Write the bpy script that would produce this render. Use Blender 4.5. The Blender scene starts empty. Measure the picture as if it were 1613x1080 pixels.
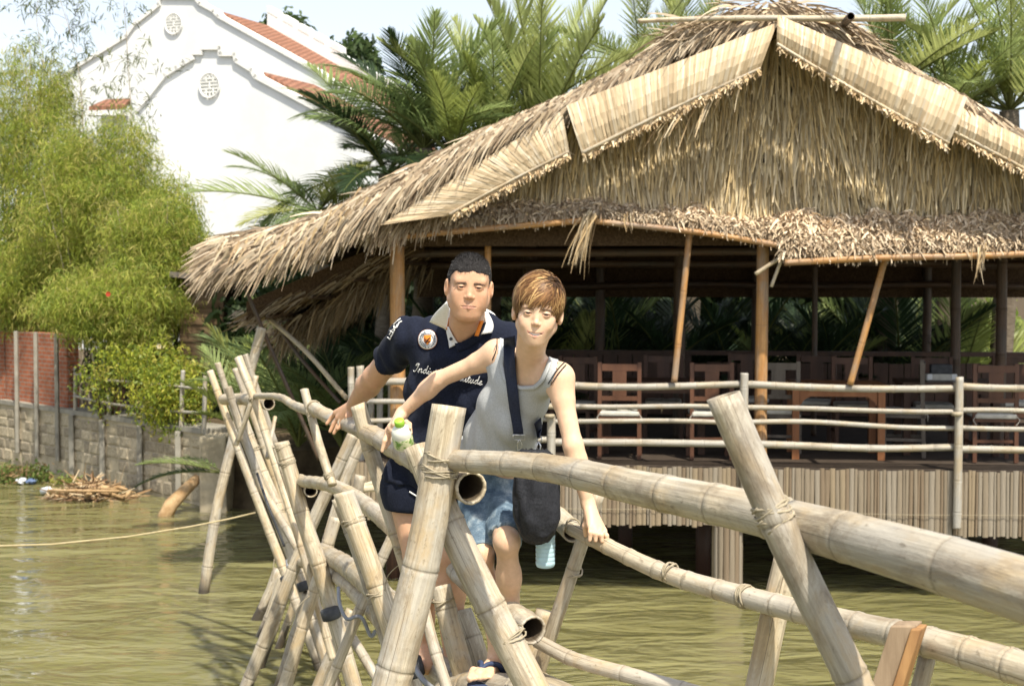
import bpy, bmesh, math, random
import numpy as np
from mathutils import Vector, Matrix
from mathutils.bvhtree import BVHTree

random.seed(7)
RNG = np.random.default_rng(11)
SC = bpy.context.scene
COL = SC.collection
PI = math.pi

# ------------------------------------------------------------------ camera
FPX, IMW, IMH, HORIZON = 2200.0, 1613.0, 1080.0, 450.0
CAMZ = 3.03
PITCH = math.atan((IMH / 2 - HORIZON) / FPX)
cam_data = bpy.data.cameras.new('camera')
cam = bpy.data.objects.new('camera', cam_data)
COL.objects.link(cam)
cam.location = (0, 0, CAMZ)
cam.rotation_euler = (PI / 2 - PITCH, 0, 0)
cam_data.sensor_width = 36.0
cam_data.lens = 36.0 * FPX / IMW
cam_data.clip_start = 0.05
cam_data.clip_end = 2000
cam_data.dof.use_dof = True
cam_data.dof.focus_distance = 4.6
cam_data.dof.aperture_fstop = 7.0
SC.camera = cam

# ------------------------------------------------------------------ sky, sun, exposure
SUN_AZ_RIGHT = math.radians(24)      # to the right of straight behind the camera
SUN_EL = math.radians(58)
sun_dir = Vector((math.sin(SUN_AZ_RIGHT) * math.cos(SUN_EL), -math.cos(SUN_AZ_RIGHT) * math.cos(SUN_EL), math.sin(SUN_EL)))
world = bpy.data.worlds.new('World')
SC.world = world
world.use_nodes = True
wn = world.node_tree
bg = wn.nodes['Background']
sky = wn.nodes.new('ShaderNodeTexSky')
sky.sky_type = 'NISHITA'
sky.sun_disc = False
sky.sun_elevation = SUN_EL
sky.sun_rotation = PI - SUN_AZ_RIGHT
sky.air_density = 1.0
sky.dust_density = 1.5
sky.ozone_density = 1.0
hs = wn.nodes.new('ShaderNodeHueSaturation')
hs.inputs['Saturation'].default_value = 0.45
hs.inputs['Value'].default_value = 1.0
wn.links.new(sky.outputs[0], hs.inputs['Color'])
wn.links.new(hs.outputs[0], bg.inputs['Color'])
bg.inputs['Strength'].default_value = 0.12
sun_data = bpy.data.lights.new('sun', 'SUN')
sun_data.energy = 3.7
sun_data.angle = math.radians(1.2)
sun_data.color = (1.0, 0.93, 0.79)
sun = bpy.data.objects.new('sun', sun_data)
COL.objects.link(sun)
sun.location = (10, -20, 30)
sun.rotation_euler = sun_dir.to_track_quat('Z', 'Y').to_euler()
SC.view_settings.view_transform = 'Standard'
SC.view_settings.look = 'None'
SC.view_settings.gamma = 1.0
SC.view_settings.exposure = 0.92
try:
    SC.cycles.max_bounces = 6
    SC.cycles.transparent_max_bounces = 8
    SC.cycles.use_denoising = True
except Exception:
    pass

# ------------------------------------------------------------------ helpers
def P(px, py, d):
    """world point on the sight line of photo pixel (px,py) at depth y = d"""
    v = Vector(((px - IMW / 2) / FPX, -(py - IMH / 2) / FPX, -1.0))
    v = cam.rotation_euler.to_matrix() @ v
    return Vector((0, 0, CAMZ)) + v * (d / v.y)

def tag(o, label=None, cat=None, group=None, kind=None):
    if label: o['label'] = label
    if cat: o['category'] = cat
    if group: o['group'] = group
    if kind: o['kind'] = kind
    return o

def link(o, parent=None):
    COL.objects.link(o)
    if parent is not None:
        o.parent = parent
    return o

def empty(name, loc=(0, 0, 0), rz=0.0, parent=None):
    o = bpy.data.objects.new(name, None)
    o.empty_display_size = 0.1
    o.location = loc
    o.rotation_euler = (0, 0, rz)
    return link(o, parent)

def mesh(name, V, F, col=None, uv=None, smooth=False):
    """V (n,3); F an (m,3)/(m,4) array, a list of such arrays, or a list of index lists; col (n,3); uv (n,2)"""
    me = bpy.data.meshes.new(name)
    V = np.asarray(V, dtype=np.float32).reshape(-1, 3)
    if isinstance(F, np.ndarray):
        F = [F]
    if len(F) and isinstance(F[0], np.ndarray):
        F = [f for f in F if len(f)]
        loops = np.concatenate([f.ravel() for f in F]).astype(np.int32)
        sizes = np.concatenate([np.full(len(f), f.shape[1], dtype=np.int32) for f in F])
    else:
        sizes = np.array([len(f) for f in F], dtype=np.int32)
        loops = np.array([i for f in F for i in f], dtype=np.int32)
    starts = np.concatenate([[0], np.cumsum(sizes)[:-1]]).astype(np.int32)
    me.vertices.add(len(V)); me.vertices.foreach_set('co', V.ravel())
    me.loops.add(len(loops)); me.loops.foreach_set('vertex_index', loops)
    me.polygons.add(len(sizes)); me.polygons.foreach_set('loop_start', starts)
    me.polygons.foreach_set('use_smooth', np.full(len(sizes), bool(smooth)))
    me.update(calc_edges=True)
    if uv is not None:
        l = me.uv_layers.new(name='UVMap')
        l.data.foreach_set('uv', np.asarray(uv, dtype=np.float32)[loops].ravel())
    if col is not None:
        a = me.color_attributes.new('Col', 'FLOAT_COLOR', 'POINT')
        c = np.ones((len(V), 4), dtype=np.float32)
        c[:, :3] = np.asarray(col, dtype=np.float32).reshape(-1, 3)
        a.data.foreach_set('color', c.ravel())
    me.validate()
    return me

def obj(name, me, mat=None, parent=None, loc=None, rot=None, scale=None):
    o = bpy.data.objects.new(name, me)
    if mat is not None and len(me.materials) == 0:
        me.materials.append(mat)
    if loc is not None: o.location = loc
    if rot is not None: o.rotation_euler = rot
    if scale is not None: o.scale = scale
    return link(o, parent)

def mk(name, V, F, mat, parent=None, col=None, uv=None, smooth=False):
    return obj(name, mesh(name, V, F, col, uv, smooth), mat, parent)

class MB:
    """collects simple solids into one mesh"""
    def __init__(s): s.v, s.f, s.c = [], [], []
    def add(s, V, F, c=(1, 1, 1)):
        b = len(s.v)
        s.v += [tuple(p) for p in V]; s.f += [[i + b for i in f] for f in F]; s.c += [tuple(c)] * len(V)
        return s
    def box(s, lo, hi, c=(1, 1, 1), M=None, bevel=0.0):
        x0, y0, z0 = lo; x1, y1, z1 = hi
        V = [Vector(p) for p in ((x0,y0,z0),(x1,y0,z0),(x1,y1,z0),(x0,y1,z0),(x0,y0,z1),(x1,y0,z1),(x1,y1,z1),(x0,y1,z1))]
        if M is not None: V = [M @ p for p in V]
        return s.add(V, [(0,3,2,1),(4,5,6,7),(0,1,5,4),(1,2,6,5),(2,3,7,6),(3,0,4,7)], c)
    def tube(s, pts, r, n=8, c=(1, 1, 1), cap=True):
        pts = [Vector(p) for p in pts]; m = len(pts)
        rs = r if isinstance(r, (list, tuple)) else [r] * m
        V, F = [], []
        up = None
        for i, p in enumerate(pts):
            t = (pts[min(i + 1, m - 1)] - pts[max(i - 1, 0)]).normalized()
            if up is None:
                up = t.orthogonal().normalized()
            a = (up - t * up.dot(t)).normalized(); up = a; b = t.cross(a)
            for k in range(n):
                th = 2 * PI * k / n
                V.append(p + (a * math.cos(th) + b * math.sin(th)) * rs[i])
        for i in range(m - 1):
            for k in range(n):
                k2 = (k + 1) % n
                F.append((i*n+k, i*n+k2, (i+1)*n+k2, (i+1)*n+k))
        if cap:
            F.append(tuple(range(n))[::-1]); F.append(tuple((m-1)*n + k for k in range(n)))
        return s.add(V, F, c)
    def lathe(s, prof, M=None, n=16, c=(1, 1, 1)):
        V, F = [], []
        for r, z in prof:
            for k in range(n):
                th = 2 * PI * k / n
                p = Vector((r * math.cos(th), r * math.sin(th), z))
                V.append(M @ p if M is not None else p)
        for i in range(len(prof) - 1):
            for k in range(n):
                k2 = (k + 1) % n
                F.append((i*n+k, i*n+k2, (i+1)*n+k2, (i+1)*n+k))
        F.append(tuple(range(n))[::-1]); F.append(tuple((len(prof)-1)*n + k for k in range(n)))
        return s.add(V, F, c)
    def build(s, name, mat, parent=None, smooth=False, bevel=0.0):
        me = mesh(name, s.v, s.f, s.c, None, smooth)
        o = obj(name, me, mat, parent)
        if bevel:
            m = o.modifiers.new('bevel', 'BEVEL'); m.width = bevel; m.segments = 2; m.limit_method = 'ANGLE'
        return o

def unit(a):
    return a / np.maximum(np.linalg.norm(a, axis=-1, keepdims=True), 1e-9)

def blades(p, d, side, L, W, seg=3, bend=None, taper=0.15, col=None, curl=None, prof=None):
    """n flat tapering strips. p,d,side,bend: (n,3); L,W: (n,). bend is added * t^2 * L. -> V,F,col,uv"""
    n = len(p)
    t = np.linspace(0, 1, seg + 1)
    if prof is None:
        prof = taper + (1 - taper) * (1 - t) ** 0.8
    C = p[:, None, :] + d[:, None, :] * (L[:, None, None] * t[None, :, None])
    if bend is not None:
        C = C + bend[:, None, :] * (L[:, None, None] * (t ** 2)[None, :, None])
    if curl is not None:
        C = C + side[:, None, :] * (curl[:, None, None] * np.sin(t * PI * 1.3)[None, :, None])
    S = side[:, None, :] * (W[:, None, None] * 0.5 * np.asarray(prof)[None, :, None])
    V = np.stack([C - S, C + S], axis=2).reshape(-1, 3)
    base = (np.arange(n) * (seg + 1) * 2)[:, None] + (np.arange(seg) * 2)[None, :]
    F = np.stack([base, base + 1, base + 3, base + 2], axis=-1).reshape(-1, 4)
    c = None if col is None else np.repeat(col, (seg + 1) * 2, axis=0)
    uv = np.stack([np.tile([0.0, 1.0], n * (seg + 1)), np.tile(np.repeat(t, 2), n)], axis=-1)
    return V, F, c, uv

def merge(parts):
    Vs, Fs, Cs, b = [], [], [], 0
    for V, F, C in parts:
        Vs.append(V); Cs.append(C)
        Fs.append(F + b)
        b += len(V)
    out = []
    for k in (3, 4):
        g = [f for f in Fs if f.shape[1] == k]
        if g: out.append(np.concatenate(g))
    return np.concatenate(Vs), out, np.concatenate(Cs)

def smoothstep(a, b, x):
    t = np.clip((x - a) / (b - a), 0, 1)
    return t * t * (3 - 2 * t)

# ------------------------------------------------------------------ materials
class NT:
    def __init__(s, name):
        s.m = bpy.data.materials.new(name); s.m.use_nodes = True
        s.t = s.m.node_tree; s.n = s.t.nodes; s.b = s.n['Principled BSDF']
    def node(s, typ, **kw):
        nd = s.n.new(typ)
        for k, v in kw.items():
            if k in nd.inputs.keys() if not hasattr(nd, k) else False: nd.inputs[k].default_value = v
            else: setattr(nd, k, v)
        return nd
    def lk(s, a, b): s.t.links.new(a, b); return b
    def coord(s, which='Object', scale=(1, 1, 1)):
        tc = s.n.new('ShaderNodeTexCoord'); mp = s.n.new('ShaderNodeMapping')
        mp.inputs['Scale'].default_value = scale
        s.lk(tc.outputs[which], mp.inputs['Vector']); return mp.outputs[0]
    def noise(s, vec, scale=5, detail=4, rough=0.6, dist=0.0):
        nd = s.n.new('ShaderNodeTexNoise'); s.lk(vec, nd.inputs['Vector'])
        nd.inputs['Scale'].default_value = scale; nd.inputs['Detail'].default_value = detail
        nd.inputs['Roughness'].default_value = rough; nd.inputs['Distortion'].default_value = dist
        return nd.outputs['Fac']
    def ramp(s, fac, stops):
        nd = s.n.new('ShaderNodeValToRGB'); s.lk(fac, nd.inputs['Fac'])
        e = nd.color_ramp.elements
        while len(e) < len(stops): e.new(0.5)
        for el, (p, c) in zip(e, stops):
            el.position = p; el.color = (*c, 1) if len(c) == 3 else c
        return nd.outputs['Color']
    def mix(s, a, b, fac, mode='MIX'):
        nd = s.n.new('ShaderNodeMix'); nd.data_type = 'RGBA'; nd.blend_type = mode
        for sock, v in ((nd.inputs[6], a), (nd.inputs[7], b), (nd.inputs[0], fac)):
            if hasattr(v, 'is_linked') or isinstance(v, bpy.types.NodeSocket): s.lk(v, sock)
            elif isinstance(v, (int, float)): sock.default_value = v
            else: sock.default_value = (*v, 1)
        return nd.outputs[2]
    def math(s, op, a, b=0.0):
        nd = s.n.new('ShaderNodeMath'); nd.operation = op
        for sock, v in ((nd.inputs[0], a), (nd.inputs[1], b)):
            if isinstance(v, bpy.types.NodeSocket): s.lk(v, sock)
            else: sock.default_value = v
        return nd.outputs[0]
    def vcol(s, name='Col'):
        nd = s.n.new('ShaderNodeAttribute'); nd.attribute_name = name; return nd.outputs['Color']
    def rnd(s):
        return s.n.new('ShaderNodeObjectInfo').outputs['Random']
    def bump(s, h, strength=0.3, dist=0.01):
        nd = s.n.new('ShaderNodeBump'); s.lk(h, nd.inputs['Height'])
        nd.inputs['Strength'].default_value = strength; nd.inputs['Distance'].default_value = dist
        s.lk(nd.outputs[0], s.b.inputs['Normal']); return nd
    def out(s, color=None, rough=0.7, spec=0.3, **kw):
        if color is not None:
            if isinstance(color, bpy.types.NodeSocket): s.lk(color, s.b.inputs['Base Color'])
            else: s.b.inputs['Base Color'].default_value = (*color, 1)
        if isinstance(rough, bpy.types.NodeSocket): s.lk(rough, s.b.inputs['Roughness'])
        else: s.b.inputs['Roughness'].default_value = rough
        s.b.inputs['Specular IOR Level'].default_value = spec
        for k, v in kw.items():
            s.b.inputs[k.replace('_', ' ')].default_value = v
        return s.m

MAT = {}
def mottled(name, c0, c1, scale=6, rough=0.8, spec=0.25, stretch=(1, 1, 1), bump=0.2, bdist=0.005, detail=5):
    t = NT(name); v = t.coord('Object', stretch)
    f = t.noise(v, scale, detail, 0.65)
    t.bump(f, bump, bdist)
    MAT[name] = t.out(t.ramp(f, [(0.32, c0), (0.68, c1)]), rough, spec)
    return MAT[name]

def vcol_mat(name, rough=0.75, spec=0.2, noise_scale=0, amount=0.35, translucent=0.0, stretch=(1, 1, 1)):
    t = NT(name); c = t.vcol()
    if noise_scale:
        f = t.noise(t.coord('Object', stretch), noise_scale, 4, 0.6)
        c = t.mix(c, t.ramp(f, [(0.3, (1 - amount,) * 3), (0.7, (1 + amount * 0.4,) * 3)]), 1.0, 'MULTIPLY')
    m = t.out(c, rough, spec)
    if translucent:
        tr = t.n.new('ShaderNodeBsdfTranslucent'); mx = t.n.new('ShaderNodeMixShader')
        t.lk(c, tr.inputs['Color']); mx.inputs[0].default_value = translucent
        t.lk(t.b.outputs[0], mx.inputs[1]); t.lk(tr.outputs[0], mx.inputs[2])
        t.lk(mx.outputs[0], t.n['Material Output'].inputs['Surface'])
    MAT[name] = m
    return m

# bamboo: uv = (around in m, along in m), Col.r = closeness to a node ring, Col.g = hollow inside
def bamboo_mat(name, pale, mid, dark, rough=0.45, ring=0.5, blotch=0.5):
    t = NT(name)
    uvn = t.n.new('ShaderNodeUVMap'); 
    def uvmap(sc, off=True):
        mp = t.n.new('ShaderNodeMapping'); t.lk(uvn.outputs[0], mp.inputs[0]); mp.inputs['Scale'].default_value = sc
        if off:
            r = t.rnd(); cb = t.n.new('ShaderNodeCombineXYZ')
            t.lk(t.math('MULTIPLY', r, 37.0), cb.inputs[0]); t.lk(t.math('MULTIPLY', r, 91.0), cb.inputs[1])
            t.lk(cb.outputs[0], mp.inputs['Location'])
        return mp.outputs[0]
    streak = t.noise(uvmap((75, 2.0, 1)), 1.0, 6, 0.7, 0.4)
    big = t.noise(uvmap((11, 4.5, 1)), 1.0, 6, 0.7, 0.8)
    spots = t.noise(uvmap((55, 26, 1)), 1.0, 4, 0.65)
    grey = t.noise(uvmap((6, 1.6, 1)), 1.0, 3, 0.6, 0.5)
    c = t.ramp(streak, [(0.30, tuple(x * 0.62 for x in mid)), (0.46, mid), (0.62, pale)])
    g_ = sum(mid) / 3 * 1.05
    c = t.mix(c, (g_, g_ * .98, g_ * .93), t.math('MULTIPLY', t.ramp(grey, [(0.42, (0, 0, 0)), (0.62, (1, 1, 1))]), 0.55))
    tan = t.noise(uvmap((7, 3.0, 1)), 1.3, 4, 0.65, 0.7)
    c = t.mix(c, (mid[0] * 1.0, mid[1] * .84, mid[2] * .58), t.math('MULTIPLY', t.ramp(tan, [(0.48, (0, 0, 0)), (0.66, (1, 1, 1))]), 0.6))
    crack = t.noise(uvmap((170, 0.8, 1)), 1.0, 2, 0.5)
    c = t.mix(c, tuple(x * .35 for x in dark), t.math('MULTIPLY', t.ramp(crack, [(0.665, (0, 0, 0)), (0.70, (1, 1, 1))]), 0.75))
    smear = t.noise(uvmap((16, 1.3, 1)), 1.0, 6, 0.75, 1.0)
    c = t.mix(c, tuple(x * .8 for x in dark), t.math('MULTIPLY', t.ramp(smear, [(0.52, (0, 0, 0)), (0.66, (1, 1, 1))]), 0.5))
    bl = t.ramp(big, [(0.54 - 0.06 * blotch, (0, 0, 0)), (0.70, (1, 1, 1))])
    c = t.mix(c, dark, t.math('MULTIPLY', bl, min(1.0, blotch * 1.15)))
    sp = t.ramp(spots, [(0.60, (0, 0, 0)), (0.70, (1, 1, 1))])
    c = t.mix(c, tuple(x * .7 for x in dark), t.math('MULTIPLY', sp, 0.6))
    sep = t.n.new('ShaderNodeSeparateColor'); t.lk(t.vcol(), sep.inputs[0])
    c = t.mix(c, tuple(x * 0.55 for x in dark), t.math('MULTIPLY', sep.outputs[0], ring))
    c = t.mix(c, (0.035, 0.022, 0.012), sep.outputs[1])
    c = t.mix(c, (0.03, 0.022, 0.014), sep.outputs[2])
    t.bump(t.math('ADD', t.math('MULTIPLY', streak, 1.0), spots), 0.6, 0.004)
    MAT[name] = t.out(c, t.math('ADD', t.math('MULTIPLY', big, 0.35), rough - 0.15), 0.4)
    return MAT[name]

bamboo_mat('bamboo_grey', (0.54, 0.47, 0.35), (0.40, 0.335, 0.235), (0.18, 0.14, 0.095), blotch=0.75)
bamboo_mat('bamboo_pale', (0.64, 0.555, 0.40), (0.48, 0.395, 0.27), (0.22, 0.165, 0.105), blotch=0.65)
bamboo_mat('bamboo_gold', (0.5, 0.28, 0.11), (0.4, 0.21, 0.075), (0.2, 0.1, 0.04), rough=0.4, blotch=0.3, ring=0.5)
bamboo_mat('bamboo_brown', (0.12, 0.075, 0.042), (0.085, 0.05, 0.03), (0.04, 0.025, 0.017), blotch=0.3)
bamboo_mat('stick_white', (0.45, 0.41, 0.345), (0.35, 0.315, 0.255), (0.27, 0.23, 0.18), ring=0.25, blotch=0.35)
vcol_mat('thatch', 0.85, 0.15)
vcol_mat('leaf', 0.45, 0.35, translucent=0.48)
vcol_mat('leaf_soft', 0.55, 0.25, translucent=0.5)
vcol_mat('plain', 0.7, 0.25, noise_scale=9, amount=0.25)
mottled('rope', (0.27, 0.225, 0.15), (0.4, 0.345, 0.25), 60)
mottled('dark_wood', (0.04, 0.018, 0.01), (0.085, 0.038, 0.021), 7, 0.5, 0.4, (1, 1, 0.15))
mottled('red_wood', (0.065, 0.027, 0.014), (0.12, 0.052, 0.028), 7, 0.45, 0.4, (1, 1, 0.15))
mottled('grey_wood', (0.1, 0.085, 0.07), (0.18, 0.155, 0.13), 9, 0.8, 0.2, (1, 1, 0.15))
mottled('cushion', (0.45, 0.43, 0.38), (0.58, 0.56, 0.5), 14, 0.9)
mottled('grey_pipe', (0.17, 0.18, 0.2), (0.25, 0.26, 0.285), 20, 0.5, 0.4)
mottled('rubber', (0.03, 0.032, 0.037), (0.07, 0.073, 0.08), 20, 0.6, 0.3)

def bamboo(name, pts, r0, r1=None, mat='bamboo_grey', parent=None, node=0.3, hollow=(False, False), sides=14, wob=0.012, rings=True, bumpy=1.07, sub=1, wet=None):
    """a bamboo pole along pts (world or parent-local Vectors) tapering r0 -> r1, node rings every `node` m"""
    r1 = r0 if r1 is None else r1
    pts = [Vector(p) for p in pts]
    rnd = random.Random(hash((round(pts[0].x, 3), round(pts[0].z, 3), round(pts[-1].x, 3))) & 0xffff)
    cum = [0.0]
    for a, b in zip(pts, pts[1:]): cum.append(cum[-1] + (b - a).length)
    Lt = cum[-1]
    def pos(s):
        s = min(max(s, 0), Lt)
        for i in range(len(pts) - 1):
            if s <= cum[i + 1] or i == len(pts) - 2:
                u = (s - cum[i]) / max(cum[i + 1] - cum[i], 1e-6)
                p1 = pts[i]; p2 = pts[i + 1]
                if len(pts) == 2: return p1.lerp(p2, u)
                h = cum[i + 1] - cum[i]; a0 = max(i - 1, 0); b1 = min(i + 2, len(pts) - 1)
                m1 = (p2 - pts[a0]) / max(cum[i + 1] - cum[a0], 1e-6) * h; m2 = (pts[b1] - p1) / max(cum[b1] - cum[i], 1e-6) * h
                return p1 * (2*u**3 - 3*u*u + 1) + m1 * (u**3 - 2*u*u + u) + p2 * (3*u*u - 2*u**3) + m2 * (u**3 - u*u)
    st = []          # (s, radius factor, ring)
    if rings:
        s = rnd.uniform(0.25, 0.9) * node
        nodes = []
        while s < Lt - 0.02:
            nodes.append(s); s += node * rnd.uniform(0.8, 1.2)
        prev = 0.0
        for nd in nodes + [Lt]:
            for u in (0.12, 0.5, 0.88): st.append((prev + (nd - prev) * u, 1.0, 0.0))
            if nd < Lt:
                e = 0.010 + 0.06 * r0
                st += [(nd - 1.6*e, 1.0, 0.03), (nd - 0.45*e, bumpy, 0.06), (nd - .1*e, 1.0, 0.75), (nd + .08*e, 0.985, 0.9), (nd + 0.4*e, bumpy * 0.985, 0.1), (nd + 1.8*e, 0.99, 0.03)]
            prev = nd
    else:
        k = max(2, int(Lt / 0.25))
        st = [(Lt * (i + 0.5) / k, 1 + rnd.uniform(-0.08, 0.1), rnd.random() * 0.4) for i in range(k)]
    st = [(0.0, 1.0, 0.0)] + sorted([q for q in st if 0.004 < q[0] < Lt - 0.004]) + [(Lt, 1.0, 0.0)]
    V, Cc, UV, F = [], [], [], []
    n = sides
    ph = [rnd.uniform(0, 6.28) for _ in range(4)]
    ax0 = (pts[-1] - pts[0]).normalized()
    w1 = ax0.orthogonal().normalized(); w2 = ax0.cross(w1)
    up = w1
    def ring(s, rad, ringv, inside=0.0, shift=0.0):
        nonlocal up
        t = (pos(s + 0.02) - pos(s - 0.02)).normalized()
        a = (up - t * up.dot(t)).normalized(); up = a; b = t.cross(a)
        p = pos(s) + (w1 * math.sin(s * 2.1 + ph[0]) + w2 * math.sin(s * 1.7 + ph[1])) * wob
        base = len(V)
        wetv = 0.0
        for k in range(n):
            th = 2 * PI * k / n
            rr = rad * (1 + 0.03 * math.sin(2 * th + ph[2]) + 0.015 * math.sin(3 * th + ph[3] + s))
            q = p + (a * math.cos(th) + b * math.sin(th)) * rr + t * shift * math.sin(th + ph[2])
            V.append(q); UV.append((min(k, n - k) * 2 * PI * r0 / n + (0.004 * s), s))
            wetv = 0.9 if (wet is not None and q.z < wet + 0.05 * math.sin(th * 2 + ph[0])) else 0.0
            Cc.append((ringv, inside, wetv))
        return base
    def bridge(a, b):
        for k in range(n):
            k2 = (k + 1) % n
            F.append((a + k, a + k2, b + k2, b + k))
    rad = lambda s: r0 + (r1 - r0) * s / Lt
    prev = None
    for i, (s, f, rv) in enumerate(st):
        sh = 0.12 * r0 if (i == 0 or i == len(st) - 1) else 0
        b = ring(s, rad(s) * f, rv, 0, sh)
        if prev is not None: bridge(prev, b)
        else: first = b
        prev = b
    last = prev
    for end, hol, s0, sg, bs in ((0, hollow[0], 0.0, 1, first), (1, hollow[1], Lt, -1, last)):
        if hol:
            i1 = ring(s0 + sg * 0.001, rad(s0) * 0.84, 0.55, 0.0, 0.12 * r0)
            i2 = ring(s0 + sg * 0.02, rad(s0) * 0.82, 0.8, 0.8)
            i3 = ring(s0 + sg * min(0.16, 0.4 * Lt), rad(s0) * 0.80, 1, 1.0)
            seqs = [(bs, i1), (i1, i2), (i2, i3)]
            for A, B in seqs:
                for k in range(n):
                    k2 = (k + 1) % n
                    F.append((A + k2, A + k, B + k, B + k2) if end == 0 else (A + k, A + k2, B + k2, B + k))
            F.append(tuple(i3 + k for k in range(n)))
        else:
            c = tuple(bs + k for k in range(n)); F.append(c[::-1] if end == 0 else c)
    return obj(name, mesh(name, V, F, Cc, UV, True), MAT[mat], parent)

def lashing(center, axis, r, parent=None, turns=3, thick=0.003, width=0.022, mat='rope', tail=False):
    """cord wound round a pole"""
    axis = Vector(axis).normalized(); a = axis.orthogonal().normalized(); b = axis.cross(a)
    pts = []
    n = 12
    for i in range(turns * n + 1):
        th = 2 * PI * i / n
        wob = 1 + 0.02 * math.sin(i * 1.7)
        pts.append(Vector(center) + (a * math.cos(th) + b * math.sin(th)) * (r * .965 + thick * 0.5) * wob + axis * (width * (i / (turns * n) - 0.5) + 0.008 * math.sin(th + i * 0.3)))
    if tail:
        e = pts[-1]
        pts += [e + a * 0.03 + Vector((0, 0, -0.03)), e + a * 0.04 + b * 0.03 + Vector((0, -0.01, -0.08))]
    return MB().tube(pts, thick, 6).build('lashing', MAT[mat], parent, True)
# ================================================================== water, land
def water_mat():
    t = NT('water')
    n1 = t.noise(t.coord('Object', (0.95, 1.9, 1)), 1.0, 3, 0.55, 0.6); n2 = t.noise(t.coord('Object', (2.4, 5.5, 1)), 1.5, 2, 0.55, 0.5)
    big = t.noise(t.coord('Object', (0.16, 0.3, 1)), 1.0, 2, 0.5)
    amp = t.ramp(big, [(0.35, (0.45,) * 3), (0.65, (1, 1, 1))])
    h = t.math('MULTIPLY', t.math('ADD', n1, t.math('MULTIPLY', n2, 0.2)), amp)
    t.bump(h, 1.0, 0.2)
    c = t.ramp(t.noise(t.coord('Object', (0.5, 0.9, 1)), 0.8, 3, 0.6), [(0.35, (0.138, 0.128, 0.052)), (0.65, (0.188, 0.175, 0.08))])
    t.out(c, 0.03, 0.5)
    t.b.inputs['Subsurface Weight'].default_value = 1.0
    t.b.inputs['Subsurface Radius'].default_value = (1.0, 0.9, 0.5)
    t.b.inputs['Subsurface Scale'].default_value = 0.25
    t.b.inputs['IOR'].default_value = 1.33
    return t.m
MAT['water'] = water_mat()
gx = [-400, -60, -20, 20, 60, 400]
wv = [(-400, -60, 0), (400, -60, 0), (400, 60, 0), (-400, 60, 0)]
tag(mk('water', wv, [(0, 1, 2, 3)], MAT['water']), kind='structure')

# land: bank line (x, y, top z), then back to the horizon
mottled('earth', (0.05, 0.036, 0.022), (0.12, 0.09, 0.055), 3, 0.95, 0.1, bump=0.6, bdist=0.05)
bank = [(-420, 60, 1.0), (-60, 40, 0.95), (-16, 28.6, 0.9), (-8.87, 24.5, 0.86), (-4.3, 19.4, 0.97), (-3.0, 18.6, 0.8), (-1.2, 19.6, 0.85), (1.5, 19.6, 0.85), (5, 19.4, 0.85), (9, 18.8, 0.85), (14, 17, 0.9), (60, 10, 1.0), (420, 10, 1.0)]
V, F = [], []
for x, y, z in bank:
    V += [(x, y - 0.5, -0.8), (x, y - 0.05, 0.2), (x, y + 0.15, z), (x, y + 3, z + 0.12), (x * 1.5, 700, z)]
for i in range(len(bank) - 1):
    for k in range(4):
        a = i * 5 + k; b = a + 5
        F.append((a, b, b + 1, a + 1))
tag(mk('riverbank', V, F, MAT['earth']), kind='structure')

# ================================================================== foliage builders
def leaf_cloud(n_spray, per, pts_fn, ll, lw, cols, down=0.5, spread=0.18, seg=2):
    """sprays of small leaves: pts_fn(n) -> (n,3) centres"""
    C = pts_fn(n_spray)
    C = np.repeat(C, per, axis=0)
    n = len(C)
    d = RNG.normal(size=(n, 3)); d[:, 2] -= down
    d = unit(d)
    p = C + RNG.normal(size=(n, 3)) * spread
    s = unit(np.cross(d, RNG.normal(size=(n, 3))))
    L = ll * RNG.uniform(0.6, 1.35, n); W = lw * RNG.uniform(0.7, 1.3, n)
    cols = np.asarray(cols)
    base = cols[RNG.integers(0, len(cols), n_spray)]
    c = np.repeat(base, per, axis=0) * RNG.uniform(0.7, 1.25, (n, 1))
    bend = np.zeros((n, 3)); bend[:, 2] = -0.25
    prof = [0.35, 1.0, 0.08] if seg == 2 else None
    V, F, cc, _ = blades(p, d, s, L, W, seg, bend, 0.1, c, None, prof)
    return V, F, cc

def ellipsoid_pts(c, r, shell=0.5):
    def f(n):
        u = unit(RNG.normal(size=(n, 3)))
        rad = RNG.uniform(0, 1, n) ** (1 / 3 * (1 - shell) + 0.12)
        q = u * rad[:, None]
        # uneven outline
        lump = 1 + 0.16 * np.sin(u[:, 0] * 5 + c[0] * 3) + 0.13 * np.sin(u[:, 2] * 7 + c[2] * 5 + u[:, 1] * 3)
        return np.array(c) + q * np.array(r) * lump[:, None]
    return f

# ================================================================== white building
mottled('white_wall', (0.7, 0.715, 0.705), (0.84, 0.84, 0.82), 0.7, 0.8, 0.2, bump=0.05)
mottled('cream_trim', (0.72, 0.715, 0.68), (0.82, 0.81, 0.77), 2.5, 0.8, 0.2)
def tile_mat():
    t = NT('roof_tile')
    v = t.coord('Object', (1, 1, 1))
    w = t.n.new('ShaderNodeTexWave'); w.wave_type = 'BANDS'; w.bands_direction = 'X'
    t.lk(v, w.inputs['Vector']); w.inputs['Scale'].default_value = 2.2; w.inputs['Distortion'].default_value = 1.2; w.inputs['Detail'].default_value = 2
    n = t.noise(v, 5, 5, 0.7)
    c = t.ramp(n, [(0.3, (0.2, 0.095, 0.06)), (0.6, (0.31, 0.15, 0.095)), (0.8, (0.38, 0.22, 0.15))])
    c = t.mix(c, t.ramp(w.outputs['Fac'], [(0.0, (0.72,) * 3), (0.6, (1.05,) * 3)]), 1.0, 'MULTIPLY')
    t.bump(w.outputs['Fac'], 0.7, 0.05)
    MAT['roof_tile'] = t.out(c, 0.85, 0.2)
tile_mat()

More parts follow.
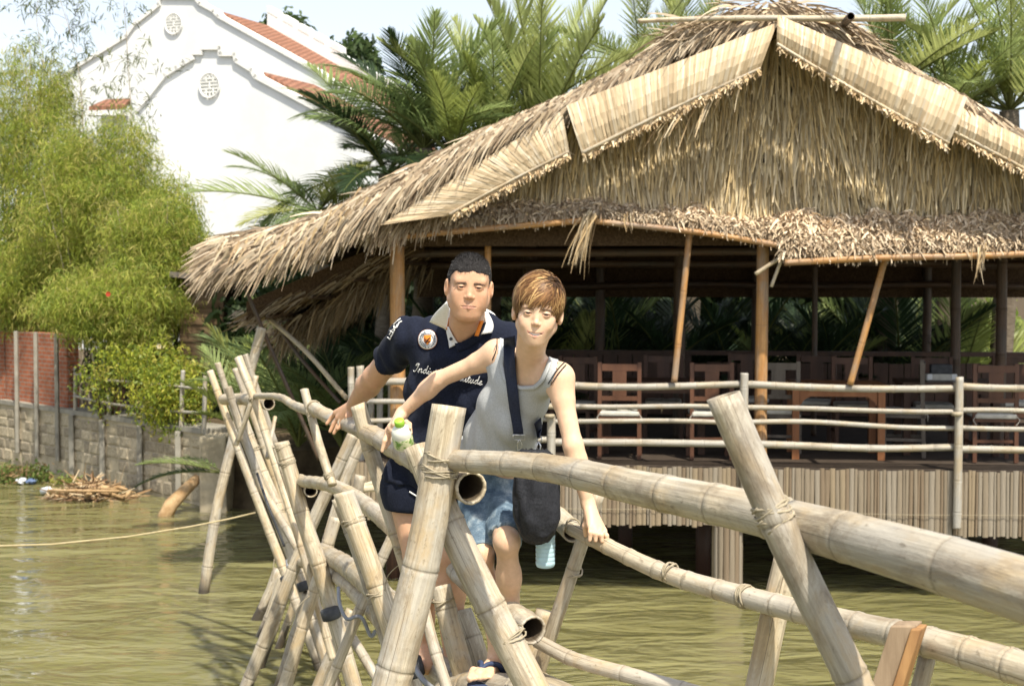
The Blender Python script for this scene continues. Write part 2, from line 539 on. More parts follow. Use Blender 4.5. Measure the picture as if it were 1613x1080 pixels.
def medallion(parent, c, r):
    m = MB()
    ring = [Vector((r * math.cos(a), 0, r * math.sin(a))) + Vector(c) for a in np.linspace(0, 2 * PI, 33)]
    m.tube(ring, r * 0.09, 6, cap=False)
    y0, y1 = c[1] - 0.0, c[1] + 0.05
    for zz, hw in ((0.55, 0.6), (0.28, 0.88), (0.0, 0.95), (-0.28, 0.88), (-0.55, 0.6)):
        m.box((c[0] - hw * r, y0, c[2] + (zz - 0.055) * r), (c[0] + hw * r, y1, c[2] + (zz + 0.055) * r))
    for xx, z0, z1 in ((0, 0.5, 1.0), (0, -1.0, -0.5), (-0.35, 0.28, 0.8), (0.35, 0.28, 0.8), (-0.35, -0.8, -0.28), (0.35, -0.8, -0.28), (0, -0.28, 0.28)):
        m.box((c[0] + (xx - 0.06) * r, y0 - 0.004, c[2] + z0 * r), (c[0] + (xx + 0.06) * r, y1 - 0.004, c[2] + z1 * r))
    return m.build('medallion', MAT['cream_trim'], parent)

TH = math.radians(-24)
WDIR = Vector((math.cos(TH), math.sin(TH), 0)); RDIR = Vector((-math.sin(TH), math.cos(TH), 0))
def on_plane(px, py, p0, nrm):
    r = (P(px, py, 10.0) - Vector((0, 0, CAMZ)))
    c = Vector((0, 0, CAMZ))
    return c + r * ((p0 - c).dot(nrm) / r.dot(nrm))

def slab(name, pts, back, mat, parent):
    n = len(pts)
    V = list(pts) + [p + back for p in pts]
    F = [tuple(range(n)), tuple(range(2 * n - 1, n - 1, -1))] + [(i, n + i, n + (i + 1) % n, (i + 1) % n) for i in range(n)]
    return mk(name, V, F, mat, parent)

def gable_wing(name, label, d, cx, prof_px, depth, roof_px, med, far):
    """prof_px: outline of the gable wall left->right in photo pixels, on a wall turned a little to the left"""
    p0 = P(cx, 450, d)
    root = empty(name, (p0.x, p0.y, 0.9)); tag(root, label, 'building')
    o = root.location
    at = lambda x, y, back=0.0: on_plane(x, y, p0, RDIR) - o + RDIR * back
    pr = [at(x, y) for x, y in prof_px]
    flat = lambda v: Vector((v.x, v.y, 0))
    slab('wall', [flat(pr[0])] + pr + [flat(pr[-1])], RDIR * 0.3, MAT['white_wall'], root)
    for a, b in zip(pr, pr[1:]):
        t = (b - a)
        if t.length < 0.12: continue
        u = t.normalized(); nrm = Vector((-u.z * WDIR.x, -u.z * WDIR.y, u.dot(WDIR)))
        q = [a - u * 0.03, b + u * 0.03]
        slab('coping', [q[0] - nrm * 0.05 - RDIR * 0.08, q[1] - nrm * 0.05 - RDIR * 0.08, q[1] + nrm * 0.06 - RDIR * 0.08, q[0] + nrm * 0.06 - RDIR * 0.08], RDIR * 0.42, MAT['cream_trim'], root)
    for poly in roof_px:
        pp = [at(x, y, 0.3) for x, y in poly]
        back = RDIR * depth
        VV = pp + [p + back for p in pp] + [p - Vector((0, 0, 0.2)) for p in pp] + [p + back - Vector((0, 0, 0.2)) for p in pp]
        mk('roof', VV, [(0, 1, 3, 2), (4, 6, 7, 5), (0, 4, 5, 1), (2, 3, 7, 6), (1, 5, 7, 3), (0, 2, 6, 4)], MAT['roof_tile'], root)
        if far:
            lift = Vector((0, 0, far))
            a, b = pp[0] + back, pp[1] + back
            slab('parapet', [flat(a), a + lift, b + lift, flat(b)], RDIR * 0.3, MAT['white_wall'], root)
            k = 5
            for i in range(k):
                u0 = i / k * 0.5
                q = a.lerp(b, u0); q2 = a.lerp(b, u0 + 0.07)
                slab('parapet_step', [q + lift * 0.9, q + lift * 1.5, q2 + lift * 1.5, q2 + lift * 0.9], RDIR * 0.34, MAT['cream_trim'], root)
    for p, s in ((pr[0], 1), (pr[-1], -1)):
        a = flat(p) + RDIR * 0.31; b = flat(p) + RDIR * (depth + 0.25)
        z = Vector((0, 0, p.z - 0.3))
        slab('side_wall', [a, a + z, b + z, b], WDIR * 0.25 * s, MAT['white_wall'], root)
    c = at(med[0], med[1])
    mo = medallion(root, (0, -0.05, 0), med[2] / FPX * d)
    mo.location = c; mo.rotation_euler = (0, 0, TH)
    return root
gable_wing('front_gable_building', 'white gable with a round relief, the nearer and lower of the two tiled white wings', 33.0, 335,
           [(215, 178), (262, 119), (280, 108), (292, 100), (306, 92), (306, 84), (319, 84), (319, 76), (349, 76), (349, 86), (372, 86), (374, 96), (398, 111), (404, 121), (560, 204), (640, 244)],
           2.3, [[(400, 110), (640, 238)]], (332, 135, 19), 0)
gable_wing('rear_gable_building', 'white gable with a round relief, the taller rear wing of the tiled white building', 43.0, 285,
           [(60, 150), (125, 104), (200, 58), (214, 38), (240, 18), (252, 8), (252, -4), (308, -4), (316, 6), (338, 18), (345, 26), (505, 115), (510, 121), (600, 171)],
           2.6, [[(335, 14), (600, 165)]], (275, 38, 16), 0.42)
# small tiled side roof left of the front gable
sr = empty('side_annex', P(160, 450, 31.5).xy.to_3d() + Vector((0, 0, 0.9)))
tag(sr, 'small white annex with short tiled eave half hidden by the bamboo', 'building')
o = sr.location
a, b, c_, e = [P(x, y, 31.5) - o for x, y in ((140, 168), (196, 166), (192, 148), (152, 150))]
bk = Vector((0, 1.2, 0))
mk('roof', [a, b, c_ + bk * 0.6, e + bk * 0.6, a - Vector((0, 0, .09)), b - Vector((0, 0, .09)), c_ + bk * .6 - Vector((0, 0, .09)), e + bk * .6 - Vector((0, 0, .09))],
   [(0, 1, 2, 3), (7, 6, 5, 4), (0, 4, 5, 1), (1, 5, 6, 2), (2, 6, 7, 3), (3, 7, 4, 0)], MAT['roof_tile'], sr)
MB().box((a.x + .05, .75, 0), (b.x - .05, 1.6, a.z - .05)).build('wall', MAT['white_wall'], sr)
MB().box((a.x - .05, a.y - .05, a.z - .2), (b.x + .05, a.y + .2, a.z - .1)).build('eave', MAT['cream_trim'], sr)

# ================================================================== left bank: stone wall, brick wall, shed
A0 = Vector((-16.2, 28.4)); A1 = Vector((-8.87, 24.1)); A2 = Vector((-4.15, 19.0))
mottled('mortar', (0.3, 0.25, 0.17), (0.55, 0.47, 0.34), 2.2, 0.95, 0.1, bump=0.5, bdist=0.03)
mottled('stone_grey', (0.29, 0.24, 0.165), (0.53, 0.455, 0.33), 5, 0.95, 0.1, bump=0.6, bdist=0.02)
mottled('stone_dark', (0.21, 0.175, 0.125), (0.41, 0.35, 0.26), 5, 0.95, 0.1, bump=0.6, bdist=0.02)
mottled('concrete', (0.2, 0.185, 0.155), (0.34, 0.315, 0.265), 4, 0.9, 0.15, bump=0.3)
def brick_mat():
    t = NT('brick')
    br = t.n.new('ShaderNodeTexBrick'); t.lk(t.coord('UV', (1, 1, 1)), br.inputs['Vector'])
    br.inputs['Scale'].default_value = 1.0; br.inputs['Brick Width'].default_value = 0.2; br.inputs['Row Height'].default_value = 0.07
    br.inputs['Mortar Size'].default_value = 0.008
    br.inputs['Color1'].default_value = (0.45, 0.16, 0.085, 1); br.inputs['Color2'].default_value = (0.36, 0.12, 0.065, 1); br.inputs['Mortar'].default_value = (0.33, 0.27, 0.22, 1)
    n = t.noise(t.coord('Object'), 2.5, 5, 0.7)
    c = t.mix(br.outputs['Color'], t.ramp(n, [(0.3, (0.6,) * 3), (0.65, (1.1,) * 3)]), 1.0, 'MULTIPLY')
    t.bump(br.outputs['Fac'], -0.5, 0.01)
    MAT['brick'] = t.out(c, 0.9, 0.15)
brick_mat()
wall = empty('stone_retaining_wall', (A2.x, A2.y, 0))
tag(wall, 'weathered grey stone retaining wall along the left river bank', 'wall')
off = Vector((A2.x, A2.y, 0))
def wall_box(p, q, z0, z1, th, shift=0.0, nseg=1):
    """a slab standing on the line p->q (2d), thickness th behind, shift outwards"""
    t = (q - p).normalized(); nrm = Vector((t.y, -t.x))     # towards the water
    if nrm.y > 0: nrm = -nrm
    f = nrm * shift; b = nrm * (shift - th)
    c = [p + f, q + f, q + b, p + b]
    return [Vector((k.x, k.y, z0)) for k in c] + [Vector((k.x, k.y, z1)) for k in c]
BF = [(0, 1, 5, 4), (1, 2, 6, 5), (2, 3, 7, 6), (3, 0, 4, 7), (4, 5, 6, 7), (0, 3, 2, 1)]
for p, q, zt in ((A0, A1, 0.9), (A1, A2, 1.0)):
    mk('core', [v - off for v in wall_box(p, q, -0.6, zt, 0.5)], BF, MAT['mortar'], wall)
    mk('coping', [v - off for v in wall_box(p, q, zt, zt + 0.07, 0.56, 0.03)], BF, MAT['concrete'], wall)
# stones
rs = random.Random(3)
stone_meshes = []
for k in range(8):
    V = []
    for sx, sz in ((-1, -1), (1, -1), (1, 1), (-1, 1)):
        V.append((sx * (0.5 - rs.uniform(0, .06)), 0, sz * (0.5 - rs.uniform(0, .07))))
    for sx, sz in ((-1, -1), (1, -1), (1, 1), (-1, 1)):
        V.append((sx * (0.40 - rs.uniform(0, .07)), -1 + rs.uniform(-.2, .3), sz * (0.38 - rs.uniform(0, .07))))
    me = mesh('stone', V, [(4, 5, 6, 7), (0, 1, 5, 4), (1, 2, 6, 5), (2, 3, 7, 6), (3, 0, 4, 7)])
    me.materials.append(MAT['stone_grey'] if k % 3 else MAT['stone_dark'])
    stone_meshes.append(me)
for p, q, zt in ((A1, A2, 1.0),):
    t = (q - p); Ln = t.length; t = t / Ln
    ang = math.atan2(t.y, t.x)
    z = 0.03
    while z < zt - 0.12:
        h = rs.uniform(0.15, 0.23); h = min(h, zt - z)
        s = rs.uniform(-0.1, 0)
        while s < Ln:
            w = rs.uniform(0.2, 0.42)
            if s + w > 0 and s + w < Ln + 0.1 and rs.random() < 0.9:
                c = p + t * (s + w / 2)
                ob = obj('stone', rs.choice(stone_meshes), None, wall, (c.x - off.x, c.y - off.y, z + h / 2), (0, rs.uniform(-.04, .04), ang), (w - 0.006, rs.uniform(0.008, 0.026), h - 0.006))
            s += w
        z += h
# end pier
pa, pb = P(316, 700, 18.7), P(354, 700, 18.5)
MB().box((pa.x - off.x, pa.y - off.y - 0.12, -0.5), (pb.x - off.x, pa.y - off.y + 0.45, 1.02)).build('end_pier', MAT['mortar'], wall, bevel=0.03)
# concrete uprights over both walls
t = (A2 - A1).normalized(); nrm = Vector((t.y, -t.x))
bw = empty('brick_wall', (A1.x, A1.y, 0.97)); tag(bw, 'red brick wall between concrete posts above the stone retaining wall', 'wall')
ofb = Vector((A1.x, A1.y, 0.97))
q = A1 + (A2 - A1) * 0.30
def brick_panel(p, q, z0, z1):
    V = [v - ofb for v in wall_box(p, q, z0, z1, 0.2, -0.12)]
    L = (q - p).length
    uv = [(0, z0), (L, z0), (L + .2, z0), (-.2, z0), (0, z1), (L, z1), (L + .2, z1), (-.2, z1)]
    return mk('brick_panel', V, BF, MAT['brick'], bw, None, uv)
ups = [0.0, 0.125, 0.235, 0.345]
for a, b in zip(ups, ups[1:]):
    brick_panel(A1 + (A2 - A1) * a, A1 + (A2 - A1) * b, 0.98, 2.25)
brick_panel(A0, A1, 0.98, 2.25)
for k in range(10):
    c = A0 + (A1 - A0) * (k / 10.0)
    MB().box((c.x - .07 - ofb.x, c.y - .12 - ofb.y, -.9), (c.x + .07 - ofb.x, c.y + .06 - ofb.y, 1.3)).build('post', MAT['concrete'], bw, bevel=.01)
for s in ups:
    c = A1 + (A2 - A1) * s + nrm * 0.06
    MB().box((c.x - .03 - ofb.x, c.y - .03 - ofb.y, -.75), (c.x + .03 - ofb.x, c.y + .05 - ofb.y, 1.3)).build('post', MAT['concrete'], bw, bevel=.01)
for k, s in enumerate((0.42, 0.57, 0.74, 0.9)):
    c = A1 + (A2 - A1) * s + nrm * 0.07
    MB().box((c.x - .04 - off.x, c.y - .02 - off.y, 0.05), (c.x + .04 - off.x, c.y + .06 - off.y, 1.0)).build('buttress', MAT['concrete'], wall, bevel=.01)
# thin garden fence on top of the wall
gf = empty('garden_fence', (A2.x, A2.y, 1.05)); tag(gf, 'thin grey stick fence on the stone wall in front of the yellow shrub', 'fence')
og = Vector((A2.x, A2.y, 1.05))
tops = []
for s, h in ((0.42, 0.75), (0.58, 0.35), (0.74, 0.55), (0.9, 0.85), (0.985, 0.8)):
    c = A1 + (A2 - A1) * s
    b0 = Vector((c.x, c.y, 1.0)) - og
    bamboo('post', [b0, b0 + Vector((0.02, 0, h))], 0.035, 0.03, 'stick_white', gf, 0.4, sides=8)
for z in (1.27, 1.62):
    pts = [Vector(((A1 + (A2 - A1) * s).x, (A1 + (A2 - A1) * s).y - 0.03, z + 0.03 * math.sin(s * 20))) - og for s in (0.42, 0.6, 0.8, 0.99)]
    bamboo('rail', pts, 0.022, 0.02, 'stick_white', gf, 0.4, sides=8)
# wooden shed behind the shrub
shed = empty('wooden_shed', P(310, 450, 21.5).xy.to_3d() + Vector((0, 0, 1.0)))
tag(shed, 'small brown plank shed with a grey roof behind the yellow shrub', 'shed')
mottled('shed_plank', (0.10, 0.062, 0.035), (0.22, 0.15, 0.09), 5, 0.9, 0.1, (0.3, 1, 3))
so = shed.location
pA, pB = P(283, 470, 21.5) - so, P(352, 470, 21.5) - so
k = 0
z = 0.0
while z < 2.1:
    MB().box((pA.x, -0.02 * (k % 2), z), (pB.x, 1.6, z + 0.125)).build('plank', MAT['shed_plank'], shed); z += 0.13; k += 1
MB().box((pA.x - .3, -.3, 2.12), (pB.x + .2, 1.9, 2.2), M=Matrix.Rotation(0.1, 4, 'Y')).build('roof', MAT['grey_wood'], shed)

# ================================================================== bamboo thicket, shrubs, flowers
YG = [(0.38, 0.42, 0.07), (0.31, 0.37, 0.055), (0.45, 0.45, 0.1), (0.18, 0.25, 0.04), (0.29, 0.35, 0.075), (0.5, 0.45, 0.14)]
clumps = [
    ('tall bamboo thicket at the left edge above the brick wall', 50, 300, 25.2, 120, 150, 1600),
    ('feathery yellow green bamboo thicket right of the brick wall', 165, 340, 23.6, 105, 150, 1700),
    ('low bamboo mass hanging over the top of the brick wall', 55, 452, 24.4, 125, 82, 1500),
    ('rounded bamboo clump nearest the thatched roof', 255, 400, 22.2, 78, 100, 1300),
    ('low bamboo foliage above the garden fence', 195, 482, 21.6, 120, 58, 1300),
    ('thin dark bamboo tops rising against the white building', 40, 150, 25.6, 80, 75, 330),
]
for lab, px, py, d, rx, ry, n in clumps:
    c = P(px, py, d); m_ = d / FPX
    root = empty('bamboo_clump', (c.x, c.y, 1.0)); tag(root, lab, 'bamboo', 'bamboo thickets on the left bank')
    r = (rx * m_, 1.0, ry * m_)
    cc = (0, 0, c.z - 1.0)
    V, F, C = leaf_cloud(int(n * 1.5), 17, ellipsoid_pts(cc, r), 0.105, 0.0135, YG, 0.75, 0.10)
    keep = V.reshape(-1, 6, 3)[:, :, 2].min(axis=1) > -0.05
    o = mk('foliage', V, F, MAT['leaf_soft'], root, C); tag(o, kind='stuff')
    for k in range(7):
        a = random.uniform(-1, 1); b = random.uniform(-.6, .6)
        top = Vector((a * r[0] * 0.9, b, cc[2] + r[2] * random.uniform(0.4, 1.0) * math.sqrt(max(0.05, 1 - a * a * 0.7))))
        base = Vector((a * r[0] * 0.35, b * 0.5, 0))
        bamboo('culm', [base, base.lerp(top, 0.5) + Vector((-a * 0.1, 0, 0.1)), top], 0.02, 0.006, 'bamboo_green' if 'bamboo_green' in MAT else 'bamboo_grey', root, 0.4, sides=6)
# tall thin shoots against the sky
for lab, pts in (('tallest single bamboo shoot leaning in front of the white gables', [(212, 330), (208, 180), (200, 90), (193, -20)]),
                 ('thin bamboo shoot bending at the upper left against the sky', [(135, 330), (128, 150), (112, 60), (88, -25)]),
                 ('sparse bamboo shoot at the far upper left corner', [(60, 260), (70, 110), (58, 20), (70, -30)])):
    ww = [P(x, y, 25.5) for x, y in pts]
    root = empty('bamboo_shoot', (ww[0].x, ww[0].y, 1.0)); tag(root, lab, 'bamboo')
    loc = [w - root.location for w in ww]
    bamboo('culm', [Vector((loc[0].x, loc[0].y, 0))] + loc, 0.018, 0.005, 'bamboo_grey', root, 0.35, sides=6)
    def fn(n):
        k = RNG.uniform(0, 1, n) * (len(loc) - 1); i = np.minimum(k.astype(int), len(loc) - 2); f = (k - i)[:, None]
        A = np.array([tuple(v) for v in loc])
        q = A[i] * (1 - f) + A[i + 1] * f
        return q + RNG.normal(size=(n, 3)) * np.array([0.33, 0.3, 0.25])
    V, F, C = leaf_cloud(75, 8, fn, 0.14, 0.02, [(0.12, 0.15, 0.04), (0.16, 0.18, 0.05), (0.1, 0.12, 0.05)], 0.6, 0.06)
    tag(mk('foliage', V, F, MAT['leaf_soft'], root, C), kind='stuff')
    for k in range(9):
        b0 = fn(1)[0]; i = min(range(len(loc)), key=lambda j: abs(loc[j].z - b0[2]))
        MB().tube([loc[i], loc[i].lerp(Vector(b0), 0.6) + Vector((0, 0, .05)), Vector(b0)], 0.004, 4).build('twig', MAT['bamboo_grey'], root)
SH = [(0.4, 0.42, 0.05), (0.33, 0.38, 0.05), (0.26, 0.33, 0.05), (0.46, 0.42, 0.08), (0.16, 0.22, 0.04)]
for lab, px, py, d, rx, ry, n in (('yellow green shrub hanging over the stone wall', 275, 625, 19.9, 62, 58, 620),
                                  ('yellow leaved creeper beside the last brick post', 165, 600, 21.2, 40, 55, 130),
                                  ('bright shrub with pale flowers below the wooden shed', 235, 575, 20.4, 75, 38, 260)):
    c = P(px, py, d); m_ = d / FPX
    root = empty('shrub', (c.x, c.y, 1.0)); tag(root, lab, 'shrub', 'shrubs on the left bank')
    cc = (0, 0, c.z - 1.0)
    V, F, C = leaf_cloud(n, 10, ellipsoid_pts(cc, (rx * m_, 0.5, ry * m_), 0.2), 0.06, 0.026, SH, 0.2, 0.07)
    tag(mk('foliage', V, F, MAT['leaf'], root, C), kind='stuff')
    for k in range(9):
        a = random.uniform(-1, 1)
        MB().tube([(a * .15, 0, 0), (a * .3, 0, cc[2] * .6), (a * rx * m_ * .8, random.uniform(-.3, .3), cc[2] + random.uniform(0, 1) * ry * m_ * .7)], [0.015, 0.01, 0.004], 5).build('stem', MAT['dark_wood'], root)
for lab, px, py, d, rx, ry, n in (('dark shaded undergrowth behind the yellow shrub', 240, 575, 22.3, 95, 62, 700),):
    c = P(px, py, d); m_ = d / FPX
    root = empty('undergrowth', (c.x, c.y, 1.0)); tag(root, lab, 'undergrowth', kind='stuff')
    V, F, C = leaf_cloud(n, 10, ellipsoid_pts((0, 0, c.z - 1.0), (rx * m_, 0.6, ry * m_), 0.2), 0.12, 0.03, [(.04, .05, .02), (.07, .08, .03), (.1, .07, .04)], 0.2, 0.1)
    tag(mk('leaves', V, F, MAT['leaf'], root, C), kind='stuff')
def flower(lab, px, py, d, colr):
    c = P(px, py, d)
    m = MB()
    for k in range(6):
        a = k * PI / 3
        e = Vector((math.cos(a), -0.4, math.sin(a)))
        s = Vector((-math.sin(a), 0, math.cos(a)))
        m.add([Vector((0, 0, 0)), e * 0.022 + s * 0.016, e * 0.042 + Vector((0, -.01, 0)), e * 0.022 - s * 0.016], [(0, 1, 2, 3)], colr)
    m.lathe([(0.002, -0.02), (0.012, 0), (0.002, 0.03)], Matrix.Rotation(PI / 2, 4, 'X'), 6, (0.6, 0.45, 0.1))
    o = m.build('flower', MAT['leaf']); o.location = c
    tag(o, lab, 'flower')
flower('single red flower in the bamboo foliage', 171, 463, 20.2, (0.75, 0.04, 0.05))
flower('cream white flower above the yellow shrub', 251, 545, 19.3, (0.85, 0.75, 0.5))

# ================================================================== debris at the foot of the wall
def pile_pts(px0, px1, py, d, n):
    out = []
    for k in range(n):
        x = random.uniform(px0, px1); out.append(P(x, py + random.uniform(-12, 6), d + random.uniform(-.3, .5)))
    return out
deb = empty('driftwood_pile', P(140, 785, 19.8).xy.to_3d()); tag(deb, 'heap of dry straw and driftwood at the water below the wall', 'debris')
n = 700
x = RNG.normal(0, 0.26, n); ptsd = np.stack([x, RNG.normal(0, .15, n), np.maximum(0, 0.17 * np.exp(-(x / .35) ** 2) * RNG.uniform(0, 1.4, n))], -1)
d_ = unit(np.stack([RNG.normal(0, 1, n), RNG.normal(0, .5, n), RNG.normal(0, .35, n)], -1))
cs = np.array([(0.42, 0.29, 0.16), (0.3, 0.19, 0.1), (0.5, 0.4, 0.26), (0.2, 0.12, 0.07)])[RNG.integers(0, 4, n)]
V, F, C, _ = blades(ptsd, d_, unit(np.cross(d_, RNG.normal(size=(n, 3)))), RNG.uniform(.1, .4, n), RNG.uniform(.01, .04, n), 2, None, .4, cs)
tag(mk('straw', V, F, MAT['thatch'], deb, C), kind='stuff')
for k in range(14):
    a = Vector((random.gauss(0, .35), random.gauss(0, .1) - .1, random.uniform(.0, .2)))
    e = a + Vector((random.uniform(-.4, .4), random.uniform(-.1, .1), random.uniform(-.05, .1)))
    MB().tube([a, a.lerp(e, .5) + Vector((0, 0, .02)), e], [.022, .03, .018], 7).build('branch', MAT['driftwood'] if 'driftwood' in MAT else mottled('driftwood', (.28, .17, .08), (.5, .35, .2), 12, .9, .1, (1, 1, 1)), deb, True)
a, e = P(75, 772, 19.4) - deb.location, P(188, 773, 19.4) - deb.location
MB().tube([a, e], .02, 7).build('stick', MAT['driftwood'], deb, True)
# leaning log
a, e = P(247, 815, 18.3), P(312, 752, 18.75)
m = MB(); m.tube([a + Vector((0, 0, -.2)), a.lerp(e, .3) + Vector((.02, 0, .01)), a.lerp(e, .7), e], [.1, .095, .08, .07], 9)
lg = m.build('leaning_log', MAT['driftwood'], None, True); tag(lg, 'cut log leaning from the water against the wall pier', 'log')
# litter
def bottle_mesh(parent, r, h, colr, capc, mat, name='bottle_body'):
    pass
c = P(66, 770, 20.2)
m = MB(); m.lathe([(.02, 0), (.05, .01), (.052, .16), (.02, .21), (.018, .24)], Matrix.Rotation(1.35, 4, 'Y') @ Matrix.Rotation(0.5, 4, 'X'), 10, (.6, .63, .66))
b_ = m.build('litter_bottle', MAT['plain'], None, True); b_.location = (c.x, c.y, .05); tag(b_, 'pale plastic bottle washed up beside the driftwood', 'bottle')
for k, (px, py, lab, cl) in enumerate(((33, 760, 'crumpled white plastic bag among the bank weeds', (.62, .64, .68)), (50, 764, 'crumpled blue plastic scrap beside the weeds', (.12, .17, .3)))):
    c = P(px, py, 21.2)
    me = bmesh.new(); bmesh.ops.create_icosphere(me, subdivisions=2, radius=.09)
    for v in me.verts: v.co *= random.uniform(.6, 1.15); v.co.z *= .6
    mm = bpy.data.meshes.new('litter_bag'); me.to_mesh(mm); me.free()
    a_ = mm.color_attributes.new('Col', 'FLOAT_COLOR', 'POINT'); a_.data.foreach_set('color', np.tile((*cl, 1.0), len(mm.vertices)).astype(np.float32))
    o = obj('litter_bag', mm, MAT['plain'], None, (c.x, c.y, .06)); tag(o, lab, 'litter')
wd = empty('bank_weeds', P(25, 765, 21.5).xy.to_3d()); tag(wd, 'low green weeds and dead grass at the foot of the stone wall', 'weeds')
V, F, C = leaf_cloud(160, 9, ellipsoid_pts((0, 0, .08), (.75, .3, .14)), .09, .03, [(.1, .17, .04), (.16, .2, .05), (.3, .2, .1)], -0.3, .05)
tag(mk('leaves', V, F, MAT['leaf'], wd, C), kind='stuff')
V, F, C = leaf_cloud(40, 7, ellipsoid_pts((.9, -.35, .03), (.25, .1, .06)), .08, .03, [(.2, .26, .05), (.3, .3, .06)], -0.3, .04)
tag(mk('leaves', V, F, MAT['leaf'], wd, C), kind='stuff')
tag(wd, kind='stuff')
# mooring rope over the water
pts = [P(-60, 861, 11.3), P(80, 857, 11.7), P(200, 845, 12.0), P(300, 829, 12.4), P(360, 817, 12.6), P(402, 807, 12.8)]
m = MB(); m.tube(pts, .008, 6)
tag(m.build('mooring_rope', mottled('yellow_rope', (.36, .29, .15), (.5, .42, .26), 30), None, True), 'thin yellow rope stretched low over the water', 'rope')
# ================================================================== pavilion frame
PA = P(600, 450, 13.95); PB = P(1613, 450, 13.25)
UD = Vector((PB.x - PA.x, PB.y - PA.y, 0)).normalized(); VD = Vector((-UD.y, UD.x, 0))
deck_o = on_plane(626, 727, PA, VD)
DZ = deck_o.z                                    # deck height
PO = Vector((deck_o.x, deck_o.y, 0))
RZ = math.atan2(UD.y, UD.x)
def L(px, py, v=0.0):
    """photo pixel -> pavilion-local point (u, v, z above deck) on the plane v behind the deck edge"""
    w = on_plane(px, py, PO + VD * v, VD) - PO
    return Vector((w.dot(UD), v, w.z - DZ))
pav = empty('thatched_pavilion', (PO.x, PO.y, DZ), RZ)
tag(pav, 'open thatched pavilion on a bamboo deck standing over the water', 'pavilion')
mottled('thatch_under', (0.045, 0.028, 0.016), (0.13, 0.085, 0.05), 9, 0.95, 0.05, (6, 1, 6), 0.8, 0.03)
mottled('deck_wood', (0.035, 0.026, 0.02), (0.08, 0.06, 0.045), 5, 0.8, 0.2, (1, 8, 1))
mottled('mat_leaf', (0.42, 0.31, 0.18), (0.66, 0.53, 0.36), 16, 0.75, 0.15)
U0, U1, DEPTH = -0.6, 9.0, 5.6

# deck floor: boards running along the front
nb = 14
for k in range(nb):
    v0 = DEPTH * k / nb
    MB().box((U0, v0 + 0.006, -0.07), (U1, v0 + DEPTH / nb - 0.006, 0.0)).build('deck_board', MAT['deck_wood'], pav)
for v in (0.12, 1.9, 3.7, 5.4):
    MB().box((U0, v, -0.2), (U1, v + 0.1, -0.075)).build('joist', MAT['dark_wood'], pav)
# skirt of split bamboo slats
skirt = empty('deck_skirt', (0, 0, 0)); skirt.parent = pav
slat_me = []
mottled('slat_a', (0.17, 0.135, 0.095), (0.29, 0.24, 0.175), 6, 0.75, 0.2, (5, 5, 0.6))
mottled('slat_b', (0.14, 0.105, 0.068), (0.25, 0.19, 0.13), 6, 0.75, 0.2, (5, 5, 0.6))
mottled('slat_c', (0.19, 0.16, 0.12), (0.33, 0.285, 0.225), 6, 0.75, 0.2, (5, 5, 0.6))
mottled('slat_d', (0.19, 0.145, 0.092), (0.32, 0.255, 0.172), 6, 0.75, 0.2, (5, 5, 0.6))
for k in range(12):
    V = []
    for z in (0, -0.33, -0.66, -1):
        w = 0.5 * random.uniform(0.9, 1.0)
        for x, y in ((-1, 0), (-.6, -.7), (.0, -1), (.6, -.7), (1, 0)):
            V.append((x * w + random.uniform(-.03, .03), y * 0.5, z))
    F = [(r * 5 + i, r * 5 + i + 1, r * 5 + i + 6, r * 5 + i + 5) for r in range(3) for i in range(4)]
    F += [(0, 5, 10, 15, 19, 14, 9, 4), (15, 16, 17, 18, 19)]
    F = [f[::-1] for f in F]
    me = mesh('slat', V, F, smooth=False); me.materials.append(MAT['slat_' + 'abcdacbadcab'[k]]); slat_me.append(me)
u = U0
for_sl = []
while u < 6.9:
    w = random.uniform(0.022, 0.058)
    ln = 0.57 + random.uniform(-.012, .018) + 0.015 * u * 0.3 + 0.03 * math.sin(u * 1.3)
    obj('slat', random.choice(slat_me), None, skirt, (u + w / 2, -0.035 + random.uniform(-.008, .006), -0.005 + random.uniform(-.012, .01)), (0, random.uniform(-.012, .012), random.uniform(-.08, .08)), (w + .001, .02, ln))
    u += w
bamboo('skirt_batten', [Vector((U0, 0.0, -0.06)), Vector((6.9, 0.0, -0.06))], 0.02, 0.02, 'bamboo_brown', skirt, .4, sides=8)
MB().tube([(U0 + .03 * 0, -0.068, -0.4)] + [(U0 + i * .5, -0.066 - .004 * (i % 2), -0.42 + .01 * math.sin(i)) for i in range(1, 16)], .003, 4).build('tie_wire', MAT['rope'], skirt)
# piles
def pile(u, v, r, z0, clad):
    p = empty('pile', (u, v, 0)); p.parent = pav
    MB().tube([(0, 0, -DZ - .5), (0, 0, -.2)], r * .9, 10).build('core', MAT['dark_wood'], p, True)
    if clad:
        n = 15
        for k in range(n):
            a = 2 * PI * k / n
            w = 2 * PI * r / n
            obj('slat', slat_me[k % 12], None, p, (math.cos(a) * r, math.sin(a) * r, -.5), (0, 0, a + PI / 2), (w, .025, DZ - .48 + random.uniform(-.02, .08)))
c = L(1146, 800, 0.05); pile(c.x, 0.08, 0.14, 0, True)
for px, v in ((1108, 1.0), (985, 1.9), (770, 1.4), (1420, 2.0), (1560, 1.6), (620, .5)):
    c = L(px, 800, v); pile(c.x, v, 0.09, 0, False)

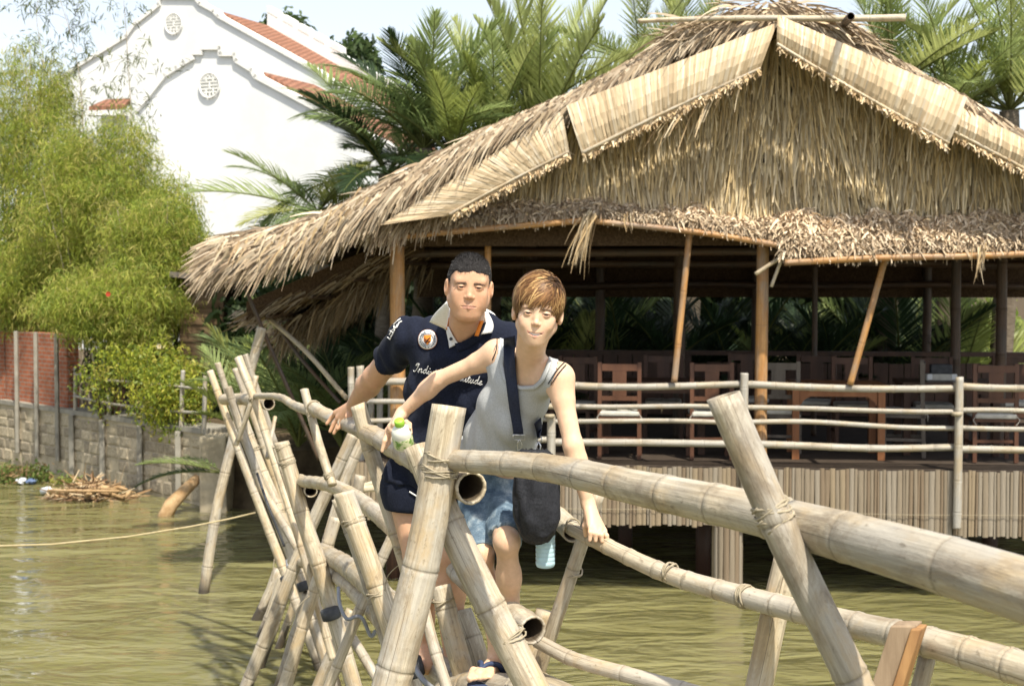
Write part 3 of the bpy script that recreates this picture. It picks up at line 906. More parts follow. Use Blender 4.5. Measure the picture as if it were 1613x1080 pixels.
# ------------------------------------------------------------------ posts, braces, beams
def post(px0, py0, px1, py1, v, r, mat='bamboo_gold', name='post', r1=None):
    a = L(px0, py0, v); b = L(px1, py1, v)
    return bamboo(name, [b, a], r, r1 or r, mat, pav, 0.55, sides=14, wob=.004)
b = L(626, 500, .12); bamboo('post', [Vector((b.x, .12, -.06)), Vector((b.x, .12, L(626, 366, .12).z))], .078, .072, 'bamboo_gold', pav, .9, wob=.003, bumpy=1.015)
b = L(1200, 500, .12); bamboo('post', [Vector((b.x, .12, -.06)), Vector((b.x, .12, L(1200, 380, .12).z + .1))], .064, .058, 'bamboo_gold', pav, .8, wob=.004, bumpy=1.02)
post(768, 352, 768, 700, .3, .032)
post(1087, 360, 1062, 602, -.1, .031, name='brace')
post(1395, 402, 1339, 606, -.1, .031, name='brace')
for px, v, r in ((1283, 3.0, .035), (1506, 2.2, .055), (1577, 2.0, .06), (1070, 2.6, .07), (835, 3.0, .09), (945, 5.4, .07), (1190, 5.4, .06), (1460, 5.4, .06)):
    b = L(px, 500, v); bamboo('post', [Vector((b.x, v, 0)), Vector((b.x, v, 2.75))], r, r * .95, 'bamboo_brown', pav, .6, sides=10, wob=.004)
def beam(pts, r, v, mat='bamboo_gold', name='eave_beam'):
    return bamboo(name, [L(x, y, v) for x, y in pts], r, r, mat, pav, .5, sides=10, wob=.006)
beam([(612, 374), (770, 360), (925, 347)], .03, -.26)
beam([(935, 347), (1090, 364), (1240, 390)], .03, -.27)
beam([(1236, 414), (1400, 407), (1545, 402), (1700, 394)], .03, -.38)
beam([(1190, 432), (1232, 405)], .02, -.22, 'bamboo_pale', 'loose_stick')
beam([(1216, 452), (1232, 410)], .016, -.2, 'bamboo_pale', 'loose_stick')

# ------------------------------------------------------------------ roof planes (curved slopes), underside
APEX = L(1228, 12, -.3)
left_px = [(1228, 12), (1100, 40), (1000, 92), (900, 145), (760, 205), (640, 268), (520, 330), (425, 362), (342, 374)]
right_px = [(1228, 12), (1330, 50), (1430, 100), (1520, 150), (1613, 205), (1760, 280), (1950, 350)]
VF, VB = -.45, DEPTH + 0.7
def roof_plane(pxs, name):
    top = [L(x, y, VF) for x, y in pxs]
    V, F = [], []
    n = len(top); K = 8
    for j in range(K + 1):
        v = VF + .1 + (VB - VF) * j / K
        for p in top: V.append((p.x, v, p.z - 0.05 + 0.02 * math.sin(j * 1.9 + p.x)))
    off_ = len(V)
    V += [(x, y, z - 0.16) for x, y, z in V]
    for j in range(K):
        for i in range(n - 1):
            a = j * n + i
            F.append((a, a + 1, a + n + 1, a + n)); F.append((off_ + a, off_ + a + n, off_ + a + n + 1, off_ + a + 1))
    for i in range(n - 1):
        F.append((i, off_ + i, off_ + i + 1, i + 1)); a = K * n + i; F.append((a, a + 1, off_ + a + 1, off_ + a))
    for j in range(K):
        for i in (0, n - 1):
            a = j * n + i; F.append((a, a + n, off_ + a + n, off_ + a))
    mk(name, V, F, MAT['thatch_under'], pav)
    return top
ltop = roof_plane(left_px, 'roof_slope')
rtop = roof_plane(right_px, 'roof_slope')
# rafters and purlins on the underside
for v in (0.6, 1.8, 3.0, 4.2, 5.3):
    for tp in (ltop, rtop):
        bamboo('rafter', [Vector((p.x, v, p.z - .27)) for p in tp[1:-1]], .035, .03, 'bamboo_brown', pav, .5, sides=8)
for v, z in ((0.9, 2.1), (2.6, 2.0), (2.6, 2.5), (4.4, 2.2), (5.3, 1.75)):
    bamboo('tie_beam', [Vector((-.1, v, z)), Vector((3.6, v, z + .02)), Vector((8.6, v, z))], .05, .045, 'bamboo_brown', pav, .5, sides=8)
# rear thatch curtain and plank parapet
rear_z = L(1000, 468, 5.5).z
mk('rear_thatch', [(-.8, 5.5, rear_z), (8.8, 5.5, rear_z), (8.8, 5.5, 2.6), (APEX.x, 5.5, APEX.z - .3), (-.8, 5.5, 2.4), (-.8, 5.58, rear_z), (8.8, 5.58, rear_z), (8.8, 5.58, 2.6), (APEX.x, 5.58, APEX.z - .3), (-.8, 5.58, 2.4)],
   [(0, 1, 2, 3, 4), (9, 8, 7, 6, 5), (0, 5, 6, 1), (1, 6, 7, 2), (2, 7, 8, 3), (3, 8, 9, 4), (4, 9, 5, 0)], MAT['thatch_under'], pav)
pz = L(970, 556, 5.3).z
uu = -.6
while uu < 8.6:
    w = .2
    h = pz if uu < 3.0 else pz - .12
    MB().box((uu + .006, 5.3, .02), (uu + w - .006, 5.34, h + random.uniform(-.01, .01))).build('parapet_board', MAT['dark_wood'], pav); uu += w
MB().box((-.6, 5.26, pz - .02), (8.6, 5.38, pz + .04)).build('parapet_rail', MAT['dark_wood'], pav)

# ------------------------------------------------------------------ thatch strands
TH_COL = 1.18 * np.array([(0.47, 0.36, 0.22), (0.38, 0.28, 0.165), (0.56, 0.46, 0.31), (0.3, 0.21, 0.12), (0.5, 0.41, 0.29), (0.43, 0.31, 0.17)])
GREY = 1.22 * np.array([(0.38, 0.305, 0.22), (0.3, 0.23, 0.155), (0.47, 0.39, 0.285), (0.24, 0.175, 0.115), (0.43, 0.335, 0.225)])
def tcol(pal, n, lo=.7, hi=1.2):
    return pal[RNG.integers(0, len(pal), n)] * RNG.uniform(lo, hi, (n, 1))
def arr(v): return np.array([tuple(p) for p in v])
def along(poly, k):
    """poly (m,3), k in 0..1 by length -> points and tangents"""
    seg = np.linalg.norm(np.diff(poly, axis=0), axis=1); cum = np.concatenate([[0], np.cumsum(seg)]); s = k * cum[-1]
    i = np.clip(np.searchsorted(cum, s, 'right') - 1, 0, len(seg) - 1); f = ((s - cum[i]) / seg[i])[:, None]
    return poly[i] * (1 - f) + poly[i + 1] * f, unit(poly[i + 1] - poly[i])
parts = []
# verge of the left slope: strands running down the slope and spilling over the front edge
def verge(poly, n, sgn, wfun, Lmul=1.0, pal=GREY, lo=0., hi=1.):
    k = RNG.uniform(lo, hi, n)
    q, t = along(poly, k)
    h = RNG.uniform(0, 1, n)                       # 0 = crest, 1 = lower lip
    w = wfun(k)
    p = q + np.stack([np.zeros(n), .25 - .32 * h ** .7 + RNG.normal(0, .03, n), .04 - h * w], -1)
    d = unit(t * RNG.uniform(.55, 1.0, n)[:, None] + np.stack([RNG.normal(0, .14, n), -.25 * h + RNG.normal(0, .14, n), -.1 - .4 * h + RNG.normal(0, .13, n)], -1))
    Ls = RNG.uniform(.1, .3, n) * Lmul * (.7 + .6 * k)
    bend = np.stack([np.zeros(n), np.zeros(n), -RNG.uniform(.1, .45, n)], -1)
    side = unit(np.cross(d, np.stack([RNG.normal(0, .5, n), np.ones(n), RNG.normal(0, .5, n)], -1)))
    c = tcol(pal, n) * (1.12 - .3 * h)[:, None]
    return blades(p, d, side, Ls, RNG.uniform(.014, .034, n), 3, bend, .2, c)[:3]
lp = arr(ltop); rp = arr(rtop)
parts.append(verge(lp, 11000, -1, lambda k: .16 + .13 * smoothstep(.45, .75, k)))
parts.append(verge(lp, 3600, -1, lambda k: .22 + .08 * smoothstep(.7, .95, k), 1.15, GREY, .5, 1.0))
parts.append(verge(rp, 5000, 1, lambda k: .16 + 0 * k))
# drooping lower left corner
n = 450
k = RNG.uniform(.72, 1.0, n); q, t = along(lp, k)
p = q + np.stack([RNG.normal(0, .05, n), RNG.uniform(-.25, .9, n), RNG.uniform(-.3, 0, n)], -1)
d = unit(np.stack([-RNG.uniform(.25, .8, n), -RNG.uniform(.0, .5, n), -RNG.uniform(.45, 1.0, n)], -1))
parts.append(blades(p, d, unit(np.cross(d, RNG.normal(size=(n, 3)) * .5 + np.array([0, 1, 0]))), RNG.uniform(.1, .25, n), RNG.uniform(.015, .035, n), 3, np.tile([0, 0, -.3], (n, 1)), .2, tcol(TH_COL, n) * .85)[:3])
V, F, C = merge(parts)
tag(mk('verge_thatch', V, F, MAT['thatch'], pav, C), kind='stuff')

# gable face: hanging leaf strips in tiers
gx0, gx1 = L(800, 330, 0), L(1760, 330, 0)
zb = L(1200, 345, 0).z
def rake_z(u):
    a = np.interp(u, lp[::-1, 0], lp[::-1, 2]); b = np.interp(u, rp[:, 0], rp[:, 2])
    return np.where(u < APEX.x, a, b)
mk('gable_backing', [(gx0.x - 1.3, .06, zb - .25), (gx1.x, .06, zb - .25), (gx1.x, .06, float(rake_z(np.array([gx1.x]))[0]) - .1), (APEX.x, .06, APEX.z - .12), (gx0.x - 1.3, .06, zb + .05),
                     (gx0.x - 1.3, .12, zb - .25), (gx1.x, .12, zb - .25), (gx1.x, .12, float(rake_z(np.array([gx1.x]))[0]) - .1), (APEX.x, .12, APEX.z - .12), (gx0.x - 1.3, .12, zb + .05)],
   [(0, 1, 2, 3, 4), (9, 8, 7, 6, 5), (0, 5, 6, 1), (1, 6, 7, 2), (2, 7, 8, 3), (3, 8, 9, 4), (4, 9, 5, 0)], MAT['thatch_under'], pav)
n = 9000
u = RNG.uniform(gx0.x - .9, gx1.x, n); zt = rake_z(u) - .12
z = zb + (zt - zb + .12) * RNG.uniform(0.02, 1, n)
z = np.minimum(z, zt)
ok = z > zb - .02
u, z = u[ok], z[ok]; n = len(u)
tier = .02 + .05 * RNG.uniform(0, 1, n)
p = np.stack([u, -tier + .03, z], -1)
tilt = .08 * np.sin(u * 3.3) + .05 * np.sin(u * 9 + z * 4) + RNG.normal(0, .07, n)
d = unit(np.stack([tilt, -RNG.uniform(.02, .16, n), -np.ones(n)], -1))
side = unit(np.stack([np.ones(n), RNG.normal(0, .5, n), RNG.normal(0, .1, n)], -1))
warm = 1.15 * np.array([(0.56, 0.43, 0.235), (0.48, 0.36, 0.19), (0.66, 0.54, 0.34), (0.42, 0.34, 0.22), (0.34, 0.255, 0.14), (0.6, 0.5, 0.34)])
c = tcol(warm, n, .6, 1.2)
V, F, C, _ = blades(p, d, side, np.minimum(RNG.uniform(.22, .6, n), np.maximum(.05, z - zb + .04)), RNG.uniform(.014, .036, n), 3, np.stack([RNG.normal(0, .05, n), -RNG.uniform(0, .1, n), np.zeros(n)], -1), .35, c, RNG.normal(0, .012, n))
tag(mk('gable_thatch', V, F, MAT['thatch'], pav, C), kind='stuff')

# eave fringe: thick chopped thatch roll above the beams
def fringe(pts, n, name, thick, v0=-.18, lay=.24):
    """pts: lower edge; thick: (list) thickness upwards in m"""
    poly = arr([L(x, y, v0) for x, y in pts])
    k = RNG.uniform(0, 1, n); q, t = along(poly, k)
    th = np.interp(k, np.linspace(0, 1, len(thick)), thick)
    h = RNG.uniform(0, 1, n)
    rough = .03 * np.sin(q[:, 0] * 7) + .025 * np.sin(q[:, 0] * 19 + 1) + .015 * np.sin(q[:, 0] * 41)
    p = q + np.stack([RNG.normal(0, .02, n), lay * h - .05 + RNG.normal(0, .02, n), h * (th + rough) + .045], -1)
    d = unit(np.stack([RNG.normal(0, .75, n), -RNG.uniform(.15, 1.1, n), RNG.normal(-.35, .5, n)], -1))
    side = unit(np.cross(d, RNG.normal(size=(n, 3))))
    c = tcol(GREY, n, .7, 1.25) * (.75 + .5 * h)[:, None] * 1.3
    V1 = blades(p, d, side, RNG.uniform(.04, .12, n), RNG.uniform(.012, .03, n), 2, np.tile([0, 0, -.5], (n, 1)), .5, c)[:3]
    # straw tips hanging from the lower edge
    m = n // 5
    k = RNG.uniform(0, 1, m); q, t = along(poly, k)
    p = q + np.stack([RNG.normal(0, .02, m), RNG.uniform(-.05, .1, m), RNG.uniform(.04, .09, m)], -1)
    d = unit(np.stack([RNG.normal(0, .3, m), -RNG.uniform(0, .5, m), -np.ones(m)], -1))
    V2 = blades(p, d, unit(np.cross(d, RNG.normal(size=(m, 3)))), RNG.uniform(.02, .06, m), RNG.uniform(.01, .022, m), 2, None, .3, tcol(TH_COL, m, .5, 1.0))[:3]
    V, F, C = merge([V1, V2])
    tag(mk(name, V, F, MAT['thatch'], pav, C), kind='stuff')
    # solid heart of the roll
    K = len(pts)
    VV, FF = [], []
    for i in range(K):
        a = Vector(poly[i]); hh = thick[min(i * len(thick) // K, len(thick) - 1)] * .55
        VV += [(a.x, v0 + .04, a.z + .01), (a.x, v0 + .0, a.z + hh * .6), (a.x, v0 + .15, a.z + hh), (a.x, v0 + .5, a.z + hh * 1.1), (a.x, v0 + .5, a.z + .05)]
    for i in range(K - 1):
        for j in range(5):
            FF.append((i * 5 + j, i * 5 + (j + 1) % 5, i * 5 + 5 + (j + 1) % 5, i * 5 + 5 + j))
    mk('fringe_core', VV, FF, MAT['thatch_under'], pav)
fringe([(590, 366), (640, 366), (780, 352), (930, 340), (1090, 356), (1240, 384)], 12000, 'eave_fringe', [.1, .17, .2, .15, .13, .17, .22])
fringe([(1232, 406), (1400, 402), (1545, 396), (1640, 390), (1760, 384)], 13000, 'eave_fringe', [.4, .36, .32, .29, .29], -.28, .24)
# left return of the fringe with longer straw
n = 900
q, t = along(arr([L(596, 352, -.25), L(650, 330, -.22), L(720, 318, -.2)]), RNG.uniform(0, 1, n))
d = unit(np.stack([-RNG.uniform(.0, .8, n), -RNG.uniform(.1, .7, n), -RNG.uniform(.2, 1, n)], -1))
V, F, C, _ = blades(q + RNG.normal(0, .04, (n, 3)), d, unit(np.cross(d, RNG.normal(size=(n, 3)))), RNG.uniform(.12, .3, n), RNG.uniform(.014, .03, n), 3, np.tile([0, 0, -.3], (n, 1)), .3, tcol(GREY, n, .8, 1.3))
tag(mk('corner_straw', V, F, MAT['thatch'], pav, C), kind='stuff')
# loose tufts hanging below the eave
for px, py, dx, ln, n, v in ((932, 340, -.5, .42, 70, -.3), (1545, 392, -.25, .2, 22, -.5), (985, 338, .1, .1, 12, -.3)):
    a = L(px, py, v)
    p = np.tile(tuple(a), (n, 1)) + RNG.normal(0, .035, (n, 3)) * np.array([1, .6, 1])
    d = unit(np.stack([dx + RNG.normal(0, .16, n), RNG.normal(-.1, .1, n), -np.ones(n)], -1))
    V, F, C, _ = blades(p, d, unit(np.cross(d, RNG.normal(size=(n, 3)))), ln * RNG.uniform(.5, 1.2, n), RNG.uniform(.01, .024, n), 3, np.tile([.12, 0, -.2], (n, 1)), .2, tcol(TH_COL, n, .55, 1.1))
    tag(mk('loose_tuft', V, F, MAT['thatch'], pav, C), kind='stuff')

# rake mats: leaf strips sewn across a batten along the rake
def rake_mat(tl, tr, br, bl, v, curl=.06, sag=0.0):
    """quad in pixels: top-left, top-right, bottom-right, bottom-left"""
    A, B_, C_, D_ = [np.array(tuple(L(x, y, v))) for x, y in (tl, tr, br, bl)]
    top = lambda s: A + (B_ - A) * s[:, None]; bot = lambda s: D_ + (C_ - D_) * s[:, None]
    Lm = np.linalg.norm(B_ - A); n = int(Lm / .017)
    s = (np.arange(n) + RNG.uniform(0, .5, n)) / n
    p0 = top(s); p1 = bot(s)
    out = []
    seg = 5
    ts = np.linspace(0, 1, seg + 1)
    V, F, C = [], [], []
    # backing sheet
    bs = np.linspace(0, 1, 24)
    for t_ in ts:
        q = top(bs) * (1 - t_) + bot(bs) * t_; q = q.copy(); q[:, 1] += .02 - curl * math.sin(t_ * PI)
        V.append(q)
    V = np.concatenate(V)
    Fb = np.array([(i * 24 + j, i * 24 + j + 1, (i + 1) * 24 + j + 1, (i + 1) * 24 + j) for i in range(seg) for j in range(23)])
    Cb = np.tile((.36, .26, .15), (len(V), 1))
    # strips
    c = 1.08 * np.array([(.58, .47, .32), (.52, .41, .27), (.64, .54, .4), (.46, .35, .22), (.55, .42, .27)])[RNG.integers(0, 5, n)] * RNG.uniform(.8, 1.08, (n, 1)) * (1 + .06 * np.sin(s * 23) + .05 * np.sin(s * 61))[:, None]
    VV = []
    dirn = unit((B_ - A)[None, :])
    w = Lm / n * .62
    ext = RNG.uniform(1.0, 1.06, n)
    for t_ in ts:
        q = p0 * (1 - t_ * ext[:, None]) + p1 * (t_ * ext)[:, None]
        q[:, 1] += -curl * math.sin(t_ * PI) - RNG.uniform(.002, .014, n)
        VV.append(np.stack([q - dirn * w, q + dirn * w], 1))
    VV = np.stack(VV, 1).reshape(-1, 3)
    base = (np.arange(n) * (seg + 1) * 2)[:, None] + (np.arange(seg) * 2)[None, :]
    Fs = np.stack([base, base + 1, base + 3, base + 2], -1).reshape(-1, 4)
    Cs = np.repeat(c, (seg + 1) * 2, axis=0)
    V2, F2, C2 = merge([(V, Fb, Cb), (VV, Fs, Cs)])
    root = empty('rake_mat', (0, 0, 0)); root.parent = pav
    tag(mk('leaf_strips', V2, F2, MAT['thatch'], root, C2), kind='stuff')
    a, b = Vector(D_ + (A - D_) * .06), Vector(C_ + (B_ - C_) * .06)
    o2 = Vector((0, -.03, 0))
    bamboo('batten', [a + o2, b + o2], .016, .014, 'bamboo_pale', root, .3, sides=8)
    # fringe of leaf ends under the batten
    m = n * 3
    s = RNG.uniform(0, 1, m); q = bot(s)
    d = unit(np.stack([RNG.normal(0, .35, m), -RNG.uniform(.1, .7, m), -RNG.uniform(.3, 1, m)], -1))
    V, F, C, _ = blades(q + RNG.normal(0, .012, (m, 3)) - np.array([0, .02, 0]), d, unit(np.cross(d, RNG.normal(size=(m, 3)))), RNG.uniform(.03, .08, m), RNG.uniform(.012, .028, m), 2, None, .5, tcol(TH_COL, m, .8, 1.25))
    tag(mk('mat_fringe', V, F, MAT['thatch'], root, C), kind='stuff')
rake_mat((894, 166), (1224, 36), (1196, 112), (920, 246), -.62)
rake_mat((1226, 24), (1524, 154), (1492, 232), (1224, 72), -.66)
rake_mat((600, 354), (886, 174), (898, 244), (716, 338), -.56, .05)
rake_mat((1512, 168), (1760, 292), (1760, 345), (1500, 214), -.58)
# crumpled leaves near the apex
n = 90
q, t = along(arr([L(1060, 165, -.5), L(1150, 110, -.48), L(1212, 55, -.46)]), RNG.uniform(0, 1, n))
d = unit(-t * RNG.uniform(.3, 1, n)[:, None] + np.stack([RNG.normal(0, .1, n), RNG.normal(-.2, .1, n), -RNG.uniform(.05, .4, n)], -1))
V, F, C, _ = blades(q, d, unit(np.cross(d, RNG.normal(size=(n, 3)))), RNG.uniform(.25, .6, n), RNG.uniform(.015, .035, n), 4, np.tile([0, 0, -.25], (n, 1)), .2, tcol(TH_COL, n, .8, 1.2))
tag(mk('loose_leaves', V, F, MAT['thatch'], pav, C), kind='stuff')
# ridge: thatch cap and poles
n = 1700
k = RNG.uniform(0, 1, n)
q, t = along(arr([L(1060, 58, -.5), L(1150, 20, -.5), L(1228, 8, -.5), L(1290, 24, -.5), L(1360, 60, -.5)]), k)
p = q + np.stack([RNG.normal(0, .03, n), RNG.uniform(-.05, .7, n), RNG.uniform(-.15, .08, n)], -1)
d = unit(np.stack([np.where(k < .5, -1, 1) * RNG.uniform(.4, 1, n), RNG.normal(-.15, .3, n), RNG.normal(-.25, .25, n)], -1))
V, F, C, _ = blades(p, d, unit(np.cross(d, RNG.normal(size=(n, 3)))), RNG.uniform(.15, .45, n), RNG.uniform(.015, .035, n), 3, np.tile([0, 0, -.25], (n, 1)), .2, tcol(GREY, n, .75, 1.25))
tag(mk('ridge_thatch', V, F, MAT['thatch'], pav, C), kind='stuff')
bamboo('ridge_pole', [L(1005, 36, -.62), L(1200, 27, -.62), L(1426, 28, -.62)], .022, .034, 'bamboo_pale', pav, .35, sides=10)
a = L(1322, 44, -.3); bamboo('ridge_pole', [a + Vector((-.12, 1.2, -.12)), a, L(1341, 26, -1.05)], .04, .036, 'bamboo_brown', pav, .4, hollow=(False, True))

# ------------------------------------------------------------------ low side roof (lean-to) on the left
def leanto(corners_px, vf, vb, name, n, drop, thick=.09, ln=1.0):
    hi, lo = L(*corners_px[0], vf), L(*corners_px[1], vf)
    hb, lb = hi + Vector((0, vb - vf, 0)), lo + Vector((0, vb - vf, 0))
    up = Vector((0, 0, thick))
    root = empty(name, (0, 0, 0)); root.parent = pav
    mk('thatch_sheet', [hi, lo, lb, hb, hi + up, lo + up, lb + up, hb + up], [(3, 2, 1, 0), (4, 5, 6, 7), (0, 1, 5, 4), (1, 2, 6, 5), (2, 3, 7, 6), (3, 0, 4, 7)], MAT['thatch_under'], root)
    s = RNG.uniform(0, 1, n); t_ = RNG.uniform(0, 1, n) ** 2
    H, Lo = np.array(tuple(hi)), np.array(tuple(lo))
    p = H + (Lo - H) * s[:, None] + np.stack([np.zeros(n), (vb - vf) * t_ - .03, RNG.uniform(-.02, .1, n)], -1)
    dd = unit((Lo - H)[None, :])[0]
    d = unit(dd * RNG.uniform(.3, 1, n)[:, None] + np.stack([RNG.normal(0, .1, n), RNG.normal(-.1, .15, n), -RNG.uniform(.0, drop, n)], -1))
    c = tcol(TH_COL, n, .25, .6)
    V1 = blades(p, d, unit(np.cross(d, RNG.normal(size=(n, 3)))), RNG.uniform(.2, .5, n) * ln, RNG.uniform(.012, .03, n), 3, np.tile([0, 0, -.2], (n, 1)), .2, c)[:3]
    m = n // 3
    p = Lo + np.stack([RNG.normal(0, .06, m), RNG.uniform(0, vb - vf, m) ** 1.0, RNG.uniform(-.03, .12, m)], -1)
    d = unit(np.stack([-RNG.uniform(.3, 1, m), RNG.normal(-.1, .2, m), -RNG.uniform(.1, .7, m)], -1))
    V2 = blades(p, d, unit(np.cross(d, RNG.normal(size=(m, 3)))), RNG.uniform(.08, .25, m), RNG.uniform(.014, .03, m), 2, None, .3, tcol(GREY, m, .6, 1.1))[:3]
    V, F, C = merge([V1, V2])
    tag(mk('side_straw', V, F, MAT['thatch'], root, C), kind='stuff')
    for k in range(4):
        f = (k + .5) / 4
        q = hi.lerp(lo, f) - Vector((0, 0, .03))
        bamboo('purlin', [q, q + Vector((0, vb - vf, 0))], .025, .025, 'bamboo_brown', root, .4, sides=7)
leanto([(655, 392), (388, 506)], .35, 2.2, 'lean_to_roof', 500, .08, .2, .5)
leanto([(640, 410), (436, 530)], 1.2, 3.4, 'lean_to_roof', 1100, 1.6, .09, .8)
for pts, r, m_ in (([(378, 432, .1), (432, 560, .2), (502, 725, .3)], .022, 'bamboo_brown'), ([(430, 500, 1.0), (480, 570, .8), (535, 636, .6)], .02, 'bamboo_brown'),
                   ([(425, 505, 1.0), (488, 558, .6), (548, 626, .3)], .026, 'bamboo_pale')):
    bamboo('strut', [L(*q) for q in pts], r, r, m_, pav, .4, sides=9)

# ------------------------------------------------------------------ railing along the deck
rail = empty('deck_railing', (0, 0, 0)); rail.parent = pav
ys = ((600, 604, 612), (634, 638, 649), (660, 663, 673), (692, 695, 707))
rr = (.036, .026, .025, .036)
brk = [565, 870, 1173, 1507, 1700]
for (ya, yb, yc), r in zip(ys, rr):
    yl = lambda x: ya + (yb - ya) * (x - 565) / 365 if x < 930 else yb + (yc - yb) * (x - 930) / 683
    for x0, x1 in zip(brk, brk[1:]):
        m_ = (x0 + x1) / 2
        bamboo('rail', [L(x0 - 4, yl(x0), -.02), L(x0 * .7 + x1 * .3, yl(x0 * .7 + x1 * .3) + random.uniform(-1.5, 1.5), -.03), L(m_ * .6 + x1 * .4, yl(m_ * .6 + x1 * .4) + random.uniform(-1.5, 1.5), -.03), L(x1 + 4, yl(x1), -.02)], r, r * .92, 'stick_white', rail, .2, sides=10, bumpy=1.08, wob=.014)
for px, ytop, r, v in ((1173, 587, .042, .0), (1507, 593, .04, .0), (866, 655, .045, -.05), (552, 578, .035, .1), (566, 576, .04, .1)):
    b = L(px, 600, v); zt = L(px, ytop, v).z
    bamboo('rail_post', [Vector((b.x, v - .09 * (px > 1000), -.55 if px > 1400 else -.25)), Vector((b.x + .01, v - .06 * (px > 1000), zt))], r, r * .95, 'stick_white', rail, .3, sides=10)
for px, yy in ((866, 655), (1507, 652), (866, 640)):
    b = L(px, yy, -.1); MB().lathe([(.02, -.02), (.05, -.012), (.052, .01), (.04, .02)], Matrix.Translation(b), 9).build('knot', MAT['rope'], rail, True)
for px in (598, 615, 632, 584):
    b = L(px, 600, .9); bamboo('rail_post', [Vector((b.x, .9, 0)), Vector((b.x, .9, .82))], .035, .035, 'stick_white', rail, .3, sides=8)

# ================================================================== furniture
def chair_proto():
    r = empty('wooden_chair')
    W, D, SH_, BH = .20, .20, .44, .98
    for sx in (-1, 1):
        MB().box((sx * W - .02, -D - .02, 0), (sx * W + .02, -D + .02, BH), M=Matrix.Rotation(-.03, 4, 'X')).build('back_post', MAT['cw'], r)
        MB().box((sx * W - .02, D - .02, 0), (sx * W + .02, D + .02, SH_)).build('leg', MAT['cw'], r)
        MB().box((sx * W - .012, -D + .025, .17), (sx * W + .012, D - .025, .20)).build('stretcher', MAT['cw'], r)
    MB().box((-W - .02, -D - .018, SH_ - .03), (W + .02, D + .02, SH_)).build('seat', MAT['cw'], r)
    MB().box((-W + .022, -D - .005, .9), (W - .022, -D + .018, .97)).build('top_rail', MAT['cw'], r)
    MB().box((-W + .022, -D - .005, .60), (W - .022, -D + .014, .645)).build('cross_rail', MAT['cw'], r)
    MB().box((-.07, -D - .004, .646), (.07, -D + .010, .899)).build('splat', MAT['cw'], r)
    MB().box((-W + .022, -D + .005, .2), (W - .022, -D + .022, .23)).build('stretcher', MAT['cw'], r)
    MB().box((-W, -D - .03, SH_ + .002), (W, D, SH_ + .05)).build('cushion', MAT['cushion'], r, bevel=.015)
    for sx in (-1, 1):
        MB().tube([(sx * (W - .005), -D - .03, SH_ + .03), (sx * (W + .025), -D - .035, SH_ - .01), (sx * (W - .01), -D - .035, SH_ - .06)], .004, 5).build('cushion_tie', MAT['cushion'], r)
    return r
MAT['cw'] = MAT['red_wood']
proto = chair_proto()
def copy_tree(o, parent=None, swap=None):
    c = o.copy(); COL.objects.link(c); c.parent = parent
    if swap and c.type == 'MESH' and c.data.materials and c.data.materials[0].name in swap:
        c.material_slots[0].link = 'OBJECT'; c.material_slots[0].material = MAT[swap[c.data.materials[0].name]]
    for ch in list(o.children): copy_tree(ch, c, swap)
    return c
chairs = [  # greyish ones carry the light on them in their wood colour
    (977, .62, 0, 'red_wood', 'dark red wooden chair with white cushion, first right of the woman behind the railing'),
    (1118, .66, 5, 'red_wood', 'dark red wooden chair with white cushion beside the leaning brace'),
    (905, 1.5, 170, 'dark_wood', 'dark chair deeper in the pavilion just right of the woman'),
    (1045, 1.9, 180, 'dark_wood', 'dark wooden chair deeper inside, between the first two chairs at the railing'),
    (1228, 1.0, -8, 'grey_wood', 'greyish chair standing behind the front golden post'),
    (1345, 1.75, 180, 'red_wood', 'red wooden chair with white cushion behind the orange table'),
    (1282, 2.1, 165, 'dark_wood', 'dark chair at the far side of the orange table'),
    (1425, 1.1, 80, 'grey_wood', 'greyish chair at the right end of the orange table'),
    (1470, 1.8, 175, 'dark_wood', 'dark chair below the white napkin box'),
    (1562, .75, 0, 'red_wood', 'red wooden chair with white cushion at the right edge behind the railing'),
    (1180, 2.4, 185, 'dark_wood', 'dark chair in the shade between the braces'),
    (1600, 2.2, 180, 'dark_wood', 'dark chair far back at the right edge'),
]
for i, (px, v, rot, m_, lab) in enumerate(chairs):
    b = L(px, 600, v)
    w = PO + UD * b.x + VD * v + Vector((0, 0, DZ + .001))
    c = proto if i == 0 else copy_tree(proto, None, {'red_wood': m_})
    c.location = w; c.rotation_euler = (0, 0, RZ + math.radians(rot))
    tag(c, lab, 'chair', 'chairs in the pavilion')
def table(px, v, w, dp, mat, lab, h=.76):
    b = L(px, 600, v); o = PO + UD * b.x + VD * v + Vector((0, 0, DZ + .001))
    r = empty('wooden_table', o, RZ); tag(r, lab, 'table', 'tables in the pavilion')
    MB().box((-w / 2, -dp / 2, h - .035), (w / 2, dp / 2, h)).build('table_top', MAT[mat], r)
    for sx in (-1, 1):
        for sy in (-1, 1):
            MB().box((sx * (w / 2 - .05) - .035, sy * (dp / 2 - .05) - .035, 0), (sx * (w / 2 - .05) + .035, sy * (dp / 2 - .05) + .035, h - .036)).build('leg', MAT[mat], r)
    for sy in (-1, 1):
        y = sy * (dp / 2 - .05)
        pts = [(-w / 2 + .09, h - .22)] + [(-w / 2 + .09 + .1 * i / 3, h - .22 + .1 * (i / 3) ** .6) for i in range(1, 4)] + [(w / 2 - .09 - .1 * (3 - i) / 3, h - .22 + .1 * ((3 - i) / 3) ** .6) for i in range(0, 3)] + [(w / 2 - .09, h - .22), (w / 2 - .09, h - .037), (-w / 2 + .09, h - .037)]
        n = len(pts)
        V = [(x, y - .012, z) for x, z in pts] + [(x, y + .012, z) for x, z in pts]
        mk('apron', V, [tuple(range(n)), tuple(range(2 * n - 1, n - 1, -1))] + [(i, n + i, n + (i + 1) % n, (i + 1) % n) for i in range(n)], MAT[mat], r)
    return r, o
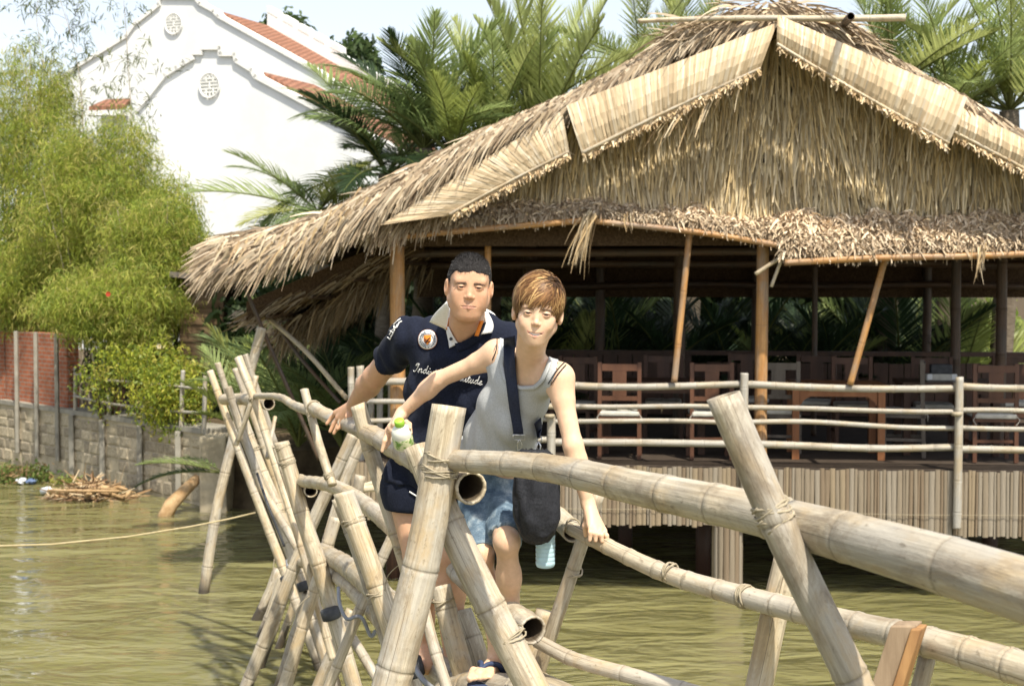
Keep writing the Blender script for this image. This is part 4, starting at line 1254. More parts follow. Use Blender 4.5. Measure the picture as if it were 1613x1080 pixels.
mottled('orange_wood', (0.2, 0.075, 0.028), (0.3, 0.125, 0.05), 6, .4, .4, (1, 1, .2))
table(1315, 1.0, .95, .75, 'orange_wood', 'orange brown wooden table near the railing right of the golden post')
table(1030, 1.25, 1.1, .7, 'dark_wood', 'dark wooden table behind the first chairs right of the woman')
t3, o3 = table(1490, 1.45, 1.0, .7, 'dark_wood', 'dark table carrying the white napkin box')
c = on_plane(1482, 580, o3, VD)
nb_ = empty('napkin_box', (c.x, c.y, o3.z + .761), RZ); tag(nb_, 'small white and dark napkin box on the table at the right', 'box')
MB().box((-.16, -.07, 0), (.16, .07, .07)).build('base', MAT['cushion'], nb_, bevel=.01)
MB().box((-.11, -.06, .071), (.11, .06, .17)).build('dark_panel', MAT['rubber'], nb_, bevel=.01)
MB().box((-.15, -.078, .012), (-.1, -.071, .07)).build('end_cap', MAT['white_wall'], nb_)
MB().box((.1, -.078, .012), (.15, -.071, .07)).build('end_cap', MAT['white_wall'], nb_)
# ================================================================== palms
PG = [(0.29, 0.36, 0.13), (0.22, 0.29, 0.115), (0.42, 0.46, 0.17), (0.1, 0.15, 0.06), (0.25, 0.31, 0.15)]
def frond_mesh(name, Lr, arch, leaf, n_leaf, droop, colr, yellow=0.0, fold=.5, seed=0):
    """a pinnate frond along +x rising in z; origin at its foot"""
    rng = np.random.default_rng(seed)
    ts = np.linspace(0, 1, 12)
    def rach(t):
        t = np.asarray(t)
        return np.stack([Lr * t * np.cos(arch * t * .5), np.zeros_like(t), Lr * (t * np.sin(0.0 * t) - arch * .38 * t ** 2.2)], -1)
    R = rach(ts)
    t = np.linspace(.16, .99, n_leaf)
    q = rach(t); tan = unit(rach(t + .01) - rach(t - .01))
    Vs, Fs, Cs = [], [], []
    parts = []
    for sgn in (-1, 1):
        prof = np.sin(PI * (t * .82 + .17)) ** .6
        ang = np.interp(t, [0, .5, 1], [1.2, .95, .35])
        up = np.cross(tan, np.array([0, 1., 0])); up = unit(up); up[up[:, 2] < 0] *= -1
        lat = np.array([0, sgn, 0.])
        d = unit(tan * np.cos(ang)[:, None] + (lat * math.cos(fold) + up * math.sin(fold)) * np.sin(ang)[:, None] + rng.normal(0, .06, (n_leaf, 3)))
        ln = leaf * prof * rng.uniform(.85, 1.1, n_leaf)
        side = unit(np.cross(d, np.cross(tan, d)) + tan * .2)
        bend = np.zeros((n_leaf, 3)); bend[:, 2] = -droop * rng.uniform(.6, 1.4, n_leaf)
        c = np.asarray(colr) * rng.uniform(.7, 1.3, (n_leaf, 1)) 
        c = c * (1 - yellow) + np.array([.42, .38, .08]) * yellow * rng.uniform(.6, 1.2, (n_leaf, 1))
        parts.append(blades(q, d, side, ln, rng.uniform(.028, .044, n_leaf), 4, bend, .1, c, None, [.5, 1, .85, .55, .06])[:3])
    m = MB(); m.tube([tuple(p) for p in R], list(np.linspace(.03, .006, 12)), 6)
    Vr = np.array(m.v); 
    Fq = np.array([f for f in m.f if len(f) == 4])
    parts.append((Vr, Fq, np.tile(np.array([.2, .22, .07]), (len(Vr), 1))))
    V, F, C = merge(parts)
    me = mesh(name, V, F, C); me.materials.append(MAT['leaf'])
    return me
FR = []
k = 0
for Lr, arch, leaf, nl, droop, colr, yel, fold in (
    (2.9, .55, .8, 44, .22, PG[0], 0, .5), (2.6, .9, .75, 42, .4, PG[1], 0, .35), (3.1, .3, .75, 50, .08, PG[2], .0, .7),
    (2.5, 1.2, .66, 42, .5, PG[1], .0, .3), (2.7, .6, .74, 42, .26, PG[2], .28, .5), (3.0, .22, .66, 54, .05, (.34, .39, .15), .05, .9),
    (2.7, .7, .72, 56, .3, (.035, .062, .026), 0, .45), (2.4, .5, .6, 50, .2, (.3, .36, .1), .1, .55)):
    FR.append(frond_mesh('frond', Lr, arch, leaf, nl, droop, colr, yel, fold, 50 + k)); k += 1
mottled('palm_bark', (.1, .08, .06), (.2, .165, .125), 8, .95, .1, (1, 1, 4))
def palm(lab, c, n, kinds, scale=1.0, elev=(.1, 1.35), az=None, base=None, cat='palm tree', group='palms behind the pavilion', seed=0, name='palm_tree'):
    """crown centre c; fronds spread around it; trunk down to the ground when high"""
    r = random.Random(seed)
    g = 0.9
    root = empty(name, (c.x, c.y, g)); tag(root, lab, cat, group)
    h = c.z - g
    if h > .6:
        m = MB()
        ns = 8
        m.tube([(.15 * math.sin(i / ns * 2) - .15 * math.sin(2), 0, h * i / ns) for i in range(ns + 1)], [.14 + .03 * (1 - i / ns) + (.012 if i % 2 else 0) for i in range(ns + 1)], 9)
        m.build('trunk', MAT['palm_bark'], root, True)
    for i in range(n):
        a = (az[0] + (az[1] - az[0]) * (i + r.random()) / n) if az else 2 * PI * (i + r.random() * .6) / n
        e = r.uniform(*elev)
        o = obj('frond', FR[r.choice(kinds)], None, root)
        M = Matrix.Translation((0, 0, h)) @ Matrix.Rotation(a, 4, 'Z') @ Matrix.Rotation(-e, 4, 'Y') @ Matrix.Rotation(r.uniform(-.5, .5), 4, 'X') @ Matrix.Scale(scale * r.uniform(.8, 1.1), 4)
        o.matrix_local = M
    return root
S = 0
def pp(lab, px, py, d, n, kinds, sc=1.0, elev=(.1, 1.35), az=None, **kw):
    global S; S += 1
    return palm(lab, P(px, py, d), n, kinds, sc, elev, az, seed=S, **kw)
pp('dark palm in front of the lower tiled roof', 610, 275, 20.8, 18, [0, 1, 3, 6], .8, (-.1, 1.1))
pp('palm with dark drooping fronds above the left roof slope', 668, 235, 20.6, 20, [0, 1, 6, 3], .78, (.2, 1.3))
pp('palm with a yellowing frond above the roof slope', 715, 250, 20.4, 17, [0, 4, 7, 1], .78, (.2, 1.3))
pp('tall upright palm, its broad fans highest left of the ridge', 850, 225, 20.6, 15, [2, 5, 5, 2, 7], .84, (.75, 1.5))
pp('upright palm left of the tallest fan', 775, 232, 20.8, 15, [2, 0, 7], .74, (.6, 1.45))
pp('pale green palm low beside the white building', 500, 335, 20.8, 16, [0, 1, 4, 7], .64, (-.05, 1.0))
pp('palm just left of the ridge', 1010, 105, 21.5, 12, [0, 2, 5], .6, (.3, 1.4))
pp('small palm crown peeping over the ridge', 1095, 85, 23, 8, [0, 2], .55, (.4, 1.3))
pp('palm right of the ridge poles', 1405, 140, 20.5, 14, [2, 0, 5], .7, (.4, 1.45))
pp('low palm between ridge poles and right edge', 1500, 175, 20.4, 16, [0, 7, 1], .64, (.1, 1.3))
pp('bright palm at the upper right edge', 1590, 175, 20.5, 20, [0, 2, 7, 5], .78, (.2, 1.4))
# undergrowth: trunkless palms with fronds rising from the ground behind and beside the pavilion
kw = dict(group='low palms around the pavilion', name='nipa_palm')  # behind the deck, dark and pale frond colours stand in for shade and sunlight
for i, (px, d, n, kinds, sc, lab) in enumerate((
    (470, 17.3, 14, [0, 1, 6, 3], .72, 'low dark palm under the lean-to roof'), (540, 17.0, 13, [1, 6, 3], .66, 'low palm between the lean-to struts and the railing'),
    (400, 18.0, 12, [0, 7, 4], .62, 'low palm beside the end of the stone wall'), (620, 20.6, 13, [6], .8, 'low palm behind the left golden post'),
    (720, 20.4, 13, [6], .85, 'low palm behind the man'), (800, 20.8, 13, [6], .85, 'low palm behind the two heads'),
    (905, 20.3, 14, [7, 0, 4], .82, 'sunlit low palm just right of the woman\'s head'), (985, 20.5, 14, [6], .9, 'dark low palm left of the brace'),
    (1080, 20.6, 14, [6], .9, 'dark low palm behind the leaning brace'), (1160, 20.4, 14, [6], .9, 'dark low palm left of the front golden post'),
    (1240, 20.2, 13, [7, 0, 6], .85, 'low palm with lit-coloured leaflets right of the front golden post'), (1330, 20.6, 14, [6, 6, 6, 7], .9, 'dark low palm behind the orange table'),
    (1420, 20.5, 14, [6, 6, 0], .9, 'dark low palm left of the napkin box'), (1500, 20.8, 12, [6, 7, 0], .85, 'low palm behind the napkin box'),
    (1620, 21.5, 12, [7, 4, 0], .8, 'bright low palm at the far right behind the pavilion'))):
    c = P(px, 600, d); c.z = 1.0
    pp(lab, px, 450 + (CAMZ - 1.05) * FPX / d, d, n, kinds, sc, (.45, 1.5), **kw)
# frond reaching out over the water near the pier
c = P(352, 745, 17.2)
r_ = empty('palm_sprig', c); tag(r_, 'single green palm frond reaching over the water beside the wall pier', 'palm frond')
for i, (a, e, s) in enumerate(((PI * .98, .12, .42), (PI * 1.08, .35, .36), (PI * .9, .55, .3))):
    o = obj('frond', FR[(6, 0, 1)[i]], None, r_); o.matrix_local = Matrix.Rotation(a, 4, 'Z') @ Matrix.Rotation(-e, 4, 'Y') @ Matrix.Scale(s, 4)
# rounded broadleaf trees beyond
TG = [(.06, .1, .035), (.09, .14, .045), (.045, .075, .03), (.12, .17, .06)]
def tree(lab, px, py, d, rx, ry, n, ll=.2, cols=TG):
    c = P(px, py, d); m_ = d / FPX
    root = empty('broadleaf_tree', (c.x, c.y, .95)); tag(root, lab, 'tree', 'trees beyond the palms')
    h = c.z - .95
    V, F, C = leaf_cloud(n, 10, ellipsoid_pts((0, 0, h), (rx * m_, rx * m_ * .8, ry * m_), .3), ll, ll * .45, cols, .2, .16)
    tag(mk('crown', V, F, MAT['leaf'], root, C), kind='stuff')
    m = MB(); m.tube([(0, 0, -.1), (.1, 0, h * .5), (0, 0, h)], [.2, .14, .05], 8)
    for k in range(5):
        a = k * 1.3
        m.tube([(.05, 0, h * (.5 + .08 * k)), (math.cos(a) * rx * m_ * .6, math.sin(a) * rx * m_ * .5, h + (k - 2) * ry * m_ * .2)], [.07, .02], 6)
    m.build('trunk', MAT['palm_bark'], root, True)
tree('small round tree top behind the roof of the rear white wing', 448, 48, 50, 26, 18, 260, .3)
tree('grey green tree top beside the highest white roof', 552, 98, 48, 42, 28, 420, .3)
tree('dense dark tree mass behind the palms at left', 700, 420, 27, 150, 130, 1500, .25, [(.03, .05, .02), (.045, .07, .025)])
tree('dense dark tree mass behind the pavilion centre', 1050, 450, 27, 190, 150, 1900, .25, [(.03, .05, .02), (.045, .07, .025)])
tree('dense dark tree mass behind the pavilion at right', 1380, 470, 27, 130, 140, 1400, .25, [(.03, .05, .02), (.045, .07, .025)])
tree('sunlit green bush seen through the right end of the pavilion', 1550, 540, 25.5, 45, 55, 700, .16, [(.2, .3, .04), (.28, .33, .06), (.12, .2, .03)])
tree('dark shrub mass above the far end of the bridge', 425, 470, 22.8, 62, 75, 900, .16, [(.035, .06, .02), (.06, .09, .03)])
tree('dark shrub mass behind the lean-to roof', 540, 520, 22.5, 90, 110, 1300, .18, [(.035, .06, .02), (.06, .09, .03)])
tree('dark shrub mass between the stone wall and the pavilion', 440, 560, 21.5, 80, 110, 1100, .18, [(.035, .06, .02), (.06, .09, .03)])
# ================================================================== bamboo monkey bridge
bridge = empty('bamboo_bridge', (0, 0, 0))
tag(bridge, 'rickety footbridge of crossed grey bamboo poles with bamboo handrails', 'bridge')
POLES = []
def px_r(dpx, d): return dpx * d / FPX / 2
def pole(pts, w0, w1, mat='bamboo_pale', name='pole', leg=False, hollow=(False, False), node=.3, ext=0.0, **kw):
    """pts: (px,py,depth); w0,w1: apparent width in px at both ends; leg: run on to the river bed"""
    q = [P(*p) for p in pts]
    r0 = px_r(w0, pts[0][2]); r1 = px_r(w1, pts[-1][2])
    if ext:
        q[0] = q[0] + (q[0] - q[1]).normalized() * ext
    if leg:
        t = (q[-1] - q[-2]).normalized()
        if t.z < -.05:
            k = (q[-1].z + .35) / -t.z
            if k > 0: q.append(q[-1] + t * k)
    POLES.append((q, r0, r1))
    kw.setdefault('wob', .006)
    return bamboo(name, q, r0, r1, mat, bridge, node, hollow, wet=.15 if leg else None, **kw), q
def tie(px, py, d, axis, wpx, turns=3):
    c = P(px, py, d); a = Vector(axis); best = (9, None)
    for q, r0, r1 in POLES:
        tot = sum((v - u).length for u, v in zip(q, q[1:])); run = 0.0
        for u, v in zip(q, q[1:]):
            w = v - u; t = max(0, min(1, (c - u).dot(w) / w.length_squared)); p = u + w * t
            e = (p - c).length + .15 * (1 - abs(w.normalized().dot(a)))
            if e < best[0]: best = (e, (p, w.normalized(), r0 + (r1 - r0) * (run + w.length * t) / tot))
            run += w.length
    p, ax, r = best[1]
    lashing(p, ax, r * 1.06, bridge, turns)
def axis_of(p, q): return (P(*q) - P(*p)).normalized()

# ---- near trestles
pole([(1141, 622, 2.84), (1235, 850, 2.80), (1345, 1085, 2.78)], 56, 60, 'bamboo_grey', leg=True, hollow=(True, False), node=.36)
pole([(1238, 880, 3.75), (1212, 985, 3.75), (1190, 1090, 3.75)], 44, 44, 'bamboo_pale', leg=True, node=.42)
pole([(711, 640, 4.12), (672, 860, 4.12), (612, 1090, 4.1)], 54, 76, 'bamboo_pale', leg=True, hollow=(True, False), node=.34, bumpy=1.04)
pole([(661, 702, 4.3), (725, 850, 4.2), (845, 1090, 4.15)], 48, 66, 'bamboo_pale', leg=True, hollow=(True, False), node=.34)
pole([(946, 775, 4.35), (905, 900, 4.4), (866, 1012, 4.45)], 22, 26, 'bamboo_grey', leg=True, node=.4)
pole([(862, 962, 4.5), (842, 1020, 4.5)], 38, 40, 'bamboo_pale', leg=True, node=.2)
pole([(692, 924, 4.75), (712, 1000, 4.72), (738, 1090, 4.7)], 33, 46, 'bamboo_pale', leg=True, hollow=(True, False), node=.3)
pole([(728, 960, 4.95), (752, 1030, 4.9), (768, 1090, 4.9)], 34, 38, 'bamboo_grey', leg=True, node=.3)
pole([(668, 950, 4.7), (682, 1010, 4.65), (706, 1090, 4.6)], 18, 22, 'bamboo_pale', leg=True)
# ---- middle trestles
pole([(566, 636, 5.25), (588, 715, 5.25), (640, 880, 5.2), (655, 940, 5.2)], 25, 30, 'bamboo_pale', hollow=(True, False), leg=True)
pole([(541, 775, 6.1), (578, 880, 6.05), (622, 1012, 6.0)], 34, 42, 'bamboo_pale', leg=True, hollow=(True, False))
pole([(531, 785, 6.2), (568, 885, 6.15), (606, 1010, 6.1)], 13, 18, 'bamboo_grey', leg=True)
pole([(481, 613, 6.7), (503, 700, 6.6), (523, 764, 6.5)], 14, 15, 'bamboo_grey', ext=0.0)
pole([(618, 842, 7.0), (590, 905, 7.0), (560, 980, 7.0)], 16, 17, 'bamboo_grey', leg=True)
pole([(557, 684, 9.9), (530, 745, 9.9), (495, 820, 9.9), (470, 880, 9.9)], 20, 22, 'bamboo_grey', leg=True)
pole([(572, 690, 9.6), (545, 755, 9.6), (512, 870, 9.6)], 16, 18, 'bamboo_pale', leg=True)
pole([(530, 815, 9.2), (512, 872, 9.2), (490, 940, 9.2)], 18, 19, 'bamboo_pale', leg=True)
pole([(566, 748, 7.4), (556, 810, 7.4)], 17, 17, 'bamboo_grey', hollow=(True, False))
# ---- far trestles
pole([(331, 584, 11.2), (388, 740, 11.1), (448, 900, 11.0)], 11, 19, 'bamboo_pale', leg=True)
pole([(343, 571, 11.5), (372, 660, 11.5), (415, 770, 11.4)], 10, 14, 'bamboo_grey', leg=True)
pole([(382, 662, 10.6), (410, 735, 10.6), (440, 805, 10.5), (475, 916, 10.4)], 19, 22, 'bamboo_pale', leg=True, hollow=(True, False))
pole([(374, 563, 9.7), (400, 632, 9.6), (440, 755, 9.5), (473, 855, 9.4), (526, 1037, 9.3)], 13, 12, 'bamboo_pale')
pole([(386, 558, 10.2), (405, 615, 10.2), (430, 690, 10.2)], 10, 12, 'bamboo_grey', leg=True)
pole([(369, 580, 10.9), (392, 640, 10.9), (420, 720, 10.9)], 9, 12, 'bamboo_grey', leg=True)
pole([(442, 696, 8.7), (460, 752, 8.7), (478, 817, 8.65), (505, 892, 8.6), (524, 960, 8.6)], 25, 27, 'bamboo_pale', leg=True, hollow=(True, False))
pole([(433, 700, 9.0), (455, 770, 9.0), (480, 850, 9.0)], 9, 12, 'bamboo_pale', leg=True)
pole([(358, 608, 10.4), (375, 660, 10.4), (395, 715, 10.3), (414, 770, 10.3), (432, 800, 10.2)], 13, 16, 'bamboo_grey', leg=True)
pole([(433, 657, 9.8), (427, 690, 9.7), (421, 722, 9.6)], 6, 7, 'bamboo_pale')
pole([(405, 592, 9.9), (395, 640, 9.9), (372, 700, 10.0)], 8, 8, 'bamboo_pale')
pole([(412, 516, 13.9), (392, 590, 13.9), (362, 715, 13.8), (342, 805, 13.75), (322, 928, 13.7)], 15, 17, 'bamboo_grey', leg=True, node=.45)
pole([(458, 905, 11.0), (440, 960, 11.0), (408, 1050, 11.0)], 18, 21, 'bamboo_grey', leg=True, node=.5)
pole([(438, 895, 12.6), (424, 935, 12.6), (412, 960, 12.6)], 17, 18, 'bamboo_grey', leg=True, node=.5)
pole([(446, 905, 12.0), (428, 960, 12.0), (412, 1000, 12.0)], 18, 20, 'bamboo_grey', leg=True, node=.5)
pole([(488, 935, 10.3), (468, 995, 10.3), (446, 1070, 10.3)], 23, 24, 'bamboo_grey', leg=True, node=.5)
pole([(580, 925, 9.3), (560, 972, 9.3), (518, 1080, 9.3)], 16, 18, 'bamboo_grey', leg=True, node=.4)
pole([(552, 960, 9.7), (528, 1010, 9.7), (500, 1080, 9.7)], 17, 18, 'bamboo_grey', leg=True, node=.4)
pole([(485, 870, 11.6), (470, 925, 11.6), (450, 985, 11.6)], 12, 12, 'bamboo_grey', leg=True)
# ---- handrails, left (near) side
pole([(352, 628, 11.0), (390, 628, 10.4), (424, 637, 9.7)], 17, 20, 'bamboo_pale', 'handrail', hollow=(False, True), node=.4)
pole([(398, 622, 9.75), (440, 626, 8.4), (470, 640, 7.3), (498, 650, 6.6)], 9, 17, 'bamboo_pale', 'handrail', hollow=(False, False))
pole([(492, 640, 6.55), (520, 655, 6.0), (548, 666, 5.55)], 20, 26, 'bamboo_pale', 'handrail', hollow=(False, True), node=.35)
pole([(540, 663, 5.6), (590, 684, 5.15), (640, 712, 4.75), (690, 742, 4.45), (744, 771, 4.12)], 22, 52, 'bamboo_pale', 'handrail', hollow=(False, True), node=.17, bumpy=1.1)
pole([(716, 727, 4.1), (860, 735, 3.75), (1000, 762, 3.4), (1120, 786, 3.16), (1236, 812, 2.98)], 34, 72, 'bamboo_grey', 'handrail', node=.17, bumpy=1.05)
pole([(1254, 820, 2.9), (1360, 850, 2.68), (1500, 893, 2.45), (1720, 968, 2.2)], 74, 112, 'bamboo_grey', 'handrail', node=.28, bumpy=1.035, hollow=(True, False))
# ---- handrails, right (far) side
pole([(468, 756, 8.9), (520, 764, 7.6), (560, 785, 6.9), (606, 820, 6.2), (660, 866, 5.6), (690, 890, 5.3)], 17, 36, 'bamboo_pale', 'handrail', hollow=(False, True), node=.24)
pole([(474, 757, 9.2), (489, 773, 8.6)], 19, 21, 'bamboo_pale', 'handrail', hollow=(False, True), node=.3)
pole([(684, 862, 5.1), (740, 915, 4.8), (790, 952, 4.55), (840, 989, 4.28)], 28, 46, 'bamboo_pale', 'handrail', hollow=(False, True), node=.2)
pole([(565, 768, 9.0), (600, 766, 9.0), (650, 768, 9.0)], 12, 12, 'bamboo_pale', 'handrail', node=.12, bumpy=1.1)
pole([(540, 775, 9.4), (590, 760, 9.4), (640, 757, 9.4)], 9, 9, 'bamboo_pale', 'handrail', node=.12)
pole([(878, 810, 4.6), (905, 836, 4.45)], 34, 36, 'bamboo_pale', 'handrail', hollow=(False, True), node=.4)
pole([(890, 822, 4.5), (935, 845, 4.3), (1050, 900, 4.0), (1170, 938, 3.75), (1320, 980, 3.45), (1480, 1020, 3.15), (1720, 1090, 2.8)], 21, 62, 'bamboo_pale', 'handrail', node=.11, bumpy=1.08)
pole([(846, 1008, 4.4), (900, 1037, 4.3), (980, 1062, 4.15), (1110, 1100, 3.95)], 22, 28, 'bamboo_pale', 'handrail', node=.2)
# ---- walkway logs
pole([(500, 868, 9.3), (535, 882, 8.4), (566, 905, 7.4), (600, 940, 6.6), (650, 1000, 5.7), (705, 1062, 4.9), (770, 1096, 4.5)], 26, 60, 'bamboo_grey', 'walkway_log', node=.3)
pole([(462, 882, 10.2), (500, 890, 9.4), (540, 915, 8.4), (575, 945, 7.4), (640, 1020, 6.2), (700, 1085, 5.4)], 18, 40, 'bamboo_pale', 'walkway_log', node=.25)
pole([(700, 1085, 4.8), (760, 1078, 4.55), (830, 1090, 4.3), (940, 1140, 3.9)], 44, 70, 'bamboo_grey', 'walkway_log', node=.3)
pole([(775, 1062, 4.85), (840, 1076, 4.5), (930, 1120, 4.1)], 40, 60, 'bamboo_grey', 'walkway_log', node=.3)
# ragged bundle of old bark on the walkway
# ---- plank stub lower right
a = P(1425, 985, 3.1); b = P(1385, 1110, 3.1)
u_ = (b - a).normalized(); 
wv_ = P(1450, 985, 3.1) - P(1405, 985, 3.1)
m = MB(); th_ = Vector((0.03, .05, 0))
for q0, q1 in ((a, b),):
    VV = [q0 - wv_ * .5, q0 + wv_ * .4, q1 + wv_ * .4, q1 - wv_ * .5]
    m.add(VV + [v + th_ for v in VV], [(3, 2, 1, 0), (4, 5, 6, 7), (0, 1, 5, 4), (1, 2, 6, 5), (2, 3, 7, 6), (3, 0, 4, 7)])
m.build('plank', mottled('plank_brown', (.2, .14, .09), (.34, .255, .17), 10, .8, .15, (3, 3, .4)), bridge, bevel=.004)
m = MB(); o_ = wv_ * .35 + Vector((0, -.004, 0))
VV = [a + o_ * .5, a + o_ * 1.5, b + o_ * 1.5, b + o_ * .5]; VV = [v + Vector((0, -.006, -.005)) for v in VV]
m.add(VV + [v + th_ for v in VV], [(3, 2, 1, 0), (4, 5, 6, 7), (0, 1, 5, 4), (1, 2, 6, 5), (2, 3, 7, 6), (3, 0, 4, 7)])
m.build('plank', mottled('plank_edge', (.24, .125, .055), (.4, .23, .1), 10, .8, .15, (3, 3, .4)), bridge, bevel=.004)
pole([(1462, 1025, 3.2), (1445, 1100, 3.2)], 28, 32, 'bamboo_grey', leg=True)
# ---- lashings
for px, py, d, p, q, w, tn in (
    (1212, 800, 2.81, (1141, 622, 2.84), (1235, 850, 2.80), 60, 3), (1222, 818, 2.81, (1141, 622, 2.84), (1235, 850, 2.80), 60, 2),
    (689, 742, 4.1, (711, 640, 4.12), (672, 860, 4.12), 60, 4), (697, 720, 4.1, (711, 640, 4.12), (672, 860, 4.12), 58, 2),
    (676, 735, 4.3, (661, 702, 4.3), (725, 850, 4.2), 52, 3), (800, 1003, 4.17, (725, 850, 4.2), (845, 1090, 4.15), 64, 3),
    (584, 702, 5.25, (566, 636, 5.25), (588, 715, 5.25), 28, 4), (636, 860, 5.2, (588, 715, 5.25), (640, 880, 5.2), 31, 4),
    (494, 650, 6.65, (481, 613, 6.7), (503, 700, 6.6), 16, 4), (500, 648, 6.5, (492, 640, 6.55), (520, 655, 6.0), 22, 3),
    (522, 760, 6.6, (481, 613, 6.7), (523, 764, 6.5), 18, 4), (398, 632, 9.65, (374, 563, 9.7), (400, 632, 9.6), 15, 4),
    (345, 625, 11.15, (331, 584, 11.2), (372, 720, 11.1), 15, 3), (452, 728, 8.7, (442, 696, 8.7), (460, 752, 8.7), 27, 4),
    (452, 700, 8.7, (442, 696, 8.7), (460, 752, 8.7), 27, 2), (388, 712, 10.9, (331, 584, 11.2), (408, 790, 11.0), 18, 3),
    (402, 705, 10.6, (382, 662, 10.6), (440, 805, 10.5), 22, 3), (556, 820, 6.1, (541, 775, 6.1), (578, 880, 6.05), 38, 3),
    (592, 935, 6.0, (578, 880, 6.05), (622, 1012, 6.0), 42, 3), (1050, 900, 3.98, (935, 845, 4.3), (1170, 938, 3.75), 32, 3),
    (1172, 938, 3.74, (1050, 900, 4.0), (1320, 980, 3.45), 38, 4), (905, 900, 4.4, (946, 775, 4.35), (866, 1012, 4.45), 26, 2),
    (900, 830, 4.45, (890, 822, 4.5), (935, 845, 4.3), 28, 2), (700, 945, 4.73, (692, 924, 4.75), (712, 1000, 4.72), 38, 2),
    (443, 795, 10.4, (382, 662, 10.6), (475, 916, 10.4), 22, 3), (515, 925, 8.6, (505, 892, 8.6), (524, 960, 8.6), 30, 4),
    (560, 890, 7.5, (535, 882, 8.4), (566, 905, 7.4), 34, 3), (640, 712, 4.75, (590, 684, 5.15), (640, 712, 4.75), 34, 3)):
    tie(px, py, d, axis_of(p, q), w, tn)
# ---- grey hose hooks and rubber ties
def hose(pts, w, name='hose_hook', mat='grey_pipe'):
    q = [P(*p) for p in pts]
    fine = []
    for i in range(len(q) - 1):
        p0, p1, p2, p3 = q[max(i-1, 0)], q[i], q[i+1], q[min(i+2, len(q)-1)]
        for k in range(5):
            t = k / 5
            fine.append(.5 * ((2*p1) + (p2-p0)*t + (2*p0-5*p1+4*p2-p3)*t*t + (3*p1-p0-3*p2+p3)*t**3))
    fine.append(q[-1])
    MB().tube(fine, px_r(w, pts[0][2]), 8).build(name, MAT[mat], bridge, True)
hose([(533, 925, 7.2), (535, 950, 7.0), (546, 974, 6.9), (562, 970, 6.9), (572, 975, 6.9), (584, 1001, 6.9), (592, 992, 6.9)], 6)
hose([(452, 882, 10.3), (455, 905, 10.2), (458, 919, 10.2), (463, 908, 10.2)], 5)
hose([(646, 1022, 4.9), (654, 1050, 4.7), (668, 1072, 4.6), (690, 1090, 4.6)], 9)
hose([(405, 745, 10.2), (415, 775, 10.1), (424, 800, 10.0), (436, 830, 10.0), (448, 860, 10.0)], 4, 'cord', 'rubber')
for px, py, d, p, q, w in ((453, 912, 10.9, (408, 790, 11.0), (448, 900, 11.0), 22), (480, 922, 10.3, (440, 805, 10.5), (475, 916, 10.4), 24), (521, 966, 8.5, (505, 892, 8.6), (524, 960, 8.6), 30),
                           (650, 1050, 4.9, (640, 880, 5.2), (655, 940, 5.2), 34)):
    c = P(px, py, d); ax = axis_of(p, q); r = px_r(w, d)
    M = Matrix.Translation(c) @ ax.to_track_quat('Z', 'Y').to_matrix().to_4x4()
    MB().lathe([(r * .9, -.035), (r * 1.02, -.03), (r * 1.05, 0), (r * 1.02, .03), (r * .9, .035)], M, 12).build('rubber_wrap', MAT['rubber'], bridge, True)
# loose wire ends
for pts in ([(655, 868, 5.2), (640, 880, 5.2), (612, 905, 5.3), (606, 930, 5.3)], [(432, 880, 10.9), (430, 900, 10.9), (428, 915, 10.9)], [(488, 938, 8.6), (470, 955, 8.6), (458, 985, 8.6)], [(1232, 905, 3.7), (1215, 960, 3.7), (1212, 1000, 3.7)]):
    hose(pts, 1.6, 'wire', 'rope')
